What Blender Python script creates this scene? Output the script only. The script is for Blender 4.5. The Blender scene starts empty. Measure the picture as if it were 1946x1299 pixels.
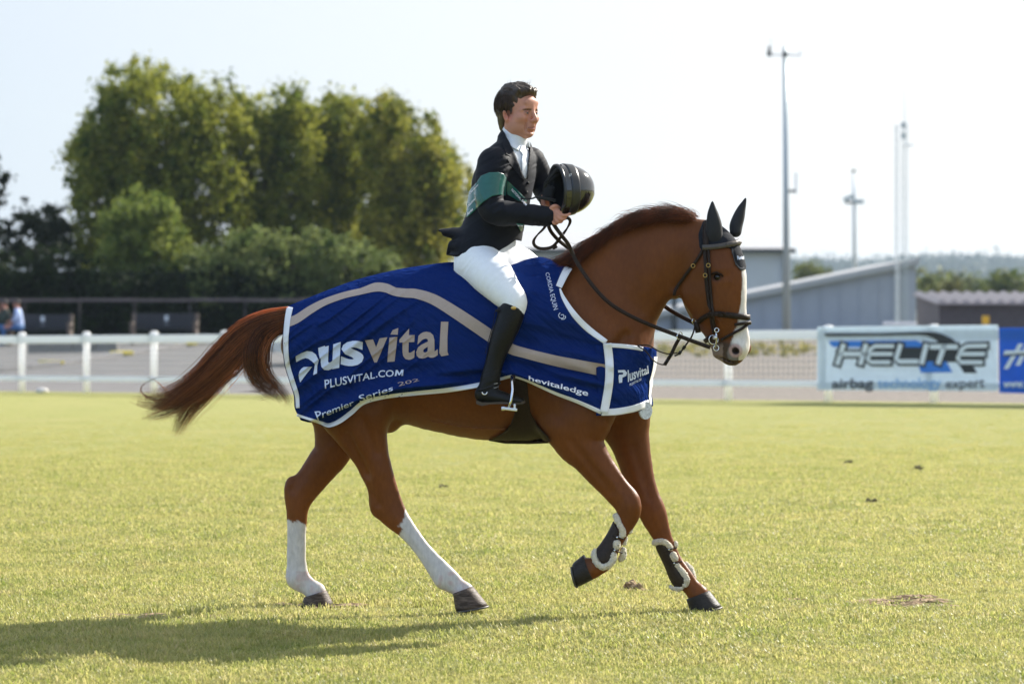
import bpy, bmesh, math, random
import numpy as np
from mathutils import Vector, Matrix, geometry
R = math.radians
random.seed(7); rng = np.random.default_rng(7)
S = bpy.context.scene
C = S.collection

# ------------------------------------------------------------------ camera, sky, sun, exposure
F, CX, HY, CAMZ = 5850.0, 973.0, 600.0, 1.43          # focal length in photo pixels, principal column, horizon row, eye height
cam = bpy.data.cameras.new('camera'); cam_o = bpy.data.objects.new('camera', cam); C.objects.link(cam_o)
cam_o.location = (0, 0, CAMZ); cam_o.rotation_euler = (R(90), 0, 0)
cam.sensor_width = 36; cam.lens = F / 1946 * 36
cam.shift_y = -(649.5 - HY) / 1946
cam.clip_start = 0.5; cam.clip_end = 6000
cam.dof.use_dof = True; cam.dof.focus_distance = 14.62; cam.dof.aperture_fstop = 3.5; cam.dof.aperture_blades = 9
S.camera = cam_o
S.render.engine = 'CYCLES'
SUN_AZ, SUN_EL = R(48), R(33)                           # azimuth measured from +Y (away from the camera) towards +X
SUN_DIR = Vector((math.sin(SUN_AZ) * math.cos(SUN_EL), math.cos(SUN_AZ) * math.cos(SUN_EL), math.sin(SUN_EL)))
W = bpy.data.worlds.new('World'); S.world = W; W.use_nodes = True
wn = W.node_tree.nodes; wl = W.node_tree.links
bg = wn['Background']
sky = wn.new('ShaderNodeTexSky'); sky.sky_type = 'NISHITA'; sky.sun_disc = False
sky.sun_elevation = SUN_EL; sky.sun_rotation = SUN_AZ; sky.air_density = 1.0; sky.dust_density = 1.2; sky.ozone_density = 1.0
# thin high cloud: pale streaks mixed over the blue
tc = wn.new('ShaderNodeTexCoord'); mp = wn.new('ShaderNodeMapping'); mp.inputs['Scale'].default_value = (1.3, 1.3, 5.5)
nz = wn.new('ShaderNodeTexNoise'); nz.inputs['Scale'].default_value = 2.2; nz.inputs['Detail'].default_value = 5; nz.inputs['Roughness'].default_value = .55
rp = wn.new('ShaderNodeMapRange'); rp.inputs['From Min'].default_value = .35; rp.inputs['From Max'].default_value = .7
rp.inputs['To Min'].default_value = .84; rp.inputs['To Max'].default_value = .97
mx = wn.new('ShaderNodeMix'); mx.data_type = 'RGBA'; mx.inputs['B'].default_value = (6.9, 7.5, 8.2, 1)
wl.new(tc.outputs['Generated'], mp.inputs['Vector']); wl.new(mp.outputs['Vector'], nz.inputs['Vector'])
wl.new(nz.outputs['Fac'], rp.inputs['Value']); wl.new(rp.outputs['Result'], mx.inputs['Factor'])
dt = wn.new('ShaderNodeVectorMath'); dt.operation = 'DOT_PRODUCT'; dt.inputs[1].default_value = SUN_DIR
nm = wn.new('ShaderNodeVectorMath'); nm.operation = 'NORMALIZE'; wl.new(tc.outputs['Generated'], nm.inputs[0]); wl.new(nm.outputs['Vector'], dt.inputs[0])
gr = wn.new('ShaderNodeMapRange'); gr.inputs['From Min'].default_value = .45; gr.inputs['From Max'].default_value = .67; wl.new(dt.outputs['Value'], gr.inputs['Value'])
cm = wn.new('ShaderNodeMix'); cm.data_type = 'RGBA'; cm.inputs['A'].default_value = (4.35, 4.95, 5.7, 1); cm.inputs['B'].default_value = (6.3, 6.4, 6.5, 1)   # veil of cloud, whiter towards the sun
gb = wn.new('ShaderNodeMapRange'); gb.inputs['From Min'].default_value = -.35; gb.inputs['From Max'].default_value = .45; wl.new(dt.outputs['Value'], gb.inputs['Value'])
cb = wn.new('ShaderNodeMix'); cb.data_type = 'RGBA'; cb.inputs['A'].default_value = (3.5, 4.9, 7.4, 1); cb.inputs['B'].default_value = (4.35, 4.95, 5.7, 1)             # clearer blue away from it
wl.new(gb.outputs['Result'], cb.inputs['Factor']); wl.new(cb.outputs['Result'], cm.inputs['A']); wl.new(gr.outputs['Result'], cm.inputs['Factor']); wl.new(cm.outputs['Result'], mx.inputs['B'])
wl.new(sky.outputs['Color'], mx.inputs['A']); wl.new(mx.outputs['Result'], bg.inputs['Color'])
bg.inputs['Strength'].default_value = 0.085
sl = bpy.data.lights.new('sun', 'SUN'); sl.energy = 5.0; sl.angle = R(0.5); sl.color = (1, .95, .86)
so = bpy.data.objects.new('sun', sl); C.objects.link(so); so.rotation_euler = SUN_DIR.to_track_quat('Z', 'Y').to_euler()
so.location = (10, 20, 20)
S.view_settings.view_transform = 'Standard'; S.view_settings.look = 'None'
S.view_settings.exposure = 0.95; S.view_settings.gamma = 1; S.view_settings.use_curve_mapping = False
S.cycles.max_bounces = 6; S.cycles.diffuse_bounces = 3; S.cycles.transparent_max_bounces = 8; S.cycles.volume_bounces = 0

# ------------------------------------------------------------------ helpers
def U(px, py, Y):                                       # a measured photo pixel at a known depth -> metres
    return ((px - CX) / F * Y, Y, CAMZ - (py - HY) / F * Y)
def srgb(r, g, b):
    f = lambda c: (c / 255 / 12.92) if c / 255 <= .04045 else ((c / 255 + .055) / 1.055) ** 2.4
    return (f(r), f(g), f(b), 1)

def mat(name, col, rough=.6, var=0, vscale=8, col2=None, bump=0, bscale=60, metal=0, attr=False, spec=.5, sheen=0,
        transl=0, clear=0, coat_rough=.05, detail=4, stretch=None, bdist=.01, sheen_tint=None):
    m = bpy.data.materials.new(name); m.use_nodes = True
    n, l = m.node_tree.nodes, m.node_tree.links
    b = n['Principled BSDF']; out = n['Material Output']
    col = tuple(col[:3]) + (1,)
    b.inputs['Roughness'].default_value = rough; b.inputs['Metallic'].default_value = metal
    b.inputs['Specular IOR Level'].default_value = spec
    b.inputs['Sheen Weight'].default_value = sheen; b.inputs['Sheen Roughness'].default_value = .4
    if sheen_tint: b.inputs['Sheen Tint'].default_value = tuple(sheen_tint[:3]) + (1,)
    b.inputs['Coat Weight'].default_value = clear; b.inputs['Coat Roughness'].default_value = coat_rough
    src = None
    t = n.new('ShaderNodeTexCoord'); vec = t.outputs['Object']
    if stretch:
        mpn = n.new('ShaderNodeMapping'); mpn.inputs['Scale'].default_value = stretch; l.new(vec, mpn.inputs['Vector']); vec = mpn.outputs['Vector']
    if attr:
        a = n.new('ShaderNodeVertexColor'); a.layer_name = 'Col'; src = a.outputs['Color']
    if var or col2:
        z = n.new('ShaderNodeTexNoise'); z.inputs['Scale'].default_value = vscale; z.inputs['Detail'].default_value = detail
        l.new(vec, z.inputs['Vector'])
        mr = n.new('ShaderNodeMapRange'); mr.inputs['From Min'].default_value = .3; mr.inputs['From Max'].default_value = .7
        l.new(z.outputs['Fac'], mr.inputs['Value'])
        if col2:
            x = n.new('ShaderNodeMix'); x.data_type = 'RGBA'; x.inputs['A'].default_value = col; x.inputs['B'].default_value = tuple(col2[:3]) + (1,)
            l.new(mr.outputs['Result'], x.inputs['Factor']); src = x.outputs['Result']
        if var:
            mr2 = n.new('ShaderNodeMapRange'); mr2.inputs['From Min'].default_value = .3; mr2.inputs['From Max'].default_value = .7
            mr2.inputs['To Min'].default_value = 1 - var; mr2.inputs['To Max'].default_value = 1 + var
            z2 = n.new('ShaderNodeTexNoise'); z2.inputs['Scale'].default_value = vscale * 2.7; z2.inputs['Detail'].default_value = detail
            l.new(vec, z2.inputs['Vector']); l.new(z2.outputs['Fac'], mr2.inputs['Value'])
            x2 = n.new('ShaderNodeMix'); x2.data_type = 'RGBA'; x2.blend_type = 'MULTIPLY'; x2.inputs['Factor'].default_value = 1
            if src: l.new(src, x2.inputs['A'])
            else: x2.inputs['A'].default_value = col
            l.new(mr2.outputs['Result'], x2.inputs['B']); src = x2.outputs['Result']
    if src: l.new(src, b.inputs['Base Color'])
    else: b.inputs['Base Color'].default_value = col
    if bump:
        z3 = n.new('ShaderNodeTexNoise'); z3.inputs['Scale'].default_value = bscale; z3.inputs['Detail'].default_value = 5
        l.new(vec, z3.inputs['Vector'])
        bn = n.new('ShaderNodeBump'); bn.inputs['Strength'].default_value = bump; bn.inputs['Distance'].default_value = bdist
        l.new(z3.outputs['Fac'], bn.inputs['Height']); l.new(bn.outputs['Normal'], b.inputs['Normal'])
    if transl:
        tb = n.new('ShaderNodeBsdfTranslucent'); ms = n.new('ShaderNodeMixShader'); ms.inputs['Fac'].default_value = transl
        if src: l.new(src, tb.inputs['Color'])
        else: tb.inputs['Color'].default_value = col
        l.new(b.outputs['BSDF'], ms.inputs[1]); l.new(tb.outputs['BSDF'], ms.inputs[2]); l.new(ms.outputs['Shader'], out.inputs['Surface'])
    return m

def mesh_obj(name, verts, faces, material=None, parent=None, smooth=False, col=None, kind=None):
    me = bpy.data.meshes.new(name)
    verts = np.asarray(verts, dtype=np.float32).reshape(-1, 3)
    if isinstance(faces, np.ndarray):
        nf, k = faces.shape
        me.vertices.add(len(verts)); me.vertices.foreach_set('co', verts.ravel())
        me.loops.add(nf * k); me.loops.foreach_set('vertex_index', faces.astype(np.int32).ravel())
        me.polygons.add(nf); me.polygons.foreach_set('loop_start', np.arange(0, nf * k, k, dtype=np.int32))
        me.update(calc_edges=True); me.validate()
    else:
        me.from_pydata([tuple(map(float, v)) for v in verts], [], [tuple(map(int, f)) for f in faces]); me.update()
    if smooth: me.polygons.foreach_set('use_smooth', [True] * len(me.polygons))
    if col is not None:
        a = me.color_attributes.new('Col', 'FLOAT_COLOR', 'POINT')
        c4 = np.ones((len(verts), 4), dtype=np.float32); c4[:, :3] = col; a.data.foreach_set('color', c4.ravel())
    if material: me.materials.append(material)
    return link(name, me, parent, kind)
def link(name, me, parent=None, kind=None):
    o = bpy.data.objects.new(name, me); C.objects.link(o)
    if parent is not None:
        o.parent = parent; o.matrix_parent_inverse = Matrix.Identity(4)
        pm = parent_world(parent); o.matrix_basis = pm.inverted()
    if kind: o['kind'] = kind
    return o
def parent_world(o):
    m = o.matrix_basis.copy(); p = o.parent
    while p is not None:
        m = p.matrix_basis @ m; p = p.parent
    return m
def tag(o, label, cat, group=None):
    o['label'] = label; o['category'] = cat
    if group: o['group'] = group
    return o
def thing(name, label, cat, loc=(0, 0, 0), rz=0, group=None):
    o = bpy.data.objects.new(name, None); C.objects.link(o); o.location = loc; o.rotation_euler = (0, 0, rz)
    o.empty_display_size = .1
    return tag(o, label, cat, group)
def dup(root, loc, rz=None, label=None, group=None):
    r = root.copy(); C.objects.link(r); r.location = loc
    if rz is not None: r.rotation_euler = (0, 0, rz)
    if label: r['label'] = label
    if group: r['group'] = group
    for ch in list(root.children):
        c = ch.copy(); C.objects.link(c); c.parent = r
        for g in list(ch.children):
            d = g.copy(); C.objects.link(d); d.parent = c
    return r

class MB:                                               # collects simple solids into one mesh
    def __init__(s): s.v, s.f = [], []
    def add(s, v, f):
        n = len(s.v); s.v += [tuple(map(float, q)) for q in v]; s.f += [tuple(i + n for i in q) for q in f]
        return s
    def box(s, c, d, rot=None, bev=0):
        x, y, z = d[0] / 2, d[1] / 2, d[2] / 2
        if bev:
            bm = bmesh.new(); bmesh.ops.create_cube(bm, size=1); bmesh.ops.scale(bm, vec=d, verts=bm.verts)
            bmesh.ops.bevel(bm, geom=bm.edges[:], offset=bev, segments=2, affect='EDGES', profile=.5)
            vs = [v.co.copy() for v in bm.verts]; bm.verts.index_update(); fs = [[v.index for v in f.verts] for f in bm.faces]; bm.free()
        else:
            vs = [Vector(q) for q in ((-x, -y, -z), (x, -y, -z), (x, y, -z), (-x, y, -z), (-x, -y, z), (x, -y, z), (x, y, z), (-x, y, z))]
            fs = [(0, 3, 2, 1), (4, 5, 6, 7), (0, 1, 5, 4), (1, 2, 6, 5), (2, 3, 7, 6), (3, 0, 4, 7)]
        if rot is not None: vs = [rot @ v for v in vs]
        return s.add([v + Vector(c) for v in vs], fs)
    def tube(s, pts, r, n=8, cap=True, up=None, flat=1.0, closed=False):
        pts = [Vector(p) for p in pts]; rr = r if hasattr(r, '__len__') else [r] * len(pts)
        vs, fs = [], []; prev = None; m = len(pts)
        for i, p in enumerate(pts):
            if closed: t = pts[(i + 1) % m] - pts[i - 1]
            else: t = pts[min(i + 1, m - 1)] - pts[max(i - 1, 0)]
            t.normalize()
            a = Vector(up) if up is not None else (prev if prev is not None else (Vector((0, 0, 1)) if abs(t.z) < .9 else Vector((1, 0, 0))))
            b = t.cross(a); b.normalize(); a = b.cross(t); a.normalize(); prev = a
            for k in range(n):
                th = 2 * math.pi * k / n
                vs.append(p + a * (math.cos(th) * rr[i] * flat) + b * (math.sin(th) * rr[i]))
        for i in range(m if closed else m - 1):
            j = (i + 1) % m
            for k in range(n):
                fs.append((i * n + k, i * n + (k + 1) % n, j * n + (k + 1) % n, j * n + k))
        if cap and not closed: fs += [tuple(range(n))[::-1], tuple((m - 1) * n + k for k in range(n))]
        return s.add(vs, fs)
    def torus(s, c, ax, R0, r, n=20, k=8, arc=2 * math.pi, a0=0, u=None):
        ax = Vector(ax).normalized(); u = Vector(u) if u is not None else ax.orthogonal().normalized(); w = ax.cross(u)
        full = arc > 6.28
        pts = [Vector(c) + u * (math.cos(a0 + arc * i / n) * R0) + w * (math.sin(a0 + arc * i / n) * R0) for i in range(n if full else n + 1)]
        return s.tube(pts, r, k, closed=full)
    def sphere(s, c, r, n=10, m=7):
        rx, ry, rz = r if hasattr(r, '__len__') else (r, r, r)
        vs = [(c[0], c[1], c[2] + rz)]; fs = []
        for i in range(1, m):
            for k in range(n):
                a, b = math.pi * i / m, 2 * math.pi * k / n
                vs.append((c[0] + rx * math.sin(a) * math.cos(b), c[1] + ry * math.sin(a) * math.sin(b), c[2] + rz * math.cos(a)))
        vs.append((c[0], c[1], c[2] - rz))
        for k in range(n): fs.append((0, 1 + k, 1 + (k + 1) % n))
        for i in range(m - 2):
            for k in range(n):
                a = 1 + i * n
                fs.append((a + k, a + n + k, a + n + (k + 1) % n, a + (k + 1) % n))
        a = 1 + (m - 2) * n
        for k in range(n): fs.append((a + k, len(vs) - 1, a + (k + 1) % n))
        return s.add(vs, fs)
    def build(s, name, material, parent=None, smooth=False, kind=None):
        return mesh_obj(name, s.v, s.f, material, parent, smooth, kind=kind)

def catmull(P, n=6):
    P = np.asarray(P, float)
    Q = np.vstack([2 * P[0] - P[1], P, 2 * P[-1] - P[-2]]); out = []
    for i in range(1, len(Q) - 2):
        for k in range(n):
            t = k / n; a, b, c, d = Q[i - 1], Q[i], Q[i + 1], Q[i + 2]
            out.append(.5 * (2 * b + (c - a) * t + (2 * a - 5 * b + 4 * c - d) * t * t + (3 * b - a - 3 * c + d) * t ** 3))
    out.append(P[-1]); return np.array(out)
def rotz(a): return np.array(Matrix.Rotation(a, 3, 'Z'))
def euler(x, y, z): return np.array((Matrix.Rotation(z, 3, 'Z') @ Matrix.Rotation(y, 3, 'Y') @ Matrix.Rotation(x, 3, 'X')))

# signed-distance modelling: blended tapered limbs -> one continuous skin
class Field:
    def __init__(s, lo, hi, h):
        s.lo = np.array(lo, np.float32); s.h = h
        s.n = np.ceil((np.array(hi) - np.array(lo)) / h).astype(int) + 1
        s.a = np.full(tuple(s.n), .3, np.float32)
    def box(s, lo, hi):
        i0 = np.maximum(np.floor((np.array(lo) - s.lo) / s.h).astype(int), 0); i1 = np.minimum(np.ceil((np.array(hi) - s.lo) / s.h).astype(int) + 1, s.n)
        return i0, i1
    def axes(s, i0, i1):
        g = [s.lo[k] + s.h * np.arange(i0[k], i1[k], dtype=np.float32) for k in range(3)]
        return g[0][:, None, None], g[1][None, :, None], g[2][None, None, :]
    def chain_d(s, nodes, Rm, k, dens):
        P = np.asarray(nodes, float)
        if len(P) == 1: P = np.vstack([P, P + [0, 0, 1e-4, 0, 0]])
        elif dens > 1 and len(P) > 2: P = catmull(P, dens)
        m = max(k, 2 * s.h) + 2 * s.h
        rr = np.maximum(P[:, 3], P[:, 4])[:, None] + m
        i0, i1 = s.box((P[:, :3] - rr).min(0), (P[:, :3] + rr).max(0))
        if (i1 <= i0).any(): return None
        D = np.full(tuple(i1 - i0), .3, np.float32)
        for A, B in zip(P[:-1], P[1:]):
            rm = max(A[3], A[4], B[3], B[4]) + m
            j0, j1 = s.box(np.minimum(A[:3], B[:3]) - rm, np.maximum(A[:3], B[:3]) + rm)
            j0 = np.maximum(j0, i0); j1 = np.minimum(j1, i1)
            if (j1 <= j0).any(): continue
            X, Y, Z = s.axes(j0, j1); ab = B[:3] - A[:3]; L = max(float(ab @ ab), 1e-12)
            t = np.clip(((X - A[0]) * ab[0] + (Y - A[1]) * ab[1] + (Z - A[2]) * ab[2]) / L, 0, 1).astype(np.float32)
            vx = X - A[0] - t * ab[0]; vy = Y - A[1] - t * ab[1]; vz = Z - A[2] - t * ab[2]
            r1 = A[3] + t * (B[3] - A[3]); r2 = A[4] + t * (B[4] - A[4])
            if Rm is None: ly = vy
            else: ly = Rm[0, 1] * vx + Rm[1, 1] * vy + Rm[2, 1] * vz
            q = vx * vx + vy * vy + vz * vz; l2 = ly * ly
            u = np.sqrt((q - l2).clip(0) / (r1 * r1) + l2 / (r2 * r2)) + 1e-6
            d = np.sqrt(q) * (1 - 1 / u)
            d = np.where(u < .05, -np.minimum(r1, r2), d)
            sl = tuple(slice(j0[k2] - i0[k2], j1[k2] - i0[k2]) for k2 in range(3))
            D[sl] = np.minimum(D[sl], d)
        return i0, i1, D
    def _sl(s, i0, i1): return tuple(slice(i0[k], i1[k]) for k in range(3))
    def _smin(s, a, b, k):
        if k <= 0: return np.minimum(a, b)
        h = np.maximum(k - np.abs(a - b), 0) / k
        return np.minimum(a, b) - h * h * k * .25
    def add(s, nodes, k=.03, Rm=None, dens=4):
        r = s.chain_d(nodes, Rm, k, dens)
        if r is None: return s
        i0, i1, D = r; sl = s._sl(i0, i1); s.a[sl] = s._smin(s.a[sl], D, k); return s
    def sub(s, nodes, k=.01, Rm=None, dens=4):
        r = s.chain_d(nodes, Rm, k, dens)
        if r is None: return s
        i0, i1, D = r; sl = s._sl(i0, i1); s.a[sl] = -s._smin(-s.a[sl], D, k); return s
    def ell_d(s, c, rad, Rm=None, m=.04):
        c = np.array(c, float); rm = max(rad) + m
        i0, i1 = s.box(c - rm, c + rm)
        if (i1 <= i0).any(): return None
        X, Y, Z = s.axes(i0, i1); X = X - c[0]; Y = Y - c[1]; Z = Z - c[2]
        if Rm is None: a, b, e = X, Y, Z
        else: a, b, e = [Rm[0, j] * X + Rm[1, j] * Y + Rm[2, j] * Z for j in range(3)]
        u = np.sqrt((a / rad[0]) ** 2 + (b / rad[1]) ** 2 + (e / rad[2]) ** 2) + 1e-6
        w = np.sqrt((a / rad[0] ** 2) ** 2 + (b / rad[1] ** 2) ** 2 + (e / rad[2] ** 2) ** 2) + 1e-6
        return i0, i1, (u * (u - 1) / w).astype(np.float32)
    def ell(s, c, rad, k=.02, Rm=None):
        r = s.ell_d(c, rad, Rm, max(k, .01) + 2 * s.h)
        if r: i0, i1, D = r; sl = s._sl(i0, i1); s.a[sl] = s._smin(s.a[sl], D, k)
        return s
    def cut(s, c, rad, k=.01, Rm=None):
        r = s.ell_d(c, rad, Rm, max(k, .01) + 2 * s.h)
        if r: i0, i1, D = r; sl = s._sl(i0, i1); s.a[sl] = -s._smin(-s.a[sl], D, k)
        return s
    def grid(s): return s.axes((0, 0, 0), s.n)
    def sample(s, P):
        q = (np.asarray(P, np.float32) - s.lo) / s.h
        q = np.clip(q, 0, s.n - 1.001); i = np.floor(q).astype(int); f = q - i; a = s.a
        i = np.minimum(i, s.n - 2); r = 0
        for dx in (0, 1):
            for dy in (0, 1):
                for dz in (0, 1):
                    w = (f[..., 0] if dx else 1 - f[..., 0]) * (f[..., 1] if dy else 1 - f[..., 1]) * (f[..., 2] if dz else 1 - f[..., 2])
                    r = r + w * a[i[..., 0] + dx, i[..., 1] + dy, i[..., 2] + dz]
        return r
    def grad(s, P):
        P = np.asarray(P, np.float32); e = s.h * 1.5
        g = np.stack([s.sample(P + np.eye(3, dtype=np.float32)[k] * e) - s.sample(P - np.eye(3, dtype=np.float32)[k] * e) for k in range(3)], -1)
        return g / (np.linalg.norm(g, axis=-1, keepdims=True) + 1e-9)
    def surf(s, px, py, off=0., y0=None, y1=None, n=160, far=False):   # depth where the line through a pixel meets the skin
        px = np.asarray(px, float); py = np.asarray(py, float)
        y0 = s.lo[1] if y0 is None else y0; y1 = s.lo[1] + s.h * (s.n[1] - 1) if y1 is None else y1
        Ys = np.linspace(y0, y1, n) if not far else np.linspace(y1, y0, n)
        P = np.stack([(px[..., None] - CX) / F * Ys, np.broadcast_to(Ys, px.shape + (n,)), CAMZ - (py[..., None] - HY) / F * Ys], -1)
        d = s.sample(P) - off; ins = d < 0
        hit = ins.any(-1); i = np.argmax(ins, -1); i = np.where(i == 0, 1, i)
        g = np.take_along_axis
        d0 = g(d, (i - 1)[..., None], -1)[..., 0]; d1 = g(d, i[..., None], -1)[..., 0]
        t = d0 / (d0 - d1 + 1e-9); Y = Ys[i - 1] + np.clip(t, 0, 1) * (Ys[i] - Ys[i - 1])
        closest = Ys[np.argmin(d, -1)]
        return np.where(hit, Y, closest), hit
    def nets(s, iso=0.):
        a = s.a - iso; ins = a < 0
        cnt = np.zeros(tuple(s.n - 1), np.int8)
        for dx in (0, 1):
            for dy in (0, 1):
                for dz in (0, 1):
                    cnt += ins[dx:s.n[0] - 1 + dx, dy:s.n[1] - 1 + dy, dz:s.n[2] - 1 + dz]
        cells = np.argwhere((cnt > 0) & (cnt < 8))
        idx = np.full(tuple(s.n - 1), -1, np.int32); idx[tuple(cells.T)] = np.arange(len(cells))
        acc = np.zeros((len(cells), 3)); num = np.zeros(len(cells))
        cor = [(x, y, z) for x in (0, 1) for y in (0, 1) for z in (0, 1)]
        val = {c: a[cells[:, 0] + c[0], cells[:, 1] + c[1], cells[:, 2] + c[2]] for c in cor}
        for c in cor:
            for k in range(3):
                if c[k] == 0:
                    e = list(c); e[k] = 1; e = tuple(e); va, vb = val[c], val[e]; x = (va < 0) != (vb < 0)
                    t = np.where(x, va / (va - vb + 1e-12), 0); p = np.tile(np.array(c, float), (len(cells), 1)); p[:, k] = t
                    acc += p * x[:, None]; num += x
        V = s.lo + s.h * (cells + acc / num[:, None])
        Fc = []
        for k in range(3):
            sa = [slice(None)] * 3; sb = [slice(None)] * 3; sa[k] = slice(0, -1); sb[k] = slice(1, None)
            A, B = ins[tuple(sa)], ins[tuple(sb)]; E = np.argwhere(A != B)
            u, v = (k + 1) % 3, (k + 2) % 3
            ok = (E[:, u] > 0) & (E[:, v] > 0) & (E[:, u] < s.n[u] - 1) & (E[:, v] < s.n[v] - 1); E = E[ok]
            fl = A[tuple(E.T)]; q = []
            for du, dv in ((-1, -1), (0, -1), (0, 0), (-1, 0)):
                c = E.copy(); c[:, u] += du; c[:, v] += dv; q.append(idx[tuple(c.T)])
            q = np.stack(q, 1); q[~fl] = q[~fl][:, ::-1]; Fc.append(q)
        Fc = np.vstack(Fc); return V.astype(np.float32), Fc[(Fc >= 0).all(1)]
    def obj(s, name, material, parent=None, iso=0., colfn=None, smooth_it=1, disp=None):
        V, Fq = s.nets(iso)
        for _ in range(smooth_it): V = relax(V, Fq)
        if disp is not None: V = disp(V)
        col = colfn(V) if colfn else None
        return mesh_obj(name, V, Fq, material, parent, True, col)
def relax(V, Fq, w=.5):
    acc = np.zeros_like(V); cnt = np.zeros(len(V), np.float32)
    for a, b in ((0, 1), (1, 2), (2, 3), (3, 0)):
        np.add.at(acc, Fq[:, a], V[Fq[:, b]]); np.add.at(cnt, Fq[:, a], 1)
        np.add.at(acc, Fq[:, b], V[Fq[:, a]]); np.add.at(cnt, Fq[:, b], 1)
    return V * (1 - w) + w * acc / np.maximum(cnt, 1)[:, None]
def proj(V):
    return CX + V[:, 0] / V[:, 1] * F, HY - (V[:, 2] - CAMZ) / V[:, 1] * F
def poly_sd(px, py, poly):                              # signed distance to a polygon, negative inside
    d = np.full(np.shape(px), 1e9); s = np.ones(np.shape(px)); n = len(poly)
    for i in range(n):
        ax, ay = poly[i]; bx, by = poly[i - 1]; ex, ey = bx - ax, by - ay
        wx, wy = px - ax, py - ay; t = np.clip((wx * ex + wy * ey) / (ex * ex + ey * ey + 1e-12), 0, 1)
        d = np.minimum(d, (wx - ex * t) ** 2 + (wy - ey * t) ** 2)
        c1, c2, c3 = py >= ay, py < by, ex * wy > ey * wx
        s = np.where((c1 & c2 & c3) | (~c1 & ~c2 & ~c3), -s, s)
    return s * np.sqrt(d)

def fill_poly(polys, maxe=5.):                          # polygon (list of loops) -> fine triangles
    vs = [Vector((x, y, 0)) for lp in polys for x, y in lp]
    tris = geometry.tessellate_polygon([[Vector((x, y, 0)) for x, y in lp] for lp in polys])
    bm = bmesh.new(); bv = [bm.verts.new(v) for v in vs]
    for t in tris:
        try: bm.faces.new([bv[i] for i in t])
        except ValueError: pass
    for _ in range(6):
        ed = [e for e in bm.edges if e.calc_length() > maxe]
        if not ed: break
        bmesh.ops.subdivide_edges(bm, edges=ed, cuts=1)
        bmesh.ops.triangulate(bm, faces=[f for f in bm.faces if len(f.verts) > 3])
    bm.verts.index_update()
    V = np.array([v.co[:2] for v in bm.verts]); T = [[v.index for v in f.verts] for f in bm.faces]; bm.free()
    return V, T
def drape(name, V2, T, depth, material, parent, off=.002, thick=0.):
    px, py = V2[:, 0], V2[:, 1]; Y = depth(px, py) - off
    V = np.stack(U(px, py, Y), 1); n = len(V); T = orient(V2, T)
    if not thick: return mesh_obj(name, V, T, material, parent, True)
    V2b = np.stack(U(px, py, Y + thick), 1); cnt = {}
    for t in T:
        for i in range(3): cnt[(t[i], t[(i + 1) % 3])] = 1
    fs = [tuple(t) for t in T] + [tuple(i + n for i in t[::-1]) for t in T]
    for (a, b) in cnt:
        if (b, a) not in cnt: fs.append((b, a, a + n, b + n))
    return mesh_obj(name, np.vstack([V, V2b]), fs, material, parent, True)
def orient(V2, T):
    out = []
    for t in T:
        a, b, c = [V2[i] for i in t]
        out.append(t if (b[0] - a[0]) * (c[1] - a[1]) - (b[1] - a[1]) * (c[0] - a[0]) < 0 else t[::-1])
    return out
def strip_poly(path, w, n=8):                           # a ribbon outline of width w (number or per point) along a path
    P = catmull(path, n) if len(path) > 2 else np.array(path, float)
    ww = np.full(len(P), w, float) if not hasattr(w, '__len__') else np.interp(np.linspace(0, 1, len(P)), np.linspace(0, 1, len(w)), w)
    t = np.gradient(P, axis=0); t /= np.linalg.norm(t, axis=1, keepdims=True) + 1e-9; nn = np.stack([-t[:, 1], t[:, 0]], 1)
    m = 4; rows = [P + nn * (ww * (j / m - .5))[:, None] for j in range(m + 1)]
    V = np.vstack(rows); L = len(P); T = []
    for j in range(m):
        for i in range(L - 1):
            a, b, c, d = j * L + i, j * L + i + 1, (j + 1) * L + i + 1, (j + 1) * L + i
            T += [[a, b, c], [a, c, d]]
    return V, T
_txt = {}
def glyphs(text, bold=0., shear=0., spacing=1.):        # built-in font -> flat mesh, height about 1
    key = (text, bold, shear, spacing)
    if key not in _txt:
        cu = bpy.data.curves.new('lettering', 'FONT'); cu.body = text; cu.offset = bold; cu.shear = shear; cu.space_character = spacing; cu.resolution_u = 3
        o = bpy.data.objects.new('lettering', cu); C.objects.link(o)
        me = o.to_mesh(); bm = bmesh.new(); bm.from_mesh(me); o.to_mesh_clear()
        bmesh.ops.triangulate(bm, faces=bm.faces[:]); bm.verts.index_update()
        V = np.array([v.co[:2] for v in bm.verts]); T = [[v.index for v in f.verts] for f in bm.faces]
        bm.free(); bpy.data.objects.remove(o); bpy.data.curves.remove(cu); _txt[key] = (V, T)
    return _txt[key]
def refine(V, T, maxe):
    bm = bmesh.new(); bv = [bm.verts.new((x, y, 0)) for x, y in V]
    for t in T:
        try: bm.faces.new([bv[i] for i in t])
        except ValueError: pass
    for _ in range(5):
        ed = [e for e in bm.edges if e.calc_length() > maxe]
        if not ed: break
        bmesh.ops.subdivide_edges(bm, edges=ed, cuts=1); bmesh.ops.triangulate(bm, faces=[f for f in bm.faces if len(f.verts) > 3])
    bm.verts.index_update(); V = np.array([v.co[:2] for v in bm.verts]); T = [[v.index for v in f.verts] for f in bm.faces]; bm.free()
    return V, T
def quad_map(V, quad, box=None):                        # stretch a glyph's box onto a quad: tl, tr, br, bl (photo pixels)
    lo, hi = (V.min(0), V.max(0)) if box is None else box
    u = (V[:, 0] - lo[0]) / (hi[0] - lo[0]); v = (V[:, 1] - lo[1]) / (hi[1] - lo[1]); tl, tr, br, bl = [np.array(q, float) for q in quad]
    top = tl + u[:, None] * (tr - tl); bot = bl + u[:, None] * (br - bl)
    return bot + v[:, None] * (top - bot)
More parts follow.
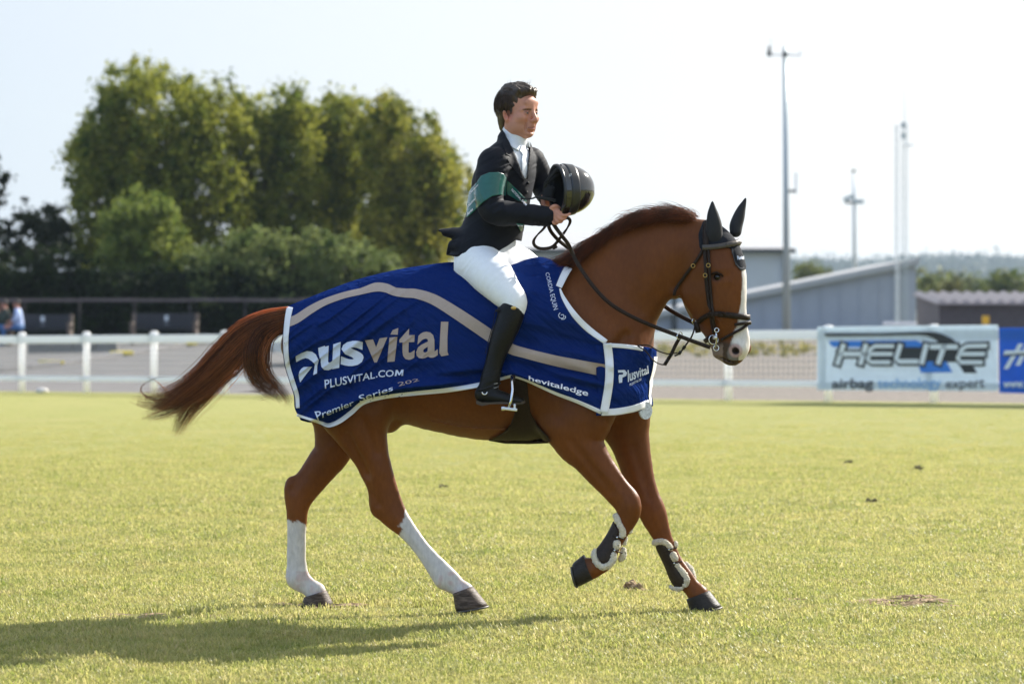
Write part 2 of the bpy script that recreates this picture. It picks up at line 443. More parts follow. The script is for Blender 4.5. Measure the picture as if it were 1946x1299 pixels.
def noise2(x, y, seed=0):                               # cheap smooth value noise on arrays
    r = np.random.default_rng(seed).random((64, 64)); xi = np.floor(x).astype(int); yi = np.floor(y).astype(int)
    fx, fy = x - xi, y - yi; fx = fx * fx * (3 - 2 * fx); fy = fy * fy * (3 - 2 * fy); g = lambda a, b: r[a % 64, b % 64]
    return (g(xi, yi) * (1 - fx) + g(xi + 1, yi) * fx) * (1 - fy) + (g(xi, yi + 1) * (1 - fx) + g(xi + 1, yi + 1) * fx) * fy - .5
# ------------------------------------------------------------------ terrain
def Yf(X): return 62.1 - .899 * (X + 9.85)
def ground_z(X, Y):
    X = np.asarray(X, float); Y = np.asarray(Y, float); yf = np.maximum(Yf(np.clip(X, -26, 18)), 30)
    zf = .0122 * np.clip(X, -26, 18) + .0115
    w = np.clip((Y - 19) / (yf - 19), 0, 1); w = w * w * (3 - 2 * w)
    t = np.clip((Y - yf) / (96 - yf), 0, 1)
    return np.where(Y < yf, zf * w, zf + (.75 - zf) * t)
def gz(X, Y): return float(ground_z(X, Y))
def ground_pt(px, py, lo=8, hi=96):                     # where the line through a photo pixel meets the ground
    for _ in range(50):
        m = (lo + hi) / 2; x, y, z = U(px, py, m)
        if z > gz(x, y): lo = m
        else: hi = m
    return U(px, py, m)
def sheet(name, xs, vfun, material, n=60, dz=0., kind='structure', sp=1.0):
    V, Fq = [], []
    m = len(xs)
    for j in range(n + 1):
        for x in xs:
            y = vfun(x, (j / n) ** sp); V.append((x, y, gz(x, y) + dz))
    for j in range(n):
        for i in range(m - 1): Fq.append((j * m + i, j * m + i + 1, (j + 1) * m + i + 1, (j + 1) * m + i))
    return mesh_obj(name, V, Fq, material, None, True, kind=kind)

def lawn_material():
    m = bpy.data.materials.new('lawn_turf'); m.use_nodes = True; n, l = m.node_tree.nodes, m.node_tree.links; b = n['Principled BSDF']
    t = n.new('ShaderNodeTexCoord')
    def noise(sc, det=4, st=(1, 1, 1), ro=.6):
        mp_ = n.new('ShaderNodeMapping'); mp_.inputs['Scale'].default_value = st; l.new(t.outputs['Object'], mp_.inputs['Vector'])
        z = n.new('ShaderNodeTexNoise'); z.inputs['Scale'].default_value = sc; z.inputs['Detail'].default_value = det; z.inputs['Roughness'].default_value = ro
        l.new(mp_.outputs['Vector'], z.inputs['Vector']); return z.outputs['Fac']
    def rng_(s, a, b_, c=0, d=1):
        r = n.new('ShaderNodeMapRange'); r.inputs['From Min'].default_value = a; r.inputs['From Max'].default_value = b_
        r.inputs['To Min'].default_value = c; r.inputs['To Max'].default_value = d; l.new(s, r.inputs['Value']); return r.outputs['Result']
    def mix(fac, A, B):
        x = n.new('ShaderNodeMix'); x.data_type = 'RGBA'; l.new(fac, x.inputs['Factor'])
        for k, q in (('A', A), ('B', B)):
            if isinstance(q, tuple): x.inputs[k].default_value = q
            else: l.new(q, x.inputs[k])
        return x.outputs['Result']
    c = mix(rng_(noise(1.1, 5), .35, .65), (.25, .265, .045, 1), (.35, .33, .075, 1))
    c = mix(rng_(noise(9, 6, (1, .6, 1)), .4, .7), c, (.36, .31, .10, 1))
    c = mix(rng_(noise(42, 5, ro=.7), .45, .75), c, (.11, .145, .022, 1))
    c = mix(rng_(noise(.35, 4, (1, 2, 1)), .52, .72, 0, .45), c, (.37, .31, .12, 1))
    l.new(c, b.inputs['Base Color']); b.inputs['Roughness'].default_value = .75; b.inputs['Specular IOR Level'].default_value = .25
    b.inputs['Sheen Weight'].default_value = .35; b.inputs['Sheen Roughness'].default_value = .5; b.inputs['Sheen Tint'].default_value = (.85, .85, .35, 1)
    bp = n.new('ShaderNodeBump'); bp.inputs['Strength'].default_value = .9; bp.inputs['Distance'].default_value = .03
    l.new(noise(70, 5, ro=.75), bp.inputs['Height']); l.new(bp.outputs['Normal'], b.inputs['Normal'])
    return m
M = {}
M['lawn'] = lawn_material()
xs = np.linspace(-40, 30, 71)
sheet('lawn', xs, lambda x, v: 2.5 + v * (max(Yf(min(max(x, -26), 18)), 30) + .25 - 2.5), M['lawn'], 70)
M['tarmac'] = mat('worn_tarmac', (.155, .145, .142), .85, var=.12, vscale=1.2, col2=(.12, .114, .112), bump=.4, bscale=90)
M['gravel'] = mat('gravel', (.23, .195, .165), .9, var=.45, vscale=14, col2=(.13, .112, .095), bump=.8, bscale=40, bdist=.03, detail=8)
edge = lambda x: max(Yf(min(max(x, -26), 18)), 30)
sheet('car_park', np.linspace(-40, .5, 42), lambda x, v: edge(x) + .22 + v * (112 - edge(x)), M['tarmac'], 30, -.012)
sheet('gravel_yard', np.linspace(.5, 40, 42), lambda x, v: edge(x) + .22 + v * (112 - edge(x)), M['gravel'], 30, -.014)
M['field'] = mat('rough_field', (.10, .115, .04), .9, var=.3, vscale=.2, col2=(.16, .14, .06))
mesh_obj('ground', [(-1900, -60, -.7), (1900, -60, -.7), (1900, 112, -.7), (-1900, 112, -.7), (1900, 112.1, .72), (-1900, 112.1, .72), (1900, 3200, .72), (-1900, 3200, .72)],
         [(0, 1, 2, 3), (3, 2, 4, 5), (5, 4, 6, 7)], M['field'], kind='structure')

# short mown grass: one clump mesh scattered over the nearer lawn
def grass_clump(name, nb, spread, hh, seed):
    r = np.random.default_rng(seed); V, Fq, Cc = [], [], []
    for i in range(nb):
        a = r.random() * 6.28; d = spread * math.sqrt(r.random()); bx, by = d * math.cos(a), d * math.sin(a)
        th = r.random() * 6.28; h = hh * (.5 + .8 * r.random()); lean = h * (.3 + 1.0 * r.random()); w = .0016 + .0016 * r.random()
        dx, dy = math.cos(th), math.sin(th); sx, sy = -dy * w, dx * w; k = len(V)
        V += [(bx - sx, by - sy, -.004), (bx + sx, by + sy, -.004), (bx + dx * lean * .35 + sx * .8, by + dy * lean * .35 + sy * .8, h * .65), (bx + dx * lean * .35 - sx * .8, by + dy * lean * .35 - sy * .8, h * .65), (bx + dx * lean, by + dy * lean, h)]
        Fq += [(k, k + 1, k + 2, k + 3), (k + 3, k + 2, k + 4)]
        t = r.random(); g = np.array((.26, .30, .06)) * (1 - t) + np.array((.56, .52, .19)) * t
        if r.random() < .13: g = np.array((.60, .52, .27))
        Cc += [g * (.8 + .4 * r.random())] * 5
    me = bpy.data.meshes.new(name); me.from_pydata(V, [], Fq); a = me.color_attributes.new('Col', 'FLOAT_COLOR', 'POINT')
    c4 = np.ones((len(V), 4), np.float32); c4[:, :3] = Cc; a.data.foreach_set('color', c4.ravel()); return me
M['blade'] = mat('grass_blades', (.2, .2, .05), .42, attr=True, transl=.55, spec=.4)
n, l = M['blade'].node_tree.nodes, M['blade'].node_tree.links                     # straw coloured and greener drifts across the turf
va = [q for q in n if q.type == 'VERTEX_COLOR'][0]; ge = n.new('ShaderNodeNewGeometry'); prev_ = va.outputs['Color']
for sc_, lo_, hi_, col_, am_ in ((.9, .42, .68, (.60, .52, .22, 1), .38), (5.5, .50, .72, (.62, .52, .25, 1), .5), (2.3, .48, .72, (.17, .25, .045, 1), .38), (14., .52, .74, (.20, .27, .05, 1), .42)):
    zz = n.new('ShaderNodeTexNoise'); zz.inputs['Scale'].default_value = sc_; zz.inputs['Detail'].default_value = 4; l.new(ge.outputs['Position'], zz.inputs['Vector'])
    mr_ = n.new('ShaderNodeMapRange'); mr_.inputs['From Min'].default_value = lo_; mr_.inputs['From Max'].default_value = hi_; mr_.inputs['To Max'].default_value = am_; l.new(zz.outputs['Fac'], mr_.inputs['Value'])
    mx_ = n.new('ShaderNodeMix'); mx_.data_type = 'RGBA'; mx_.inputs['B'].default_value = col_; l.new(prev_, mx_.inputs['A']); l.new(mr_.outputs['Result'], mx_.inputs['Factor']); prev_ = mx_.outputs['Result']
for q in n:
    if q.type == 'BSDF_PRINCIPLED': l.new(prev_, q.inputs['Base Color'])
    if q.type == 'BSDF_TRANSLUCENT': l.new(prev_, q.inputs['Color'])
def scatter(name, meshes, pts, scales, material, label, seed=0):
    me = bpy.data.meshes.new(name); me.vertices.add(len(pts)); me.vertices.foreach_set('co', np.asarray(pts, np.float32).ravel())
    at = me.attributes.new('sc', 'FLOAT', 'POINT'); at.data.foreach_set('value', np.asarray(scales, np.float32))
    o = bpy.data.objects.new(name, me); C.objects.link(o); o['kind'] = 'stuff'; tag(o, label, 'grass')
    ng = bpy.data.node_groups.new(name, 'GeometryNodeTree'); ng.interface.new_socket('Geometry', in_out='INPUT', socket_type='NodeSocketGeometry')
    ng.interface.new_socket('Geometry', in_out='OUTPUT', socket_type='NodeSocketGeometry')
    n, l = ng.nodes, ng.links; gi, go = n.new('NodeGroupInput'), n.new('NodeGroupOutput')
    ip = n.new('GeometryNodeInstanceOnPoints'); rv = n.new('FunctionNodeRandomValue'); rv.data_type = 'FLOAT_VECTOR'
    rv.inputs['Min'].default_value = (-.12, -.12, 0); rv.inputs['Max'].default_value = (.12, .12, 6.283)
    na = n.new('GeometryNodeInputNamedAttribute'); na.data_type = 'FLOAT'; na.inputs['Name'].default_value = 'sc'
    mtp = n.new('GeometryNodeMeshToPoints'); l.new(gi.outputs[0], mtp.inputs['Mesh']); l.new(mtp.outputs['Points'], ip.inputs['Points'])
    jn = n.new('GeometryNodeGeometryToInstance')
    for me_ in meshes[::-1]:
        src = bpy.data.objects.new(name + '_clump', me_); me_.materials.append(material)
        oi = n.new('GeometryNodeObjectInfo'); oi.inputs['Object'].default_value = src; oi.inputs['As Instance'].default_value = True
        l.new(oi.outputs['Geometry'], jn.inputs['Geometry'])
    l.new(jn.outputs['Instances'], ip.inputs['Instance']); ip.inputs['Pick Instance'].default_value = True
    l.new(rv.outputs['Value'], ip.inputs['Rotation']); l.new(na.outputs['Attribute'], ip.inputs['Scale'])
    l.new(ip.outputs['Instances'], go.inputs[0])
    md = o.modifiers.new('scatter', 'NODES'); md.node_group = ng
    return o
N = 80000; gy = 10.6 * np.exp(rng.random(N) * math.log(50 / 10.6)); gx = (rng.random(N) * 2 - 1) * (gy * .18 + 1.1)
dn = noise2(gx * 1.3 + 50, gy * 1.3, 3) + .5 * noise2(gx * 4 + 50, gy * 4, 5)
bare = np.zeros(N, bool)
for bx_, by_, ra, rb in ((1.98, 15.35, .34, .42), (-.95, 15.15, .3, .22), (.63, 16.0, .12, .12), (-.6, 15.0, .4, .12), (1.45, 15.5, .1, .14), (-1.7, 14.6, .35, .2)):
    bare |= (((gx - bx_) / ra) ** 2 + ((gy - by_) / rb) ** 2) < .35 + 1.1 * rng.random(N)
keep = ~(bare & (rng.random(N) < .9)); gx, gy, dn = gx[keep], gy[keep], dn[keep]
ok_ = gy < Yf(gx) - .4; gx, gy, dn = gx[ok_], gy[ok_], dn[ok_]; fade = np.clip((52 - gy) / 30, .12, 1)
gpts = np.stack([gx, gy, ground_z(gx, gy)], 1)
scatter('grass', [grass_clump('grass_clump_%s' % w_, 34, .085, .021, i) for i, w_ in enumerate(('fine', 'dense', 'tall', 'loose'))], gpts, (.75 + .55 * rng.random(len(gx)) + .7 * dn) * fade, M['blade'], 'short sunlit grass of the arena lawn')
# bare, scuffed patches and kicked-up clods
M['soil'] = mat('dry_soil', (.30, .19, .105), .95, var=.3, vscale=20, col2=(.36, .27, .15), bump=.8, bscale=60)
M['soil_dark'] = mat('damp_soil', (.11, .085, .04), .95, var=.4, vscale=60, col2=(.17, .15, .06), bump=.8, bscale=120)
def patch(cx, cy, ra, rb, seed):
    r = np.random.default_rng(seed); V = [(cx, cy, gz(cx, cy) + .012)]; n = 40
    for i in range(n):
        a = 6.283 * i / n; k = .55 + .75 * r.random()
        x, y = cx + ra * k * math.cos(a), cy + rb * k * math.sin(a); V.append((x, y, gz(x, y) + .003))
    return V, [(0, 1 + i, 1 + (i + 1) % n) for i in range(n)]
pv_, pf_ = [], []; rs_ = np.random.default_rng(77)
for k, (cx_, cy_, ra, rb, nn) in enumerate(((1.98, 15.35, .26, .30, 26), (-.95, 15.15, .2, .14, 9), (.63, 16.0, .07, .07, 2), (1.42, 15.5, .06, .1, 3), (-1.7, 14.6, .3, .16, 6))):
    for j in range(nn):
        a_, d_ = rs_.random() * 6.283, math.sqrt(rs_.random()); v, f = patch(cx_ + ra * d_ * math.cos(a_), cy_ + rb * d_ * math.sin(a_), .03 + .06 * rs_.random(), .02 + .05 * rs_.random(), 100 * k + j)
        n0 = len(pv_); pv_ += [(x, y, z + .004 + .006 * rs_.random()) for x, y, z in v]; pf_ += [tuple(i + n0 for i in q) for q in f]
mesh_obj('bare_soil', pv_, pf_, M['soil'], kind='structure')
def clod(px, py, s, label, m='soil_dark', seed=0):
    x, y, z = ground_pt(px, py); r = np.random.default_rng(seed); mb = MB()
    for k in range(7):
        a = r.random(3) - .5; mb.sphere((x + a[0] * s * 1.6, y + a[1] * s * 1.2, gz(x, y) + s * (.25 + .45 * r.random())), (s * (.3 + .4 * r.random()), s * (.3 + .3 * r.random()), s * (.22 + .3 * r.random())), 7, 5)
    v = np.array(mb.v); v += (r.random(v.shape) - .5) * s * .18
    return tag(mesh_obj('turf_clod', v, mb.f, M[m], smooth=False), label, 'clod', 'clods of turf kicked up on the lawn')
clod(1203, 1122, .05, 'brown kicked up clod of turf lying between the two front hooves', 'soil', 1)
clod(1748, 893, .045, 'small dark clod of earth farther out on the lawn below the white banner', seed=2)
clod(1612, 881, .035, 'tiny dark clod left of the bigger one on the sunlit lawn at right', seed=3)
clod(1655, 957, .04, 'greenish dark clod at mid distance on the right half of the lawn', seed=4)
clod(843, 928, .035, 'small brown clod on the lawn between the horse\'s hind and front legs', seed=5)

# ------------------------------------------------------------------ post and rail fence
M['post'] = mat('white_pvc_post', (.93, .93, .93), .35, transl=.6)
M['rail'] = mat('shade_greyed_pvc_rail', (.82, .84, .87), .4, transl=.28)  # rails greyer than the white posts: their shade is put into the colour
M['wire'] = mat('galvanised_wire', (.30, .32, .34), .5, metal=.2)
FD = Vector((1, -.899, 0)).normalized(); FN = Vector((-FD.y, FD.x, 0)); FN = FN if FN.y < 0 else -FN        # along the fence, and its camera side
fz = lambda X: gz(X, Yf(X) - .001)
fence = thing('post_and_rail_fence', 'white post and rail fence with grey wire netting along the edge of the lawn', 'fence', (6.5, Yf(6.5), fz(6.5)))
PX = [6.5 - 1.49 * k for k in range(-5, 19)]
for X in PX:
    Y = Yf(X); z = fz(X); mb = MB()
    mb.tube([(X, Y, z - .05), (X, Y, z + 1.165)], .068, 14)
    pm = mb.build('post', M['post'], fence, True)
    MB().tube([(X, Y, z + 1.13), (X, Y, z + 1.165), (X, Y, z + 1.185), (X, Y, z + 1.205), (X, Y, z + 1.215)], [.084, .084, .078, .055, .01], 14).build('cap', M['post'], pm, True)
for a, b in zip(PX[:-1], PX[1:]):
    P, Q = [Vector((x, Yf(x), fz(x))) for x in (a, b)]; off = FN * .085
    for h, hh in ((1.06, .155), (.28, .10)):
        mid = (P + Q) / 2 + off + Vector((0, 0, h)); L = (Q - P).length; d = (Q - P).normalized()
        rot = Matrix((d, d.cross(Vector((0, 0, 1))).normalized(), Vector((0, 0, 1)))).transposed()
        MB().box(mid, (L - .006, .04, hh), rot, .012).build('rail', M['rail'], fence, False)
for a, b in zip(PX[:-1], PX[1:]):
    P, Q = [Vector((x, Yf(x), fz(x))) for x in (a, b)]; mb = MB(); n = 20
    for i in range(n):
        p = P.lerp(Q, (i + .5) / n) + FN * .05; mb.box(p + Vector((0, 0, .66)), (.008, .008, .74))
    for i in range(8):
        h = .34 + i * .1; p, q = P + FN * .056 + Vector((0, 0, h)), Q + FN * .056 + Vector((0, 0, h)); mb.tube([p, q], .0045, 4, False)
    w_ = mb.build('wire_netting', M['wire'], fence); w_['kind'] = 'stuff'

# ------------------------------------------------------------------ advertising banners tied to the fence
M['ban'] = mat('pale_vinyl', (.72, .80, .87), .5, var=.04, vscale=3, transl=.3)
M['banblue'] = mat('blue_vinyl', (.012, .14, .62), .5, var=.06, vscale=2, transl=.3)
M['ink'] = mat('black_print', (.022, .026, .032), .6); M['blueink'] = mat('blue_print', (.035, .20, .66), .6)
M['lightblueink'] = mat('light_blue_print', (.22, .43, .72), .6); M['greyink'] = mat('grey_print', (.09, .10, .12), .6); M['midgrey'] = mat('mid_grey_print', (.33, .37, .38), .6)
M['whiteink'] = mat('white_print', (.70, .76, .80), .6)
def ban_pt(px, py, off):                                # point on the banner plane (camera side of the fence)
    u = (px - CX) / F; b0 = FN * off; Y = (62.1 - .899 * (9.85 - b0.x) + b0.y) / (1 + .899 * u); return U(px, py, Y)
def banner(name, quad, material, label):
    V, Fq = [], []; n, m = 24, 6; tl, tr, br, bl = [np.array(q, float) for q in quad]
    for j in range(m + 1):
        for i in range(n + 1):
            u, v = i / n, j / m; p = (tl * (1 - u) + tr * u) * (1 - v) + (bl * (1 - u) + br * u) * v
            V.append(ban_pt(p[0], p[1], .125 + .01 * math.sin(u * 9 + v) * v))
    for j in range(m):
        for i in range(n): Fq.append((j * (n + 1) + i, (j + 1) * (n + 1) + i, (j + 1) * (n + 1) + i + 1, j * (n + 1) + i + 1))
    k = len(V); V += [tuple(Vector(v) - FN * .006) for v in V]; Fq += [tuple(q + k for q in f[::-1]) for f in Fq]
    return tag(mesh_obj(name, V, Fq, material, None, True), label, 'banner', 'advertising banners on the fence')
def bprint(name, V2, T, material, parent, lay=0):
    V = [ban_pt(x, y, .141 + .002 * lay) for x, y in V2]; return mesh_obj(name, V, orient(V2, T), material, parent)
def bpoly(poly, material, parent, lay=0, name='print'):
    T = geometry.tessellate_polygon([[Vector((x, y, 0)) for x, y in poly]]); return bprint(name, np.array(poly, float), [list(t) for t in T], material, parent, lay)
ban = banner('banner', ((1553, 621), (1896, 617), (1896, 743), (1553, 741)), M['ban'], 'pale banner with a slanted outlined name and airbag technology expert in small type')
ban2 = banner('banner', ((1898, 623), (2190, 620), (2190, 752), (1899, 746)), M['banblue'], 'bright blue banner with a white hash mark at the right edge of the frame')
s6 = lambda q: (1520 + q[0] / 4.568, 600 + q[1] / 4.568)
sp = lambda L: [s6(q) for q in L]
bpoly(sp([(205, 150), (700, 150), (1060, 138), (1150, 138), (1230, 155), (1310, 190), (1385, 248), (1330, 262), (1290, 260), (1215, 235), (1165, 200), (1100, 172), (1030, 165), (700, 172), (230, 178)]), M['ink'], ban, 0, 'swoosh')
bpoly(sp([(250, 218), (1010, 212), (1095, 250), (1080, 275), (290, 270), (265, 250)]), M['blueink'], ban, 0, 'swoosh')
bpoly(sp([(880, 268), (1085, 268), (1075, 350), (1050, 395), (870, 370)]), M['ink'], ban, 0, 'swoosh')
bpoly(sp([(1090, 300), (1360, 290), (1360, 400), (1270, 400), (1100, 400)]), M['ink'], ban, 0, 'swoosh')
bpoly(sp([(1020, 395), (1270, 395), (1325, 490), (1050, 492)]), M['blueink'], ban, 1, 'swoosh')
bpoly(sp([(1385, 430), (1500, 430), (1540, 495), (1425, 495)]), M['ink'], ban, 1, 'swoosh')
def letter(strokes, parent, w=44):
    L = [sp(s_) for s_ in strokes]
    def thickline(path, ww):
        P = np.array(path, float); out_l, out_r = [], []
        for i in range(len(P)):
            d = P[min(i + 1, len(P) - 1)] - P[max(i - 1, 0)]; d /= np.linalg.norm(d) + 1e-9; nn = np.array([-d[1], d[0]]) * ww / 2
            e = d * ww * .5 * ((i == len(P) - 1) * 1.0 - (i == 0) * 1.0)
            out_l.append(P[i] + nn + e); out_r.append(P[i] - nn + e)
        V = np.array(out_l + out_r); n = len(P); T = []
        for i in range(n - 1): T += [[i, i + 1, n + i + 1], [i, n + i + 1, n + i]]
        return V, T
    for ww, mm, lay in ((w / 4.568 + 8.6, M['ink'], 2), (w / 4.568, M['whiteink'], 3)):
        Vs, Ts = [], []
        for p in L:
            V, T = thickline(p, ww); k = sum(len(v) for v in Vs); Vs.append(V); Ts += [[i + k for i in t] for t in T]
        bprint('lettering', np.vstack(Vs), Ts, mm, parent, lay)
letter([[(375, 262), (330, 405)], [(570, 262), (530, 405)], [(350, 330), (550, 330)]], ban, 42)
letter([[(800, 262), (650, 262), (610, 290), (590, 380), (620, 402), (770, 402)], [(600, 330), (790, 330)]], ban, 34)
letter([[(870, 262), (835, 375), (860, 395), (1010, 395)]], ban, 40)
letter([[(1095, 262), (1060, 400)]], ban, 42)
letter([[(1150, 268), (1350, 268)], [(1250, 268), (1205, 400)]], ban, 42)
letter([[(1610, 258), (1450, 262), (1405, 290), (1370, 370), (1400, 402), (1570, 402)], [(1390, 330), (1590, 330)]], ban, 36)
def btext(txt, quad, material, parent, bold=.02, shear=0.):
    V, T = glyphs(txt, bold, shear); return bprint('lettering', quad_map(V, quad), T, material, parent, 1)
btext('airbag', (s6((278, 545)), s6((640, 535)), s6((635, 660)), s6((275, 655))), M['greyink'], ban, .03)
btext('technology', (s6((675, 545)), s6((1225, 530)), s6((1225, 655)), s6((675, 650))), M['lightblueink'], ban, .012)
btext('expert', (s6((1265, 560)), s6((1605, 545)), s6((1600, 652)), s6((1265, 655))), M['greyink'], ban, .012)
for p, q in (((1768, 460), (1900, 240)), ((1870, 430), (1985, 200))):
    d = 18; bpoly(sp([(p[0], p[1]), (p[0] + 2.3 * d, p[1]), (q[0] + 2.3 * d, q[1]), (q[0], q[1])]), M['whiteink'], ban2, 0, 'emblem')
bpoly(sp([(1780, 300), (2000, 300), (1985, 335), (1765, 335)]), M['whiteink'], ban2, 1, 'emblem')
bpoly(sp([(1765, 335), (2000, 318), (2000, 340), (1765, 352)]), M['greyink'], ban2, 2, 'emblem')
btext('www.', (s6((1765, 575)), s6((1950, 570)), s6((1950, 622)), s6((1765, 622))), M['whiteink'], ban2, .03)

# ------------------------------------------------------------------ trees, bushes and hedge on the left
def leafmat(name, transl=.5): return mat(name, (.1, .12, .03), .6, attr=True, transl=transl, spec=.08)
M['leaf'] = leafmat('tree_leaves'); M['bark'] = mat('grey_brown_bark', (.11, .085, .06), .9, var=.3, vscale=6, bump=.6, bscale=20)
def leaves(name, cent, rad, per, size, colA, colB, parent, material, seed=0, up=.35, thin=0, tall=1.):
    r = np.random.default_rng(seed); cent = np.asarray(cent); cnt_ = np.full(len(cent), per); cnt_[len(cent) - thin:] = int(per * .22) if thin else per; n = int(cnt_.sum())
    i = np.repeat(np.arange(len(cent)), cnt_); d = r.normal(size=(n, 3)); d /= np.linalg.norm(d, axis=1, keepdims=True)
    q = np.minimum(np.abs(r.normal(size=n)) * .62, 1.25); rr = np.asarray(rad)[i]; P = cent[i] + d * (q * rr)[:, None] * np.array([1 / tall, 1, .8 * tall * tall])
    nn = d + np.array([0, 0, up]) + r.normal(size=(n, 3)) * .7; nn /= np.linalg.norm(nn, axis=1, keepdims=True)
    a = np.cross(nn, r.normal(size=(n, 3))); a /= np.linalg.norm(a, axis=1, keepdims=True); b = np.cross(nn, a)
    s_ = size * (.6 + .8 * r.random(n))[:, None]
    V = np.stack([P - a * s_, P + b * s_ * .5, P + a * s_, P - b * s_ * .5], 1).reshape(-1, 3)
    Fq = np.arange(4 * n).reshape(-1, 4)
    t = np.clip(r.random(len(cent))[i] * .7 + r.random(n) * .5 - .1, 0, 1)[:, None]
    c = np.array(colA) * (1 - t) + np.array(colB) * t; c *= (.75 + .5 * r.random(n))[:, None]
    return mesh_obj(name, V, Fq, material, parent, False, np.repeat(c, 4, 0))
def trunk_mb(base, top, r0, limbs, seed):
    r = np.random.default_rng(seed); mb = MB(); b, t = Vector(base), Vector(top)
    pts = [b.lerp(t, k / 6) + Vector((r.normal() * .12, r.normal() * .12, 0)) * (k > 0) for k in range(7)]
    mb.tube(pts, [r0 * (1 - .8 * k / 6) for k in range(7)], 9)
    for q in limbs:
        k = 2 + int(r.random() * 3.5); p = pts[k]; e = Vector(q); m_ = p.lerp(e, .5) + Vector((0, 0, .3))
        mb.tube([p, m_, e], [r0 * .35, r0 * .2, r0 * .06], 6)
    return mb
GT = 'tall trees behind the hedge'
def tree(name, cat, label, poly, Y, dY, nclump, cr, per, size, colA, colB, seed, group=None, trunk=True, edgekeep=.0, sparse=0):
    r = np.random.default_rng(seed); P = np.array(poly, float); lo, hi = P.min(0), P.max(0); cs, rs = [], []
    pxm = F / Y
    while len(cs) < nclump:
        q = lo + r.random((400, 2)) * (hi - lo); sd = poly_sd(q[:, 0], q[:, 1], poly)
        for (x, y), s_ in zip(q, sd):
            if len(cs) >= nclump: break
            rad_ = cr * (.55 + .8 * r.random())
            if s_ < -rad_ * pxm * .55 - edgekeep:
                if sparse and noise2(np.array(x / 22.), np.array(y / 22.), seed) > sparse: continue
                cs.append(U(x, y, Y + dY * (2 * r.random() - 1))); rs.append(rad_)
    m_ = 0
    while m_ < nclump * .16:                            # ragged sprays beyond the main outline
        q = lo - 14 + r.random((200, 2)) * (hi - lo + 28); sd = poly_sd(q[:, 0], q[:, 1], poly)
        for (x, y), s_ in zip(q, sd):
            if -.3 * cr * pxm < s_ < 5 and y < lo[1] + .8 * (hi[1] - lo[1]) and m_ < nclump * .16: cs.append(U(x, y, Y + dY * (2 * r.random() - 1))); rs.append(cr * (.3 + .45 * r.random())); m_ += 1
    bx = (lo[0] + hi[0]) / 2; X0 = U(bx, 600, Y)[0]; g = gz(X0, Y)
    o = thing(name, label, cat, (X0, Y, g), 0, group)
    leaves('crown', cs, rs, per, size, colA, colB, o, M['leaf'], seed, thin=m_, tall=1.22 if group == GT else 1.)
    ctr = np.array(cs); top = (X0, Y, g + (ctr[:, 2].max() - g) * .85)
    lim = [cs[k] for k in r.choice(len(cs), min(14, len(cs)), replace=False)]
    if trunk: trunk_mb((X0, Y, g - .1), top, .2 if hi[1] - lo[1] > 200 else .08, lim, seed).build('trunk' if hi[1] - lo[1] > 200 else 'stem', M['bark'], o, True)
    return o
GA, GB = (.060, .102, .016), (.35, .345, .050); BA, BB = (.085, .135, .022), (.27, .30, .065)
GT = 'tall trees behind the hedge'
tree('tree', 'tree', 'tallest broad yellow green tree, leftmost of the row behind the hedge', [(125, 520), (135, 430), (125, 300), (165, 235), (180, 185), (215, 135), (275, 108), (330, 125), (385, 165), (430, 152), (475, 195), (490, 300), (475, 400), (460, 520)], 108, 2.6, 430, .66, 170, .10, GA, GB, 11, GT)
tree('tree', 'tree', 'narrow pointed green tree second from the left in the row', [(445, 215), (490, 195), (545, 160), (572, 165), (600, 215), (620, 300), (615, 520), (430, 520), (440, 430), (440, 320)], 110, 2.0, 230, .62, 170, .098, GA, GB, 12, GT)
tree('tree', 'tree', 'thin feathery tree with twin tops in the middle of the row', [(590, 230), (610, 190), (635, 172), (665, 185), (700, 195), (720, 300), (700, 500), (600, 500)], 113, 2.0, 210, .56, 170, .095, GA, GB, 13, GT, sparse=.3)
tree('tree', 'tree', 'rounded yellow green tree at the end of the row just behind the rider', [(690, 225), (735, 180), (775, 200), (825, 235), (845, 280), (882, 310), (895, 345), (885, 420), (862, 500), (760, 530), (690, 500)], 109, 2.4, 340, .58, 170, .098, GA, (.37, .335, .052), 14, GT, sparse=.36)
tree('bush', 'bush', 'bright green bush standing in front of the tallest tree', [(180, 600), (190, 430), (205, 385), (232, 362), (262, 366), (285, 380), (318, 378), (340, 410), (352, 450), (372, 600)], 100, 1.4, 180, .48, 170, .09, BA, BB, 15)
tree('bush', 'bush', 'broad rounded green bush spreading between the trees and the horse\'s rump', [(350, 590), (348, 495), (420, 452), (520, 436), (620, 442), (700, 468), (748, 490), (770, 530), (765, 600)], 98.5, 1.5, 240, .48, 170, .085, (.07, .11, .026), (.22, .25, .085), 16)
tree('bush', 'bush', 'dark thin leaved bush against the sky at the far left', [(-40, 520), (-20, 440), (30, 400), (62, 375), (118, 392), (140, 440), (150, 520)], 106, 1.2, 60, .42, 60, .12, (.02, .03, .013), (.05, .06, .022), 17, sparse=.12)
tree('tree', 'tree', 'spindly dark tree cut by the left edge of the frame', [(-140, 560), (-120, 330), (-60, 260), (0, 300), (48, 312), (30, 345), (5, 372), (-10, 420), (0, 560)], 104, 1.2, 62, .4, 70, .12, (.02, .03, .013), (.06, .07, .022), 18, sparse=.2)
hd = [(-200, 640), (-200, 480), (0, 478), (130, 470), (200, 500), (380, 510), (760, 530), (760, 640)]
h = tree('hedge', 'hedge', 'long dark clipped hedge behind the benches', hd, 97.5, .7, 330, .5, 90, .11, (.012, .02, .007), (.032, .05, .014), 19, trunk=False)
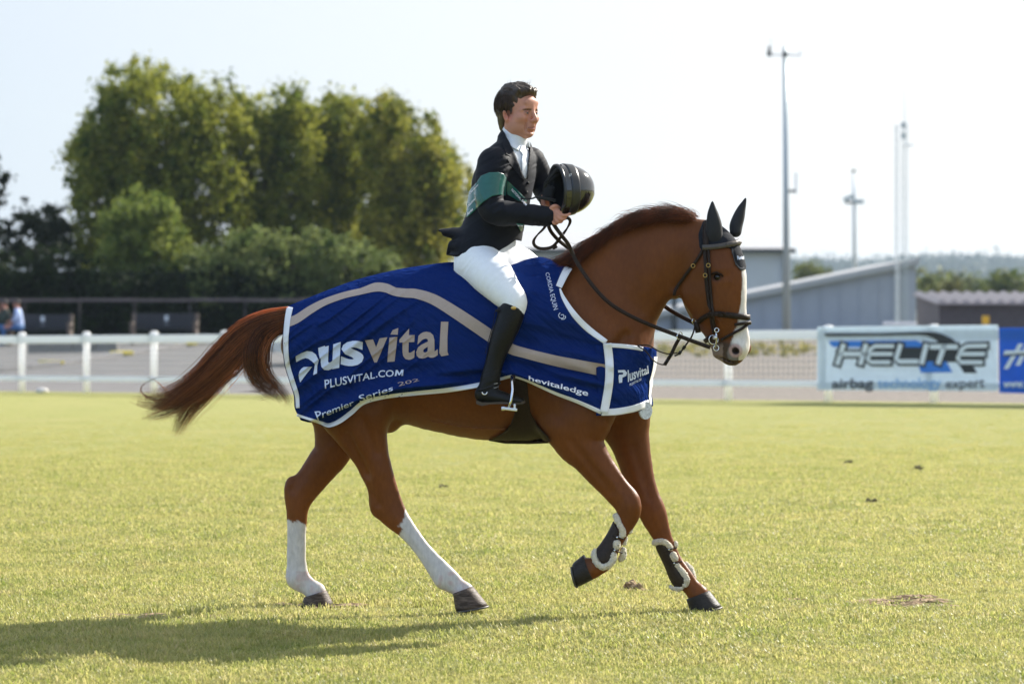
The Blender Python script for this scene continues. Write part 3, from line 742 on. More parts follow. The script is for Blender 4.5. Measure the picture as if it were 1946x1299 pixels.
mb = MB(); x0, x1 = U(-200, 0, 98)[0], U(775, 0, 98)[0]; mb.box(((x0 + x1) / 2, 98.6, .75 + 1.0), (x1 - x0, 1.0, 2.2)); mb.build('inner_twigs', mat('dark_twigs', (.016, .02, .009), .95, var=.4, vscale=5), h)

# ------------------------------------------------------------------ timber rail, benches, people, car park markings
M['oldwood'] = mat('weathered_timber', (.13, .105, .105), .85, var=.25, vscale=3, col2=(.08, .066, .062), stretch=(.6, 4, 4))  # rail timber darkened, shade from the hedge put into its colour
M['benchpost'] = mat('shade_darkened_timber_post', (.025, .022, .02), .9, var=.2, vscale=5)  # posts painted nearly black to stand in for the shade around them
tf = thing('timber_fence', 'weathered timber rail fence running in front of the hedge', 'fence', (U(0, 0, 95)[0], 95.2, gz(-10, 95)))
prev = None
for k in range(9):
    px = -60 + k * 105; x, y, _ = U(px, 600, 95.2); z = gz(x, y)
    MB().box((x, y + .06, z + .6), (.08, .08, 1.3)).build('post', M['benchpost'], tf)
    if prev is not None:
        MB().box(((x + prev) / 2, y, z + 1.19 + .01 * math.sin(k * 3)), (x - prev - .01, .045, .10), None, .01).build('rail', M['oldwood'], tf)
    prev = x
M['slat'] = mat('dark_plastic_slat', (.022, .022, .03), .6); M['conc'] = mat('brown_bench_end', (.13, .10, .08), .9, var=.2, vscale=10)
M['plaque'] = mat('pale_metal_plaque', (.55, .60, .63), .4)
def bench(px, Y, label, w=1.85):
    x = U(px, 0, Y)[0]; z = gz(x, Y); o = thing('bench', label, 'bench', (x, Y, z), 0, 'benches in front of the hedge')
    for s_ in (-1, 1):
        mb = MB(); xx = x + s_ * (w / 2)
        mb.box((xx, Y, z + .21), (.1, .5, .42), None, .01); mb.box((xx, Y + .27, z + .55), (.1, .12, .72), Matrix.Rotation(-.16, 3, 'X'), .01); mb.box((xx, Y - .08, z + .62), (.12, .5, .07), None, .01); mb.box((xx, Y - .28, z + .5), (.09, .08, .28), None, .01)
        mb.build('bench_end', M['conc'], o)
    for k in range(4): MB().box((x, Y - .2 + k * .12, z + .44), (w - .11, .1, .035), None, .006).build('slat', M['slat'], o)
    for k in range(4): MB().box((x, Y + .225 + k * .018, z + .54 + k * .105), (w - .11, .03, .093), None, .006).build('slat', M['slat'], o)
    MB().box((x + .04, Y + .24, z + .70), (.11, .012, .3), None, .004).build('plaque', M['plaque'], o)
    return o
bench(312, 90, 'empty bench with a pale plaque on its dark slatted back')
bench(76, 90, 'dark slatted bench with two people sitting at its end', 1.75)
M['skin_far'] = mat('skin', (.42, .2, .14), .6); M['jeans'] = mat('blue_denim', (.05, .13, .30), .8); M['shirt_far'] = mat('light_blue_shirt', (.36, .45, .66), .8)
M['hair_far'] = mat('dark_hair', (.03, .022, .018), .7); M['dark_top'] = mat('dark_green_top', (.03, .045, .035), .8)
def sitter(px, Y, face, shirt, label, raise_arm):
    x = U(px, 0, Y)[0]; z = gz(x, Y); f = face
    fl = Field((x - .75, Y - .75, z - .05), (x + .75, Y + .45, z + 1.4), .02)
    fl.add([(x, Y, z + .55, .14, .17), (x + f * .02, Y - .02, z + .75, .13, .17), (x + f * .04, Y - .03, z + .98, .11, .18), (x + f * .05, Y - .03, z + 1.07, .06, .07)], .05)
    fl.add([(x + f * .06, Y - .03, z + 1.06, .05, .05), (x + f * .08, Y - .04, z + 1.2, .095, .075), (x + f * .075, Y - .04, z + 1.25, .09, .075)], .03)
    for s_ in (-.1, .1):
        fl.add([(x, Y + s_ - .05, z + .53, .1, .09), (x + f * .3, Y + s_ - .12, z + .55, .075, .075), (x + f * .42, Y + s_ - .14, z + .5, .065, .065), (x + f * .44, Y + s_ - .14, z + .28, .055, .055), (x + f * .44, Y + s_ - .14, z + .06, .045, .045), (x + f * .55, Y + s_ - .15, z + .03, .035, .04)], .03)
    hand = (x + f * .26, Y - .16, z + 1.16) if raise_arm else (x + f * .34, Y - .2, z + .68)
    fl.add([(x + f * .03, Y - .2, z + .98, .06, .06), (x + f * .1, Y - .27, z + .76, .048, .048), hand + (.035, .035)], .03)
    fl.add([(x + f * .03, Y + .16, z + .98, .06, .06), (x + f * .14, Y + .12, z + .76, .048, .048), (x + f * .34, Y + .02, z + .7, .035, .035)], .03)
    skin, jean, sh = np.array((.42, .2, .14)), np.array((.05, .13, .30)), np.array(shirt)
    def colf(V):
        h_ = V[:, 2] - z; c = np.where((h_ < .62)[:, None], jean, sh)
        ar = (np.linalg.norm(V - np.array(hand), axis=1) < .2); c = np.where((ar | (h_ > 1.09))[:, None], skin, c); return c
    o = fl.obj('person', mat('seated_figure', (.3, .3, .3), .8, attr=True), None, 0, colf)
    tag(o, label, 'person')
    hh = Field((x - .3, Y - .3, z + 1.05), (x + .3, Y + .25, z + 1.45), .015); hh.ell((x + f * .065, Y - .035, z + 1.26), (.105, .09, .09)); hh.cut((x + f * .2, Y - .05, z + 1.17), (.12, .14, .09))
    hh.obj('hair', M['hair_far'], o)
    return o
sitter(37, 89.85, -1, (.40, .50, .74), 'person in a light blue top and jeans sitting on the bench', False)
sitter(13, 89.8, -1, (.03, .045, .035), 'person in a dark top holding one arm up at the left edge', True)
M['yellow'] = mat('worn_yellow_paint', (.85, .66, .05), .7, var=.2, vscale=8); M['kerb'] = mat('grey_kerb', (.16, .155, .16), .85, var=.2, vscale=4)
K0, K1, K2 = ground_pt(-60, 712), ground_pt(100, 695), ground_pt(355, 657)
kb = thing('kerb', 'low dark kerb crossing the car park with yellow painted blocks', 'kerb', K1)
ln = [Vector(K0), Vector(K1), Vector(ground_pt(228, 676)), Vector(K2), Vector(ground_pt(470, 650))]
for a, b in zip(ln[:-1], ln[1:]):
    n = 3
    for k in range(n):
        p, q = a.lerp(b, k / n), a.lerp(b, (k + .985) / n); d = (q - p); L = d.length; d.normalize(); rot = Matrix((d, Vector((0, 0, 1)).cross(d).normalized(), Vector((0, 0, 1)))).transposed()
        m_ = (p + q) / 2; m_.z = gz(m_.x, m_.y) + .05; MB().box(m_, (L, .25, .12), rot, .01).build('kerb_stone', M['kerb'], kb)
for px, py in ((100, 693), (233, 675), (355, 657), (480, 640)):
    x, y, z = ground_pt(px, py); MB().box((x, y - .2, z + .07), (.46, .6, .09), Matrix.Rotation(.5, 3, 'Z'), .02).build('yellow_block', M['yellow'], kb)
lw = thing('low_wall', 'low grey block wall at the back of the car park below the benches', 'wall', U(95, 680, 84))
for k in range(4):
    x = U(75, 0, 85)[0] + k * .62; MB().box((x, 85 + k * .02, gz(x, 85) + .16), (.6, .25, .36), None, .015).build('wall_block', mat('grey_wall_block', (.2, .185, .175), .9, var=.2, vscale=4) if k == 0 else bpy.data.materials['grey_wall_block'], lw)
x, y, z = ground_pt(80, 745, hi=61.5); st = MB(); st.sphere((x, y, z + .03), (.13, .09, .06), 9, 6); tag(st.build('stone', mat('white_stone', (.7, .66, .64), .8), None, True), 'small whitish stone at the foot of the fence', 'stone')

# parked car, mostly hidden behind the tail and rug
M['carpaint'] = mat('silver_car_paint', (.52, .54, .55), .25, metal=.5, clear=1); M['carglass'] = mat('dark_car_glass', (.02, .025, .03), .05, spec=.8)
M['tyre'] = mat('black_rubber', (.02, .02, .02), .85); M['rimm'] = mat('alloy_rim', (.5, .5, .52), .3, metal=.9); M['lamp'] = mat('clear_headlamp', (.75, .78, .8), .1, spec=.9)
cx0 = U(511, 0, 74)[0]; cy0 = 74.; cz0 = gz(cx0 + 2, cy0)
car = thing('parked_car', 'silver car parked beyond the fence behind the tail of the horse', 'car', (cx0 + 2, cy0, cz0))
prof = [(0, .45), (.04, .72), (.2, .82), (1.0, .95), (1.25, 1.0), (1.9, 1.42), (2.6, 1.47), (3.3, 1.42), (3.95, 1.02), (4.15, .98), (4.2, .5), (4.1, .25), (.1, .25)]
V = []; n = len(prof); rows = [(-.86, .94), (-.8, 1), (-.4, 1.01), (.4, 1.01), (.8, 1), (.86, .94)]
for yy, sc in rows:
    for px_, pz in prof: V.append((cx0 + 2.1 + (px_ - 2.1) * sc, cy0 + yy * (1 if pz < 1.05 else .82), cz0 + .25 + (pz - .25) * sc))
Fq = [(j * n + i, (j + 1) * n + i, (j + 1) * n + (i + 1) % n, j * n + (i + 1) % n) for j in range(5) for i in range(n)] + [tuple(range(n)), tuple(5 * n + i for i in range(n))[::-1]]
mesh_obj('body', V, Fq, M['carpaint'], car, False)
for s_ in (-1, 1):
    MB().add([(cx0 + a, cy0 + s_ * b, cz0 + c) for a, b, c in ((1.35, .868, 1.0), (1.95, .735, 1.36), (3.2, .735, 1.36), (3.75, .868, 1.0))], [(0, 1, 2, 3)]).build('window', M['carglass'], car)
    MB().sphere((cx0 + .1, cy0 + s_ * .6, cz0 + .68), (.1, .17, .08)).build('headlight', M['lamp'], car, True)
    for wx in (.8, 3.4):
        w_ = MB().tube([(cx0 + wx, cy0 + s_ * .68, cz0 + .31), (cx0 + wx, cy0 + s_ * .89, cz0 + .31)], .31, 20).build('wheel', M['tyre'], car, False)
        MB().tube([(cx0 + wx, cy0 + s_ * .885, cz0 + .31), (cx0 + wx, cy0 + s_ * .9, cz0 + .31)], .2, 14).build('rim', M['rimm'], w_)
MB().add([(cx0 + a, cy0 + b, cz0 + c) for a, b, c in ((1.27, -.7, 1.03), (1.27, .7, 1.03), (1.83, .6, 1.4), (1.83, -.6, 1.4))], [(0, 1, 2, 3)]).build('windscreen', M['carglass'], car)

# ------------------------------------------------------------------ grey sheds, masts, shed and hills on the right
M['clad'] = mat('grey_steel_cladding', (.365, .385, .44), .55, var=.05, vscale=.6); M['clad2'] = mat('pale_grey_cladding', (.47, .50, .53), .55, var=.04, vscale=.5)
M['roofp'] = mat('pale_sheet_roof', (.40, .40, .41), .7, var=.04, vscale=.5); M['trim'] = mat('light_metal_trim', (.42, .42, .44), .5); M['dk'] = mat('dark_metal', (.05, .055, .06), .5, metal=.4)
YB = 150.
b = thing('steel_shed', 'large grey steel shed with a single sloping roof behind the fence', 'building', (U(1500, 0, YB)[0], YB, .72))
def wall_strip(px0, px1, top0, top1, Y, depth, name, material, parent, zb=.6):
    (xa, _, za), (xb, _, zb2) = U(px0, top0, Y), U(px1, top1, Y)
    return MB().add([(xa, Y, zb), (xb, Y, zb), (xb, Y, zb2), (xa, Y, za), (xa, Y + depth, zb), (xb, Y + depth, zb), (xb, Y + depth, zb2), (xa, Y + depth, za)], [(0, 1, 2, 3), (5, 4, 7, 6), (1, 5, 6, 2), (4, 0, 3, 7), (3, 2, 6, 7)]).build(name, material, parent)
wall_strip(1180, 1741, 605, 497, YB, 18, 'wall', M['clad'], b)
ntop = lambda px: 605 + (px - 1180) / (1741 - 1180) * (497 - 605)
for k in range(15):                                     # lap joints between the cladding sheets
    px = 1190 + k * 37.; x, _, zt = U(px, ntop(px) + 5, YB); MB().box((x, YB - .02, (zt + .6) / 2), (.09, .04, zt - .6)).build('cladding_joint', M['clad'], b)
(xa, _, za), (xb, _, zb) = U(1172, 606.5, YB - .4), U(1748, 490, YB - .4)
MB().add([(xa, YB - .4, za - .30), (xb, YB - .4, zb - .30), (xb, YB - .4, zb), (xa, YB - .4, za), (xa, YB + 18.4, za - .30), (xb, YB + 18.4, zb - .30), (xb, YB + 18.4, zb), (xa, YB + 18.4, za)], [(0, 1, 2, 3), (5, 4, 7, 6), (1, 5, 6, 2), (4, 0, 3, 7), (3, 2, 6, 7), (1, 0, 4, 5)]).build('roof', M['roofp'], b)
MB().box((U(1281, 0, YB)[0], YB - .12, 1.6), (.25, .2, 2.2)).build('door_post', M['dk'], b)
MB().tube([U(1706, 500, YB - .2), U(1706, 640, YB - .2)], .1, 8).build('drainpipe', M['clad2'], b)
YA = 185.
a_ = thing('barn', 'long pale roofed grey barn seen between the rider and the horse\'s neck', 'building', (U(1200, 0, YA)[0], YA, .72))
wall_strip(905, 1500, 471, 471, YA, 16, 'wall', M['clad2'], a_)
(x0, _, ze), (x1, _, _), (r0, _, zr), (r1, _, _) = U(900, 472, YA - .4), U(1512, 472, YA - .4), U(925, 431, YA), U(1408, 433, YA)
MB().add([(x0, YA - .4, ze), (x1, YA - .4, ze), (r1, YA + 8, zr), (r0, YA + 8, zr), (x0, YA + 16.4, ze), (x1, YA + 16.4, ze)], [(0, 1, 2, 3), (1, 5, 2), (5, 4, 3, 2), (4, 0, 3)]).build('roof', M['roofp'], a_)
MB().box(((x0 + x1) / 2, YA - .5, ze - .14), (x1 - x0, .18, .26)).build('gutter', M['dk'], a_)
MB().box((U(1494, 0, YA)[0], YA - .1, (ze + .7) / 2), (.5, .2, ze - .7)).build('corner_trim', M['clad'], a_)
# masts
M['steel'] = mat('galvanised_steel', (.36, .42, .44), .4, metal=.3); M['palesteel'] = mat('pale_galvanised_steel', (.62, .65, .68), .5, metal=.1)
YM = 112.; mz = gz(U(1492, 0, 100)[0], 100)
ms = thing('weather_mast', 'tall slim grey mast with a crossbar of instruments on top', 'mast', U(1493, 655, YM))
MB().tube([(U(1495, 0, YM)[0], YM, mz - .2), U(1493.5, 360, YM), U(1492, 90, YM)], [.15, .1, .075], 10).build('pole', M['steel'], ms, True)
MB().tube([U(1459, 104, YM), U(1522, 105, YM)], .028, 6).build('crossbar', M['palesteel'], ms)
MB().tube([U(1462, 107, YM), U(1462, 98, YM), U(1462, 96, YM), U(1462, 88, YM)], [.085, .085, .05, .04], 8).build('anemometer', M['dk'], ms)
MB().box(U(1492, 104, YM), (.17, .17, .2)).build('clamp', M['dk'], ms)
MB().tube([U(1465, 92, YM), U(1465, 74, YM)], .012, 4).build('rod', M['palesteel'], ms)
MB().tube([U(1520, 104, YM), U(1521, 96, YM)], .02, 5).build('wind_vane', M['palesteel'], ms)
MB().tube([U(1495, 363, YM), U(1513, 363, YM)], .05, 6).build('bracket', M['dk'], ms); MB().tube([U(1512.5, 368, YM), U(1513, 328, YM)], .038, 6).build('antenna', M['palesteel'], ms)
YL = 210.
lp = thing('floodlight_pole', 'floodlight pole with two lamp heads and a camera on its tip', 'floodlight', U(1623, 640, YL))
MB().tube([(U(1624, 0, YL)[0], YL, .7), U(1623.5, 385, YL), U(1622.5, 328, YL)], [.16, .12, .07], 8).build('pole', M['palesteel'], lp, True)
for c, rt in ((U(1613, 376, YL), -.35), (U(1631, 383, YL), .05)): MB().box(c, (.75, .4, .28), Matrix.Rotation(rt, 3, 'Y'), .04).build('lamp_head', M['steel'], lp)
MB().box(U(1616, 385, YL), (.7, .3, .16)).build('mount', M['dk'], lp); MB().sphere(U(1622.5, 325, YL), .14).build('camera_dome', M['dk'], lp, True)
def lattice(px, y0, Y, w, name, label, ant, dish):
    o = thing(name, label, 'mast', U(px, 640, Y), 0, 'lattice radio masts'); zt = U(px, y0, Y)[2]; x = U(px, 0, Y)[0]; g = .7
    for k in range(3):
        a = 2.1 * k + .4; p = Vector((x + w * math.cos(a), Y + w * math.sin(a), 0))
        MB().tube([p + Vector((0, 0, g)), p + Vector((0, 0, zt))], .016, 5).build('leg', M['steel'] if dish else M['palesteel'], o)
    mb = MB(); n = int((zt - g) / .45)
    for i in range(n):
        for k in range(3):
            a, b2 = 2.1 * k + .4, 2.1 * (k + 1) + .4; h0 = g + i * .45
            mb.tube([(x + w * math.cos(a), Y + w * math.sin(a), h0), (x + w * math.cos(b2), Y + w * math.sin(b2), h0 + .45)], .009, 3, False)
    br = mb.build('brace', M['steel'] if dish else M['palesteel'], o); br['kind'] = 'stuff'
    if ant: MB().tube([(x, Y, zt - .3), (x, Y, U(px, ant, Y)[2])], [.03, .012], 5).build('antenna', M['palesteel'], o)
    if dish:
        for py in (238, 258): MB().tube([U(px - 2, py - 5, Y), U(px - 2, py + 5, Y)], .11, 8).build('radio_unit', M['steel'], o)
        MB().box(U(px + 8, 276, Y), (.42, .1, .06)).build('dipole', M['palesteel'], o)
    return o
lattice(1719, 232, 140, .15, 'lattice_mast', 'lattice radio mast carrying equipment boxes and a long whip antenna', 168, True)
lattice(1704, 236, 141, .085, 'lattice_mast', 'plainer thin lattice mast just left of the one with the whip antenna', None, False)
# low brown shed with a corrugated roof
M['shedw'] = mat('brown_shed_boards', (.095, .075, .075), .8, var=.12, vscale=2); M['shedside'] = mat('paler_shed_side', (.20, .165, .155), .8, var=.08, vscale=2); M['corr'] = mat('pinkish_roof_sheets', (.36, .315, .31), .7, var=.05, vscale=1)
YS = 104.
sh = thing('shed', 'low brown shed with a pale corrugated roof at the right', 'shed', (U(1850, 0, YS)[0], YS, .75))
xl, xr, xc = U(1744, 0, YS)[0], U(2060, 0, YS)[0], U(1785, 0, YS)[0]; zt = U(0, 577, YS)[2]
MB().add([(xc, YS, .6), (xr, YS, .6), (xr, YS, zt), (xc, YS, zt)], [(0, 1, 2, 3)]).build('front_wall', M['shedw'], sh)
zt2 = U(0, 562, YS + 3.2)[2]; xl2 = U(1742, 0, YS + 3.2)[0]
MB().add([(xl2, YS + 3.2, .6), (xc, YS, .6), (xc, YS, zt), (xl2, YS + 3.2, zt2)], [(0, 1, 2, 3)]).build('side_wall', M['shedside'], sh)
MB().add([(xl2, YS + 3.2, .6), (xr, YS + 3.2, .6), (xr, YS + 3.2, zt2), (xl2, YS + 3.2, zt2), (xr, YS, .6), (xr, YS, zt)], [(1, 0, 3, 2), (4, 1, 2, 5)]).build('back_wall', M['shedw'], sh)
for k in range(13):
    f0, f1 = k / 13, (k + .985) / 13; A = Vector((xc - .12, YS - .25, zt + .02)).lerp(Vector((xr + .1, YS - .25, zt + .02)), f0); A1 = Vector((xc - .12, YS - .25, zt + .02)).lerp(Vector((xr + .1, YS - .25, zt + .02)), f1)
    B0 = Vector((xl2 - .1, YS + 3.4, zt2 + .06)).lerp(Vector((xr + .1, YS + 3.4, zt2 + .06)), f0); B1 = Vector((xl2 - .1, YS + 3.4, zt2 + .06)).lerp(Vector((xr + .1, YS + 3.4, zt2 + .06)), f1)
    up = Vector((0, 0, .05)); m0, m1 = (A + A1) / 2 + Vector((0, 0, .13)), (B0 + B1) / 2 + Vector((0, 0, .13))
    MB().add([A, m0, A1, B1, m1, B0, A - up, A1 - up, B1 - up, B0 - up], [(0, 1, 4, 5), (1, 2, 3, 4), (0, 6, 7, 2, 1), (2, 7, 8, 3), (6, 0, 5, 9)]).build('roof_sheet', M['corr'], sh)
sg = thing('yellow_sign', 'small yellow sign on a stake beyond the fence', 'sign', U(1873, 640, 92)); x, y, z = U(1873, 608, 92)
MB().box((x, y, z), (.22, .02, .26), None, .005).build('plate', mat('yellow_plate', (.75, .42, .02), .5), sg); MB().tube([(x, y + .03, gz(x, 92) - .1), (x, y + .03, z)], .02, 6).build('stake', M['dk'], sg)
x, y, z = U(1710, 612, 66); zb = gz(x, y); cb = thing('utility_cabinet', 'white flat topped cabinet showing just above the fence rail', 'cabinet', (x, y, zb))
MB().box((x, y, (zb + z) / 2 - .05), (.62, .4, z - zb - .1), None, .01).build('body', mat('white_cabinet', (.78, .76, .76), .5), cb); MB().box((x, y, z - .03), (.68, .46, .07), None, .015).build('lid', bpy.data.materials['white_cabinet'], cb)
# weeds in the gravel
wc, wr_ = [], []
for k in range(70):
    px = 1250 + 320 * rng.random(); py = 655 + 22 * rng.random(); q = ground_pt(px, py, 40); wc.append((q[0], q[1], q[2] + .05)); wr_.append(.12 + .2 * rng.random())
wo = leaves('weeds', wc, wr_, 40, .05, (.16, .16, .04), (.42, .36, .10), None, M['leaf'], 5); wo['kind'] = 'stuff'; tag(wo, 'yellowed weeds growing through the gravel beyond the fence', 'weeds')
# hills and far wood
V, Fq = [], []; n = 80
for i in range(n + 1):
    px = 900 + 1500 * i / n; top = 507 - 8 * math.sin((px - 1500) / 230.) + 5 * math.sin(px / 61.)
    for Y, k in ((1500, 0), (1900, .55), (2400, 1), (3000, .9)):
        x, _, z = U(px, 600 + (top - 600) * k, Y); V.append((x, Y, z if k else .6))
for i in range(n):
    for j in range(3): Fq.append((i * 4 + j, (i + 1) * 4 + j, (i + 1) * 4 + j + 1, i * 4 + j + 1))
mesh_obj('hills', V, Fq, mat('wooded_hill', (.06, .085, .035), .95, var=.4, vscale=.02, col2=(.10, .11, .05)), kind='structure', smooth=True)
r = np.random.default_rng(40); cs, rs = [], []
for k in range(900):
    px = 1480 + 620 * r.random(); t = r.random() ** .6; top = 507 - 8 * math.sin((px - 1500) / 230.) + 5 * math.sin(px / 61.); Y = 1600 + 770 * t
    kk = np.interp(Y, [1500, 1900, 2400], [0, .55, 1]); x, _, z = U(px, 600 + (top - 600) * kk, Y); cs.append((x, Y, z + 3)); rs.append(5.5 + 6.5 * r.random())
fw = leaves('far_wood', cs, rs, 40, 2.0, (.02, .034, .018), (.05, .066, .03), None, leafmat('far_wood_leaves', .15), 41); fw['kind'] = 'stuff'; tag(fw, 'distant hazy wood covering the hills at the right', 'wood')
GR = 'trees behind the brown shed'
tree('tree', 'tree', 'pale green loose tree right behind the left end of the brown shed', [(1738, 600), (1736, 535), (1752, 508), (1775, 515), (1800, 540), (1810, 600)], 215, 4, 40, 1.1, 70, .22, (.09, .12, .035), (.22, .22, .08), 31, GR)
tree('tree', 'tree', 'dark rounded tree behind the brown shed', [(1765, 600), (1775, 545), (1800, 530), (1830, 535), (1850, 560), (1850, 600)], 205, 3, 40, 1.0, 70, .2, (.04, .055, .016), (.12, .11, .03), 32, GR)
tree('tree', 'tree', 'broad green tree rising highest above the brown shed', [(1845, 600), (1850, 550), (1880, 522), (1915, 512), (1950, 530), (1975, 600)], 210, 4, 60, 1.2, 70, .22, (.045, .075, .02), (.15, .16, .04), 33, GR)
tree('tree', 'tree', 'wide pale tree farther back between the sheds and hill', [(1730, 580), (1790, 520), (1840, 520), (1880, 540), (1890, 590)], 300, 5, 50, 1.7, 70, .3, (.09, .12, .05), (.19, .20, .08), 34, GR)
tree('tree', 'tree', 'small round tree top showing over the sloping shed roof', [(1508, 560), (1510, 508), (1530, 496), (1555, 497), (1575, 512), (1585, 560)], 260, 3, 30, 1.1, 70, .22, (.04, .07, .02), (.14, .15, .04), 35)
# ------------------------------------------------------------------ the horse
YAW = R(-11)                                            # heading: to the right, turned a little towards the camera
RH = rotz(YAW)
def ymid(px): return 14.94 - .194 * (px - 650) / 390
def PT(px, py, yo=0.): return np.array(U(px, py, ymid(px) + yo))
def ND(px, py, yo, rp, w):                              # limb node: photo pixel, offset from the midplane, radius in pixels, half width in metres
    Y = ymid(px) + yo; return np.array(U(px, py, Y) + (rp * Y / F, w))
def CH(L): return [ND(*q) for q in L]
horse = thing('horse', 'chestnut horse with a white blaze and white hind socks cantering across the lawn', 'horse', (PT(900, 1158)[0], 14.8, 0))
TORSO = [(583, 655, 0, 48, .17), (620, 650, 0, 80, .235), (670, 656, 0, 109, .275), (730, 660, 0, 128, .285), (800, 664, 0, 145, .292), (880, 672, 0, 156, .295), (960, 678, 0, 160, .285), (1040, 670, 0, 156, .262), (1100, 668, 0, 140, .245), (1145, 682, 0, 92, .215), (1176, 702, 0, 50, .15)]
NECK = [(1102, 645, 0, 108, .16), (1146, 590, 0, 100, .132), (1204, 520, 0, 85, .112), (1258, 488, 0, 70, .095), (1306, 472, 0, 56, .082), (1335, 470, 0, 46, .07)]
SADDLEBACK = [(1000, 560, 0, 44, .07), (1050, 560, 0, 48, .075), (1110, 560, 0, 40, .06)]
NHIND = [(662, 655, -.10, 92, .13), (668, 740, -.155, 84, .125), (684, 812, -.165, 53, .095), (703, 861, -.16, 36, .07), (714, 893, -.16, 31.5, .058), (725, 921, -.155, 29, .047), (736, 958, -.15, 30, .042), (754, 985, -.15, 24, .038), (774, 1007, -.15, 18.5, .030), (795, 1034, -.15, 16, .027), (818, 1062, -.15, 17.5, .028), (845, 1095, -.15, 22.5, .034), (868, 1113, -.15, 17.5, .030), (882, 1125, -.15, 20, .040)]
FHIND = [(640, 650, .10, 92, .13), (646, 740, .155, 78, .125), (644, 795, .165, 52, .095), (634, 853, .16, 37, .07), (616, 880, .16, 33, .058), (594, 908, .155, 30, .047), (570, 940, .15, 28, .042), (565, 968, .15, 21.5, .038), (564, 998, .15, 19, .030), (563.5, 1035, .15, 18.5, .027), (564, 1070, .15, 19, .028), (567, 1097, .15, 22.5, .034), (585, 1113, .15, 17.5, .030), (600, 1124, .15, 20, .040)]
NFORE = [(1112, 695, -.10, 80, .13), (1098, 770, -.15, 76, .11), (1096, 828, -.16, 50, .085), (1118, 863, -.16, 37, .07), (1142, 895, -.155, 32, .058), (1167, 926, -.15, 27.5, .047), (1187, 948, -.145, 26, .043), (1195, 968, -.145, 23.5, .042), (1191, 988, -.145, 19.5, .034), (1179, 1010, -.15, 16, .027), (1164, 1036, -.15, 16, .026), (1149, 1062, -.15, 20, .034), (1133, 1076, -.15, 18, .03), (1119, 1080, -.15, 22, .040)]
FFORE = [(1130, 700, .10, 76, .13), (1174, 770, .15, 62, .11), (1192, 822, .16, 42, .085), (1205, 870, .16, 33.5, .065), (1217, 915, .155, 28.5, .052), (1230, 950, .15, 26, .045), (1241, 977, .15, 26, .043), (1252, 1003, .15, 21, .035), (1265, 1032, .15, 16.5, .027), (1281, 1066, .15, 16, .026), (1297, 1095, .15, 19.5, .034), (1314, 1115, .15, 17, .030), (1327, 1129, .15, 20, .040)]
HYAW = R(-24); RHD = rotz(HYAW)
HEAD = [(1338, 462, 0, 42, .070), (1350, 490, 0, 58, .096), (1353, 522, 0, 67, .104), (1356, 552, 0, 65, .098), (1363, 580, 0, 58, .086), (1374, 607, 0, 48, .070), (1382, 632, 0, 42, .058), (1389, 652, 0, 37.5, .057), (1391, 668, 0, 27, .050)]
JAW = [(1318, 540, -.048, 30, .022), (1322, 562, -.05, 28, .024), (1340, 590, -.04, 24, .018)]
JAW2 = [(1318, 540, .048, 30, .022), (1322, 562, .05, 28, .024), (1340, 590, .04, 24, .018)]
lo = PT(520, 1200, 0) - [.1, .1, .1]; hi = PT(1445, 370) + [.1, .1, .1]
hb = Field((lo[0], 14.0, -.06), (hi[0], 15.6, 2.0), .0068)
hb.add(CH(TORSO), .02, RH); hb.add(CH(SADDLEBACK), .08, RH)
hb.add(CH(NECK), .07, RH)
hb.add(CH(HEAD), .035, RHD); hb.add(CH(JAW), .02, RHD); hb.add(CH(JAW2), .02, RHD)
for L, k in ((NHIND, .07), (FHIND, .07), (NFORE, .06), (FFORE, .06)): hb.add(CH(L), k, RH)
# muscle and bone landmarks
def bump(px, py, yo, r, k=.03, Rm=RH): hb.ell(PT(px, py, yo), r, k, Rm)
bump(1135, 705, -.165, (.10, .05, .13), .07); bump(1135, 705, .165, (.10, .05, .13), .07)            # shoulders
bump(1176, 735, -.08, (.085, .08, .10), .06); bump(1176, 735, .08, (.085, .08, .10), .06)            # breast
bump(1060, 812, -.17, (.07, .05, .06), .05)                                                       # elbow
bump(700, 772, -.2, (.09, .05, .1), .06)                                                          # stifle
bump(715, 962, -.15, (.022, .022, .04), .04); bump(552, 924, .15, (.022, .022, .045), .04)          # points of hock
bump(840, 1103, -.15, (.022, .024, .024), .035); bump(558, 1101, .15, (.022, .024, .024), .035)      # ergots
bump(1200, 955, -.15, (.03, .034, .045), .035); bump(1247, 970, .15, (.028, .034, .05), .035)
bump(738, 806, -.05, (.05, .06, .04), .05)                                                        # flank and sheath
def HP(px, py, l): return PT(px, py) + RHD @ np.array((0, l, 0))
for s_ in (-1, 1):
    bump(1383, 512, 0, (.001,) * 3) if False else hb.ell(HP(1384, 512, s_ * .083), (.034, .022, .02), .02, RHD)   # brow
    hb.cut(HP(1376, 526, s_ * .108), (.024, .016, .015), .012, RHD); hb.ell(HP(1377, 525, s_ * .088), (.022, .02, .018), .006, RHD)
    hb.ell(HP(1385, 536, s_ * .085), (.04, .012, .012), .02, RHD)
    hb.ell(HP(1368, 585, s_ * .072), (.012, .014, .08), .03, RHD @ euler(0, -.25, 0))                          # facial crest
    hb.ell(HP(1408, 661, s_ * .038), (.036, .026, .036), .02, RHD); hb.cut(HP(1406, 668, s_ * .062), (.016, .018, .013), .008, RHD @ euler(0, .5, 0))
    hb.cut(HP(1352, 540, s_ * .118), (.05, .012, .035), .03, RHD)
hb.ell(PT(1369, 672), (.036, .034, .022), .02, RHD); hb.cut(PT(1382, 682), (.05, .05, .003), .008, RHD @ euler(0, .35, 0))
hb.ell(PT(1283, 556), (.02, .06, .03), .03, RH)
hb.cut(PT(1262, 540, -.135), (.02, .03, .14), .05, RH @ euler(0, .55, 0))                                         # jugular groove
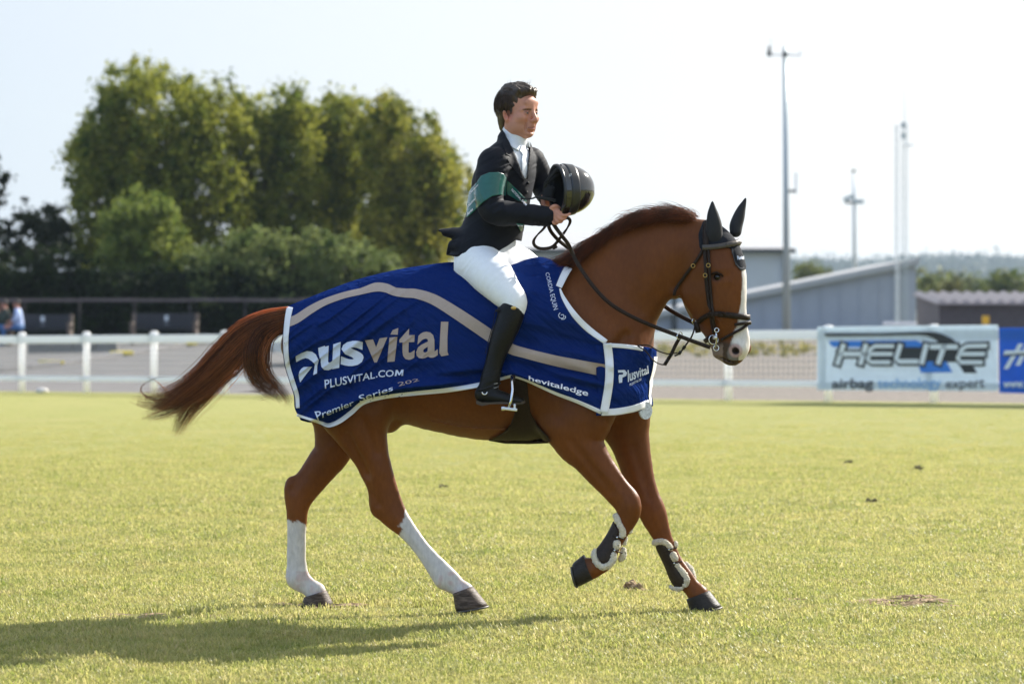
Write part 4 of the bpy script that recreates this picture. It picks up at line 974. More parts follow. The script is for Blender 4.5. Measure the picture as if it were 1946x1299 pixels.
# tendon and muscle grooves
def groove(L, rad, k=.02, up=False):
    q = [tuple(PT(x, y, o)) + (rad, rad) for x, y, o in L]; (hb.add if up else hb.sub)(q, k, None, 5)
groove([(770, 1016, -.186), (792, 1048, -.182), (818, 1082, -.186)], .006, .012); groove([(556, 1000, .116), (556, 1050, .118), (557, 1085, .114)], .005, .012)
groove([(690, 905, -.225), (704, 935, -.212), (716, 958, -.205)], .014, .025); groove([(582, 890, .085), (564, 912, .092), (553, 930, .1)], .014, .025)
groove([(1085, 840, -.255), (1125, 890, -.225), (1160, 935, -.205)], .012, .025); groove([(1125, 830, -.245), (1160, 880, -.216), (1185, 925, -.195)], .010, .022)
groove([(1206, 850, .08), (1222, 900, .098), (1236, 945, .104)], .011, .025)
groove([(1060, 790, -.27), (1075, 760, -.275), (1100, 735, -.27)], .010, .05); groove([(690, 800, -.28), (705, 830, -.25), (716, 858, -.23)], .008, .04)
groove([(660, 830, -.25), (680, 868, -.226), (696, 900, -.21)], .012, .04)
groove([(1290, 560, -.135), (1302, 590, -.125), (1325, 618, -.1)], .006, .02); groove([(1340, 580, -.125), (1362, 606, -.10), (1385, 622, -.085)], .004, .012, True)
groove([(1362, 560, -.125), (1376, 590, -.11), (1392, 610, -.09)], .0035, .01, True)
groove([(1190, 640, -.155), (1150, 690, -.24), (1135, 740, -.26)], .012, .06)
groove([(820, 800, -.20), (890, 812, -.20), (960, 815, -.2)], .006, .03, True); groove([(1240, 990, .105), (1250, 1018, .112)], .004, .01); groove([(1205, 965, -.20), (1203, 985, -.192)], .005, .012)
# colours: coat markings keyed to anatomy, plus painted light on the lower legs
CHEST = np.array((.138, .0435, .0106)); WHITE = np.array((.62, .575, .53)); DARKM = np.array((.05, .042, .036)); PINK = np.array((.52, .33, .30))
hc = PT(1353, 522)
def coat(V):
    px, py = proj(V); n = len(V); N_ = noise2(px / 9, py / 9, 1) + .5 * noise2(px / 4, py / 4, 2)
    big = noise2(px / 60, py / 60, 4); c = np.tile(CHEST, (n, 1)) * (1 + .28 * big + .10 * N_)[:, None]
    low = np.clip((py - 790) / 200, 0, 1)[:, None]; c = c * (1 + .30 * low)  # coat brightened downwards to imitate light on the lower legs
    def paint(mask, col):
        nonlocal c; m = np.clip(mask, 0, 1)[:, None]; c = c * (1 - m) + np.asarray(col) * m
    # flanks where the coat is paler under the belly
    paint(np.clip((py - 770) / 70, 0, 1) * np.clip((px - 740) / 40, 0, 1) * np.clip((1010 - px) / 60, 0, 1) * .45 * (py < 860), (.21, .085, .028))
    near = V[:, 1] < np.array([ymid(p) for p in px])
    sock_n = ((py - 977) * .35 + (px - 766)) / 3 + 4 * N_ - (py > 1000) * 1.0
    paint(np.where((px > 730) & (px < 960) & (py > 950), sock_n, -9), WHITE * (1 + .12 * N_[:, None]))
    sock_f = (py - 992 + .25 * (565 - px)) / 3 + 5 * N_
    paint(np.where((px < 660) & (py > 960), sock_f, -9), WHITE * (1 + .12 * N_[:, None]))
    paint(np.where((py > 1085) & (px < 960), np.clip(N_ * 1.2 + .1, 0, .55), 0), PINK)
    lc = (V - hc) @ RHD; lat = np.abs(lc[:, 1]); head = (px > 1330) & (py > 430) & (py < 710)
    front = px - np.interp(py, [440, 500, 600, 640, 670, 690], [1388, 1392, 1400, 1392, 1380, 1384])
    wid = np.interp(py, [455, 500, 560, 620, 640, 665, 690], [.018, .030, .033, .034, .040, .047, .048])
    m = np.minimum((wid - lat) / .004 + 1.5 * N_, front / 3); paint(np.where(head & (py > 470) & (py < 684), m, -1), WHITE * 1.12)
    mz = np.where(head, np.clip((py - 650 - .3 * (px - 1395)) / 8, 0, 1) * (px < 1404), 0); paint(mz * .8, DARKM)
    chin = np.where(head & (py > 645) & (px < 1374) & (px > 1346), np.clip((py - 650) / 8, 0, 1) * .7, 0); paint(chin, (.30, .22, .18))
    nd = np.linalg.norm(V - HP(1406, 666, -.058), axis=1); paint(np.clip((.036 - nd) / .006, 0, 1) * head * .75, PINK); paint(np.clip((.021 - nd) / .004, 0, 1) * head, (.02, .012, .012))
    nd2 = np.linalg.norm(V - HP(1406, 666, .058), axis=1); paint(np.clip((.021 - nd2) / .004, 0, 1) * head, (.02, .012, .012))
    ed = np.linalg.norm((V - HP(1377, 525, -.104)) * np.array([1, 1, 1.2]), axis=1); paint(np.clip((.036 - ed) / .012, 0, 1) * .6 * head, (.04, .018, .01))
    paint(np.where((py > 1040) & (px > 1080) & (px < 1145), np.clip((1128 - px) / 12, 0, 1) * .4, 0), DARKM)
    return np.clip(c, 0, 1)
M['coat'] = mat('chestnut_coat', CHEST, .40, attr=True, bump=.35, bscale=340, bdist=.003, stretch=(1, 1, .35), spec=.16, sheen=0, sheen_tint=(1, .62, .4), var=.10, vscale=30)
skin_col = coat
def musc(V):
    px, py = proj(V); f = .0035 * (noise2(px / 30, py / 42, 61) + noise2(px / 15, py / 22 + V[:, 1] * 8, 62) * .5) + .0012 * noise2(px / 6, py / 9, 63)
    return V + hb.grad(V) * (f * np.clip((px - 500) / 50, 0, 1))[:, None]
hbody = hb.obj('body', M['coat'], horse, 0, coat, 1, musc)
M['hoof'] = mat('dark_horn', (.030, .024, .020), .45, spec=.25, var=.35, vscale=20, bump=.3, bscale=60, stretch=(1, 1, 6)); M['hoofp'] = mat('brown_streaked_horn', (.055, .036, .026), .5, var=.5, vscale=14, spec=.2, col2=(.15, .11, .085), bump=.3, bscale=60, stretch=(1, 1, 6))
M['shoe'] = mat('worn_steel_shoe', (.10, .095, .09), .5, metal=.6)
def hoof(yo, t0, t1, b0, b1, m, wt=.058, wb=.070):
    V, Fq = [], []; n = 24; rows = 7
    T0, T1, B0, B1 = [PT(p[0], p[1], yo) for p in (t0, t1, b0, b1)]
    lat = RH @ np.array((0, 1, 0))
    for j in range(rows + 1):
        f = j / rows; a, b2 = T0 + (B0 - T0) * f, T1 + (B1 - T1) * f; c = (a + b2) / 2; h = (b2 - a) / 2; w = wt + (wb - wt) * f
        rr = 1 + .02 * math.sin(f * 22) - (.05 if j == rows else 0)
        for k in range(n):
            th = 2 * math.pi * k / n; V.append(c + h * math.cos(th) * rr + lat * w * math.sin(th) * rr * (1 - .12 * (math.cos(th) < 0) * abs(math.cos(th))))
    for j in range(rows):
        for k in range(n): Fq.append((j * n + k, j * n + (k + 1) % n, (j + 1) * n + (k + 1) % n, (j + 1) * n + k))
    Fq.append(tuple(range(n))[::-1]); Fq.append(tuple(rows * n + k for k in range(n)))
    o = mesh_obj('hoof', V, Fq, m, horse, True)
    mb = MB(); c = (B0 + B1) / 2; h = (B1 - B0) / 2; up = (T0 + T1) / 2 - c; up /= np.linalg.norm(up)
    pts = [c - up * .004 + h * math.cos(t) * .96 + lat * wb * .96 * math.sin(t) for t in np.linspace(-2.5, 2.5, 26)]
    mb.tube(pts, .005, 6); mb.build('horseshoe', M['shoe'], o, True)
    return o
hoof(-.15, (861, 1127), (898, 1113), (866, 1161), (928, 1150), M['hoofp'])
hoof(.15, (578, 1134), (620, 1121), (573, 1153), (634, 1149), M['hoofp'])
hoof(.15, (1304, 1138), (1348, 1121), (1313, 1165), (1372, 1152), M['hoof'])
hoof(-.15, (1109, 1053), (1128, 1100), (1088, 1070), (1098, 1115), M['hoof'], .05, .057)
# eye
for s_ in (-1,): MB().sphere(HP(1377, 526.5, s_ * .0965), .0175, 16, 12).build('eye', mat('dark_eye', (.010, .006, .004), .12, spec=.4), horse, True)
MB().tube([HP(1366, 523, -.107), HP(1371, 519.5, -.112), HP(1378, 518.5, -.114), HP(1386, 522, -.112), HP(1389, 526, -.106)], [.003, .0045, .005, .0045, .003], 6).build('eyelid', mat('dark_lid', (.022, .011, .007), .6, spec=.15), horse, True)

# hair: strands as thin three sided tapering tubes
def strands(name, paths, radii, cols, material, parent):
    V, Fq, Cc = [], [], []; base = 0
    for P, r0, c in zip(paths, radii, cols):
        n = len(P); t = np.gradient(P, axis=0); t /= np.linalg.norm(t, axis=1, keepdims=True) + 1e-9
        a = np.cross(t, [0.13, 1, .21]); a /= np.linalg.norm(a, axis=1, keepdims=True) + 1e-9; b = np.cross(t, a)
        rr = (r0 * np.minimum(1, 1.25 - 1.2 * np.linspace(0, 1, n)))[:, None]
        c = np.asarray(c)
        c = np.tile(c, (n, 1)) if c.ndim == 1 else c
        ring = np.stack([P + a * rr, P - a * rr * .5 + b * rr * .87, P - a * rr * .5 - b * rr * .87], 1).reshape(-1, 3)
        V.append(ring); Cc.append(np.repeat(c, 3, 0))
        i = np.arange(n - 1)[:, None] * 3 + base
        Fq.append(np.concatenate([np.stack([i[:, 0] + k, i[:, 0] + (k + 1) % 3, i[:, 0] + 3 + (k + 1) % 3, i[:, 0] + 3 + k], 1) for k in range(3)])); base += 3 * n
    return mesh_obj(name, np.vstack(V), np.vstack(Fq), material, parent, True, np.vstack(Cc))
M['hair'] = mat('chestnut_hair', (.15, .05, .016), .36, attr=True, spec=.5, transl=.3)
# tail: guide locks traced from root to tip, many strands around each
r = np.random.default_rng(3)
guides = [  # (path px, width px along the path, count, depth offset)
    ([(552, 600), (510, 612), (470, 632), (425, 672), (378, 724), (325, 756), (275, 760), (235, 752)], (17, 24, 28, 26, 26, 22, 14, 5), 460, 0.0),
    ([(552, 604), (508, 622), (468, 650), (425, 700), (390, 745), (360, 780), (340, 815), (330, 836)], (17, 24, 28, 26, 22, 18, 12, 5), 380, .03),
    ([(552, 603), (508, 620), (465, 648), (425, 690), (375, 735), (325, 770), (290, 786), (258, 796)], (14, 22, 28, 30, 26, 20, 12, 5), 320, -.03),
    ([(552, 606), (512, 622), (490, 645), (482, 680), (488, 712), (508, 735), (530, 752), (542, 768)], (12, 18, 22, 20, 18, 16, 12, 6), 210, -.08),
    ([(552, 608), (515, 626), (500, 650), (498, 685), (506, 715), (530, 742), (545, 762), (534, 775)], (12, 16, 16, 15, 13, 11, 8, 4), 130, -.06),
    ([(550, 600), (520, 608), (490, 618), (462, 632), (452, 628), (447, 615), (450, 597)], (8, 8, 7, 5, 4, 3, 1), 16, -.05),
    ([(500, 618), (470, 632), (445, 638), (432, 634), (429, 622)], (8, 7, 5, 3, 1), 14, -.04),
    ([(484, 670), (482, 700), (490, 724), (500, 738), (490, 744), (470, 744), (440, 743)], (14, 12, 10, 7, 5, 3, 2), 22, -.04),
    ([(500, 700), (516, 730), (515, 748), (498, 756), (470, 760)], (9, 8, 6, 4, 2), 10, -.04),
    ([(430, 690), (385, 740), (345, 752), (318, 740), (296, 722), (268, 712)], (14, 12, 9, 6, 4, 2), 14, -.02),
    ([(420, 700), (360, 742), (320, 757), (280, 752), (270, 735), (300, 718), (335, 718)], (14, 12, 9, 6, 4, 3, 2), 14, -.03),
    ([(440, 700), (405, 740), (385, 755), (370, 762), (345, 758), (335, 735), (352, 710), (385, 697)], (8, 7, 5, 4, 3, 3, 2, 1), 10, -.06),
]
paths, rad_, cols = [], [], []
for P, w, cnt, yo in guides:
    G = catmull(P, 3); wt = np.interp(np.linspace(0, 1, len(G)), np.linspace(0, 1, len(w)), w); t = np.gradient(G, axis=0); t /= np.linalg.norm(t, axis=1, keepdims=True); nn = np.stack([-t[:, 1], t[:, 0]], 1)
    s = np.linspace(0, 1, len(G)); Y0 = 14.98 + yo * np.minimum(1, s * 2.5)
    nl = 44 if cnt > 100 else 3
    LK = [(math.sqrt(r.random()), 6.283 * r.random(), .76 + .24 * r.random() ** .8, r.normal(), r.normal(), r.random()) for _ in range(nl)]
    for k in range(int(cnt * 1.9) if cnt > 100 else cnt):
        q0, a0, ln, sw, sw2, hue = LK[k % nl]; lu, lv = q0 * math.cos(a0), q0 * math.sin(a0); a = 6.283 * r.random(); q = math.sqrt(r.random()) * .42; stray = r.random() < .06
        cv = (1 - .85 * s ** 1.1) if not stray else 1 + .5 * s; u, v = lu + q * math.cos(a) * cv, lv + q * math.sin(a) * cv
        wob = np.sin(s * 5 + sw * 3) * sw * .25 * s + np.cumsum(r.normal(size=len(G))) * .16 * s; end = ln * (1 - .14 * r.random() ** 2)
        X2 = G + nn * (wt * (u + wob * .35))[:, None] + nn * (sw * 3.2 * s ** 2 * (cnt > 100))[:, None]; Yv = Y0 + v * wt * .0024 + sw2 * .02 * s
        m = max(6, int(len(G) * end)); pts = np.stack(U(X2[:m, 0], X2[:m, 1], Yv[:m]), 1)
        paths.append(pts); rad_.append(.0007 + .0007 * r.random()); b_ = (.18 + 1.35 * hue ** 1.4) * (.6 + .8 * r.random()); cols.append(np.array((.50, .175, .056))[None] * b_ * (1.25 - .72 * s[:m, None]))
strands('tail', paths, rad_, cols, M['hair'], horse)
# mane along the crest
crest = catmull([(1062, 500), (1095, 484), (1130, 462), (1162, 440), (1200, 418), (1245, 407), (1290, 406), (1328, 418)], 12)
paths, rad_, cols = [], [], []
NL = 120; LK = r.random((NL, 7))
for k in range(5200):
    lk = int(r.random() * NL); z = LK[lk]; f0 = (lk + .5 + .9 * (z[6] - .5)) / NL; f = min(max(f0 + (r.random() - .5) * .013, 0), .9995); q = f * (len(crest) - 1.001); i = int(q); P0 = crest[i] * (1 - q + i) + crest[i + 1] * (q - i)
    t = crest[min(i + 3, len(crest) - 1)] - crest[max(i - 3, 0)]; t /= np.linalg.norm(t); up = np.array([t[1], -t[0]])
    if up[1] > 0: up = -up
    s = np.linspace(0, 1, 9); side = -1 if z[2] < .62 else 1
    L = (26 + 38 * z[1]) * (.75 + .35 * r.random()); h = (7 + 7 * z[0]) * (.6 + .5 * math.sin(min(1, f * 1.25) * 2.4)); fall = (15 + 16 * z[3]) * s ** 2 * (1.5 if side < 0 else .7)
    base = P0 + up * (-8 + 6 * r.normal()) + t * ((f0 - f) * 260 * 0)
    conv = (f0 - f) * 300 * s ** 1.5 * .8
    X2 = base[None] - t[None] * (L * s ** 1.2)[:, None] + t[None] * conv[:, None] + up[None] * (h * 2.3 * s * (1 - .45 * s) - fall * .55 + 3)[:, None]
    X2 += np.cumsum(r.normal(size=(9, 2)), 0) * .35
    Yv = ymid(base[0]) + r.normal() * .018 + side * (.035 + .05 * z[4]) * s ** 1.3
    pts = np.stack(U(X2[:, 0], X2[:, 1], Yv + 0 * s), 1); paths.append(pts); rad_.append(.0007 + .0007 * r.random()); cols.append(np.array((.25, .072, .021)) * (.22 + 1.25 * z[5] ** 1.3) * (.6 + .7 * r.random()))
for k in range(60):                                     # stray hairs over the withers and flyaways
    f = r.random() * .12 if k < 40 else r.random(); q = f * (len(crest) - 1.001); P0 = crest[int(q)]; s = np.linspace(0, 1, 8)
    L = 30 + 40 * r.random(); X2 = np.stack([P0[0] - L * s, P0[1] + 4 - (10 * r.random() - 2) * s * 1.5 + 6 * r.normal() * s ** 2], 1)
    paths.append(np.stack(U(X2[:, 0], X2[:, 1], ymid(P0[0]) + .03 * r.normal() * s), 1)); rad_.append(.0009); cols.append(np.array((.2, .075, .025)))
strands('mane', paths, rad_, cols, M['hair'], horse)
# ------------------------------------------------------------------ prize rug
M['rug'] = mat('navy_rug_fabric', (.0090, .0245, .122), .5, var=.05, vscale=60, bump=.12, bscale=500, bdist=.001, sheen=0, spec=.0)
n, l = M['rug'].node_tree.nodes, M['rug'].node_tree.links                          # drag wrinkles in the thin cloth
tcn = n.new('ShaderNodeTexCoord'); b0_ = [q for q in n if q.type == 'BUMP'][0]; last = b0_.outputs['Normal']
for ang, st_, sc_, str_ in ((-.85, (1, 1, .12), 34, .9), (.25, (.10, 1, 1), 30, .4)):
    mp_ = n.new('ShaderNodeMapping'); mp_.vector_type = 'TEXTURE'; mp_.inputs['Rotation'].default_value = (0, ang, 0); mp_.inputs['Scale'].default_value = tuple(1 / q for q in st_); l.new(tcn.outputs['Object'], mp_.inputs['Vector'])
    nz_ = n.new('ShaderNodeTexNoise'); nz_.inputs['Scale'].default_value = sc_; nz_.inputs['Detail'].default_value = 2; l.new(mp_.outputs['Vector'], nz_.inputs['Vector'])
    bp_ = n.new('ShaderNodeBump'); bp_.inputs['Strength'].default_value = str_; bp_.inputs['Distance'].default_value = .02; l.new(nz_.outputs['Fac'], bp_.inputs['Height']); l.new(last, bp_.inputs['Normal']); last = bp_.outputs['Normal']
l.new(last, n['Principled BSDF'].inputs['Normal'])
M['trimw'] = mat('white_webbing', (.80, .81, .84), .7, bump=.3, bscale=400, bdist=.001); M['beige'] = mat('beige_print', (.40, .315, .265), .7, var=.04, vscale=20)
M['rugwhite'] = mat('white_fabric_print', (.62, .68, .82), .65, var=.04, vscale=30)
TOPL = [(545, 583), (560, 576), (585, 566), (620, 552), (660, 537), (700, 525), (760, 511), (820, 502), (860, 498), (905, 504), (940, 508), (975, 502), (1000, 493), (1025, 488), (1045, 492), (1066, 500), (1085, 505)]
HEM = [(568, 792), (598, 802), (625, 812), (645, 804), (667, 788), (692, 768), (735, 757), (790, 750), (850, 744), (905, 735), (950, 722), (973, 716), (1000, 725), (1030, 738), (1060, 752), (1100, 768), (1143, 788)]
REAR = [(545, 583), (540, 610), (537, 650), (540, 690), (550, 725), (558, 750), (560, 775), (568, 792)]
FRONT = [(1085, 505), (1077, 522), (1063, 545), (1070, 568), (1090, 600), (1116, 628), (1150, 652), (1160, 668), (1161, 710), (1154, 750), (1143, 788)]
gx0, gy0, gst = 525, 478, 2.; GX = np.arange(gx0, 1262, gst); GYY = np.arange(gy0, 836, gst)
PXg, PYg = np.meshgrid(GX, GYY)
Yb, hit = hb.surf(PXg, PYg, .012, n=110)
ym = ymid(PXg); Yb = np.where(hit, Yb, ym)
tx, ty = np.array(TOPL).T; Tg = np.interp(PXg, tx, ty)
wmax = np.array([(ym[:, i] - Yb[:, i])[(PYg[:, i] > 560) & (PYg[:, i] < 690)].max() for i in range(len(GX))])
wmax = np.convolve(np.pad(wmax, 20, 'edge'), np.ones(41) / 41, 'valid') * .97
hh = 125.
fr = np.clip((PYg - Tg) / hh, 0, 1); Ye = ym - wmax[None] * np.sqrt(np.maximum(1 - (1 - fr) ** 2, 0))
D_ = ym - np.minimum(np.where(PYg > Tg + 3, Yb, ym), Ye)
for j in range(1, D_.shape[0]): D_[j] = np.maximum(D_[j], D_[j - 1] - .0022 * gst)
def blur(A, n):
    k = np.ones(n) / n; A = np.apply_along_axis(lambda v: np.convolve(np.pad(v, n // 2, 'edge'), k, 'valid'), 0, A)
    return np.apply_along_axis(lambda v: np.convolve(np.pad(v, n // 2, 'edge'), k, 'valid'), 1, A)
Db = blur(D_, 7); D_ = np.where(PYg < Tg + 24, D_, Db); D_ = blur(D_, 3)
# creases: diagonal drag lines over the quarters, sagging folds along the belly, tucks above the hem
amp = np.clip((PYg - Tg) / 60, 0, 1)
u1 = (PXg * .62 + PYg * .78); v1 = (-PXg * .78 + PYg * .62)
D_ = D_ + .015 * amp
fold = .010 * noise2(u1 / 24, v1 / 150, 21) * 2 * np.clip((760 - PXg) / 150, 0, 1)
fold += .013 * np.abs(1 - 2 * np.abs(noise2(u1 / 15 + 9, v1 / 170, 22))) ** 5 * np.clip((840 - PXg) / 150, 0, 1)
u2 = PYg - .25 * PXg * np.where(PXg < 930, -.35, 1.)
fold += .017 * noise2(u2 / 12, PXg / 110, 23) * 2 * np.clip((PYg - 668) / 40, 0, 1) * np.clip((PXg - 740) / 120, 0, 1)
fold += .011 * noise2(u2 / 20, PXg / 90, 24) * 2 * np.clip((PXg - 960) / 40, 0, 1)
fold += .012 * noise2(PXg / 60, PYg / 60, 25)
l1 = np.interp(PXg, [560, 610, 700, 770, 840, 905], [812, 792, 752, 738, 732, 722]); q = PYg - l1
fold += np.where(q < 0, .030 * np.exp(-(q / 15) ** 2), .030 * np.exp(-(q / 4.5) ** 2) - .012 * np.exp(-((q - 14) / 12) ** 2)) * np.clip((PXg - 570) / 40, 0, 1) * np.clip((900 - PXg) / 60, 0, 1)
l2 = np.interp(PXg, [960, 1010, 1080, 1150], [700, 722, 748, 772]); q = PYg - l2
fold += np.where(q < 0, .022 * np.exp(-(q / 14) ** 2), .022 * np.exp(-(q / 4) ** 2)) * np.clip((PXg - 960) / 20, 0, 1) * np.clip((1100 - PXg) / 50, 0, 1)
D_ = D_ + 2.3 * fold * amp
D_ = np.where(hit & (PYg > Tg + 6), np.maximum(D_, ym - Yb - .006), D_)
def bil(A, px, py):
    fx = np.clip((np.asarray(px, float) - gx0) / gst, 0, A.shape[1] - 1.001); fy = np.clip((np.asarray(py, float) - gy0) / gst, 0, A.shape[0] - 1.001)
    i, j = fx.astype(int), fy.astype(int); a, b = fx - i, fy - j
    return (A[j, i] * (1 - a) + A[j, i + 1] * a) * (1 - b) + (A[j + 1, i] * (1 - a) + A[j + 1, i + 1] * a) * b
def rugY(px, py): return ymid(np.asarray(px, float)) - bil(D_, px, py)
def along(path, n):
    P = catmull(path, 8); L = np.concatenate([[0], np.cumsum(np.linalg.norm(np.diff(P, axis=0), axis=1))]); s = np.linspace(0, L[-1], n)
    return np.stack([np.interp(s, L, P[:, 0]), np.interp(s, L, P[:, 1])], 1)
nu, nt = 280, 130
def byx(path, n):
    P = catmull(path, 8); x = np.linspace(P[0, 0], P[-1, 0], n); return np.stack([x, np.interp(x, P[:, 0], P[:, 1])], 1)
T_, H_ = byx(TOPL, nu + 1), byx(HEM, nu + 1); tt = np.linspace(0, 1, nt + 1) ** 1.35
def at(path, t):
    P = along(path, 200); return np.stack([np.interp(t, np.linspace(0, 1, 200), P[:, 0]), np.interp(t, np.linspace(0, 1, 200), P[:, 1])], 1)
R_, F_ = at(REAR, tt), at(FRONT, tt); uu = np.linspace(0, 1, nu + 1)[None, :, None]; t3 = tt[:, None, None]
PG = (1 - t3) * T_[None] + t3 * H_[None] + (1 - uu) * R_[:, None] + uu * F_[:, None] - ((1 - uu) * (1 - t3) * T_[0] + uu * (1 - t3) * T_[-1] + (1 - uu) * t3 * H_[0] + uu * t3 * H_[-1])
pg = PG.reshape(-1, 2); dep = bil(D_, pg[:, 0], pg[:, 1]).reshape(nt + 1, nu + 1); dep[0] = 0
ymg = ymid(PG[..., 0]); near = np.stack(U(PG[..., 0], PG[..., 1], ymg - dep), -1)
PGf = PG.copy(); wgt = t3[..., 0] ** 2 * np.clip((640 - PG[..., 0]) / 60, 0, 1); PGf[..., 1] += 9 * wgt; PGf[..., 0] -= 3 * wgt
far = np.stack(U(PG[..., 0], PG[..., 1], ymg), -1); far = np.stack(U(PGf[..., 0], PGf[..., 1], ymg), -1); far[..., 1] = ymg + dep * .97
V = np.concatenate([far[::-1][:-1], near], 0).reshape(-1, 3); w_ = nu + 1; rows = 2 * nt + 1
I = (np.arange(rows - 1)[:, None] * w_ + np.arange(nu)[None]).ravel()
Fq = np.stack([I, I + w_, I + w_ + 1, I + 1], 1)
rug = thing('prize_rug', 'navy blue winner\'s rug with beige stripe and white sponsor lettering draped over the horse', 'horse rug', tuple(PT(850, 650)))
rp_ = mesh_obj('rug_cloth', V, Fq, M['rug'], rug, True); so_ = rp_.modifiers.new('thickness', 'SOLIDIFY'); so_.thickness = .003; so_.offset = -1
# chest flap wrapped round the breast
FS = lambda py: np.interp(py, [650, 660, 690, 720, 745, 760, 790], [1222, 1225, 1230, 1235, 1240, 1239, 1228])
def flap_pt(th, py, extra=0.):
    c = PT(1136, py); d = (FS(py) - 1136) * ymid(1200) / F; A = math.sqrt(max(d * d - .0022, .01) / .963) + extra
    rip = .005 * math.sin(py / 7. + th * 3) * math.sin(th) + .006 * math.sin(py / 15. - th * 5)
    p = c + RH @ np.array(((A + rip) * math.sin(th), -(.262 + extra + rip) * math.cos(th), 0))
    for _ in range(3):
        d_ = float(hb.sample(p[None])[0])
        if d_ < .014 + extra: p = p + hb.grad(p[None])[0] * (.014 + extra - d_)
    return p
FT = lambda th: 654 + 10 * (th / 1.6) ** 2 if th < 1.6 else 664 - 8 * min(1, (th - 1.6) / 1.4)
FB = lambda th: 787 - 6 * th - 9 * max(0, th - .9) if th < 1.7 else 767 + 14 * (th - 1.7)
V, Fq = [], []; n1, n2 = 44, 26
for j in range(n2 + 1):
    for i in range(n1 + 1):
        th = .15 + 2.88 * i / n1; py = FT(th) + (FB(th) - FT(th)) * j / n2; V.append(flap_pt(th, py))
for j in range(n2):
    for i in range(n1): Fq.append((j * (n1 + 1) + i, (j + 1) * (n1 + 1) + i, (j + 1) * (n1 + 1) + i + 1, j * (n1 + 1) + i + 1))
fl_ = mesh_obj('chest_flap', V, Fq, M['rug'], rug, True); so_ = fl_.modifiers.new('thickness', 'SOLIDIFY'); so_.thickness = .003; so_.offset = -1
tht = np.linspace(.05, 1.75, 60)
fpx = {py: np.array([proj(flap_pt(t, py)[None])[0][0] for t in tht]) for py in range(640, 800, 6)}; fY = {py: np.array([flap_pt(t, py)[1] for t in tht]) for py in fpx}
def flapY(px, py):
    out = []
    for x, y in zip(np.ravel(px), np.ravel(py)):
        k = int(min(max((y - 640) // 6, 0), 25)) * 6 + 640; m = np.argmax(fpx[k]); out.append(np.interp(x, fpx[k][:m + 1], fY[k][:m + 1]))
    return np.array(out).reshape(np.shape(px))
def clothY(px, py):
    px = np.asarray(px, float); a = rugY(px, py); return np.where(px < 1140, a, np.where(px < 1172, np.minimum(a, flapY(px, py)), flapY(px, py)))
def trim(path, w, fn=clothY, off=.004, thick=.003, name='trim', n=8, m=None):
    V2, T = strip_poly(path, w, n); return drape(name, V2, T, fn, m or M['trimw'], rug, off, thick)
trim([(x + 6, y) for x, y in REAR[:-1]], (12, 11, 10, 9, 9, 8, 7), rugY, .008)
trim([(564, 788), (585, 795), (610, 803), (625, 807.5), (645, 800), (667, 784), (692, 764), (735, 753.5), (790, 747), (850, 741), (905, 732), (950, 720), (973, 714)], (5, 5, 6, 8, 9, 9, 8, 7, 8, 9, 9, 6, 5), rugY)
trim([(973, 714), (1000, 723), (1030, 736), (1060, 749), (1100, 764), (1143, 783)], (4, 4, 5, 6, 7, 8), rugY)
trim([(1081, 507), (1072, 523), (1062, 545)], (15, 14, 12), rugY)
trim([(1064, 548), (1071, 566), (1091, 597), (1117, 624), (1152, 650)], (3, 7, 11, 12, 10), rugY)
trim([(1154, 652), (1158, 690), (1157, 730), (1148, 784)], 16, clothY, .009)
trim([(1150, 655.5), (1180, 657), (1205, 660), (1222, 663)], 8, flapY)
trim([(1143, 783), (1170, 782), (1200, 777), (1222, 770), (1236, 763)], 13, flapY)
Qa = [flap_pt(th, py, .005) for py in np.linspace(676, 765, 14) for th in (1.42, 1.52, 1.62)]
mesh_obj('trim', Qa, [(3 * i + k, 3 * i + 3 + k, 3 * i + 4 + k, 3 * i + 1 + k) for i in range(13) for k in (0, 1)], M['trimw'], rug, True)
c2 = lambda x, y: (520 + x / 3.608, 480 + y / 3.608)
ST = [(92, 478), (160, 452), (250, 392), (350, 338), (480, 292), (600, 264), (700, 236), (770, 242), (830, 266), (900, 276), (980, 282), (1100, 322), (1250, 412), (1400, 512), (1500, 580), (1620, 655), (1732, 690)]
ST = [c2(*q) for q in ST] + [(1055, 685), (1114, 697), (1151, 704)]
V2, T = strip_poly(ST, (18, 16, 15, 13, 12, 12, 17, 17, 16, 17, 18, 20, 22, 23, 23, 20, 19, 20, 22, 23), 16); drape('stripe', V2, T, rugY, M['beige'], rug, .006)
# lettering
e2 = lambda q: (540 + q[0] / 5.647, 590 + q[1] / 5.647)
def rpoly(poly, m, fn=rugY, e=e2, name='lettering', off=.006):
    V2, T = fill_poly([[e(q) for q in poly]], 3); return drape(name, V2, T, fn, m, rug, off)
def rglyph(txt, quad, m, fn=rugY, e=e2, bold=.03, shear=0., name='lettering', spacing=1., off=.006, curve=None):
    V, T = glyphs(txt, bold, shear, spacing); V2 = quad_map(V, [e(q) for q in quad]); V2, T = refine(V2, T, 3.5); 
    if curve: V2 = curve(V2)
    return drape(name, V2, T, fn, m, rug, off)
rw = M['rugwhite']
rpoly([(122, 490), (185, 455), (245, 434), (300, 440), (340, 470), (360, 512), (372, 532), (356, 585), (352, 672), (312, 690), (330, 575), (300, 545), (258, 515), (230, 508), (190, 520), (130, 552)], rw)
rpoly([(165, 650), (185, 622), (210, 604), (300, 602), (262, 650), (215, 710), (172, 770), (160, 730), (155, 690)], rw)
rpoly([(365, 400), (438, 375), (440, 425), (385, 520), (372, 468)], rw)
rglyph('u', ((398, 400), (607, 336), (590, 618), (388, 655)), rw, bold=.045)
rglyph('s', ((618, 335), (858, 312), (850, 588), (605, 600)), rw, bold=.03)
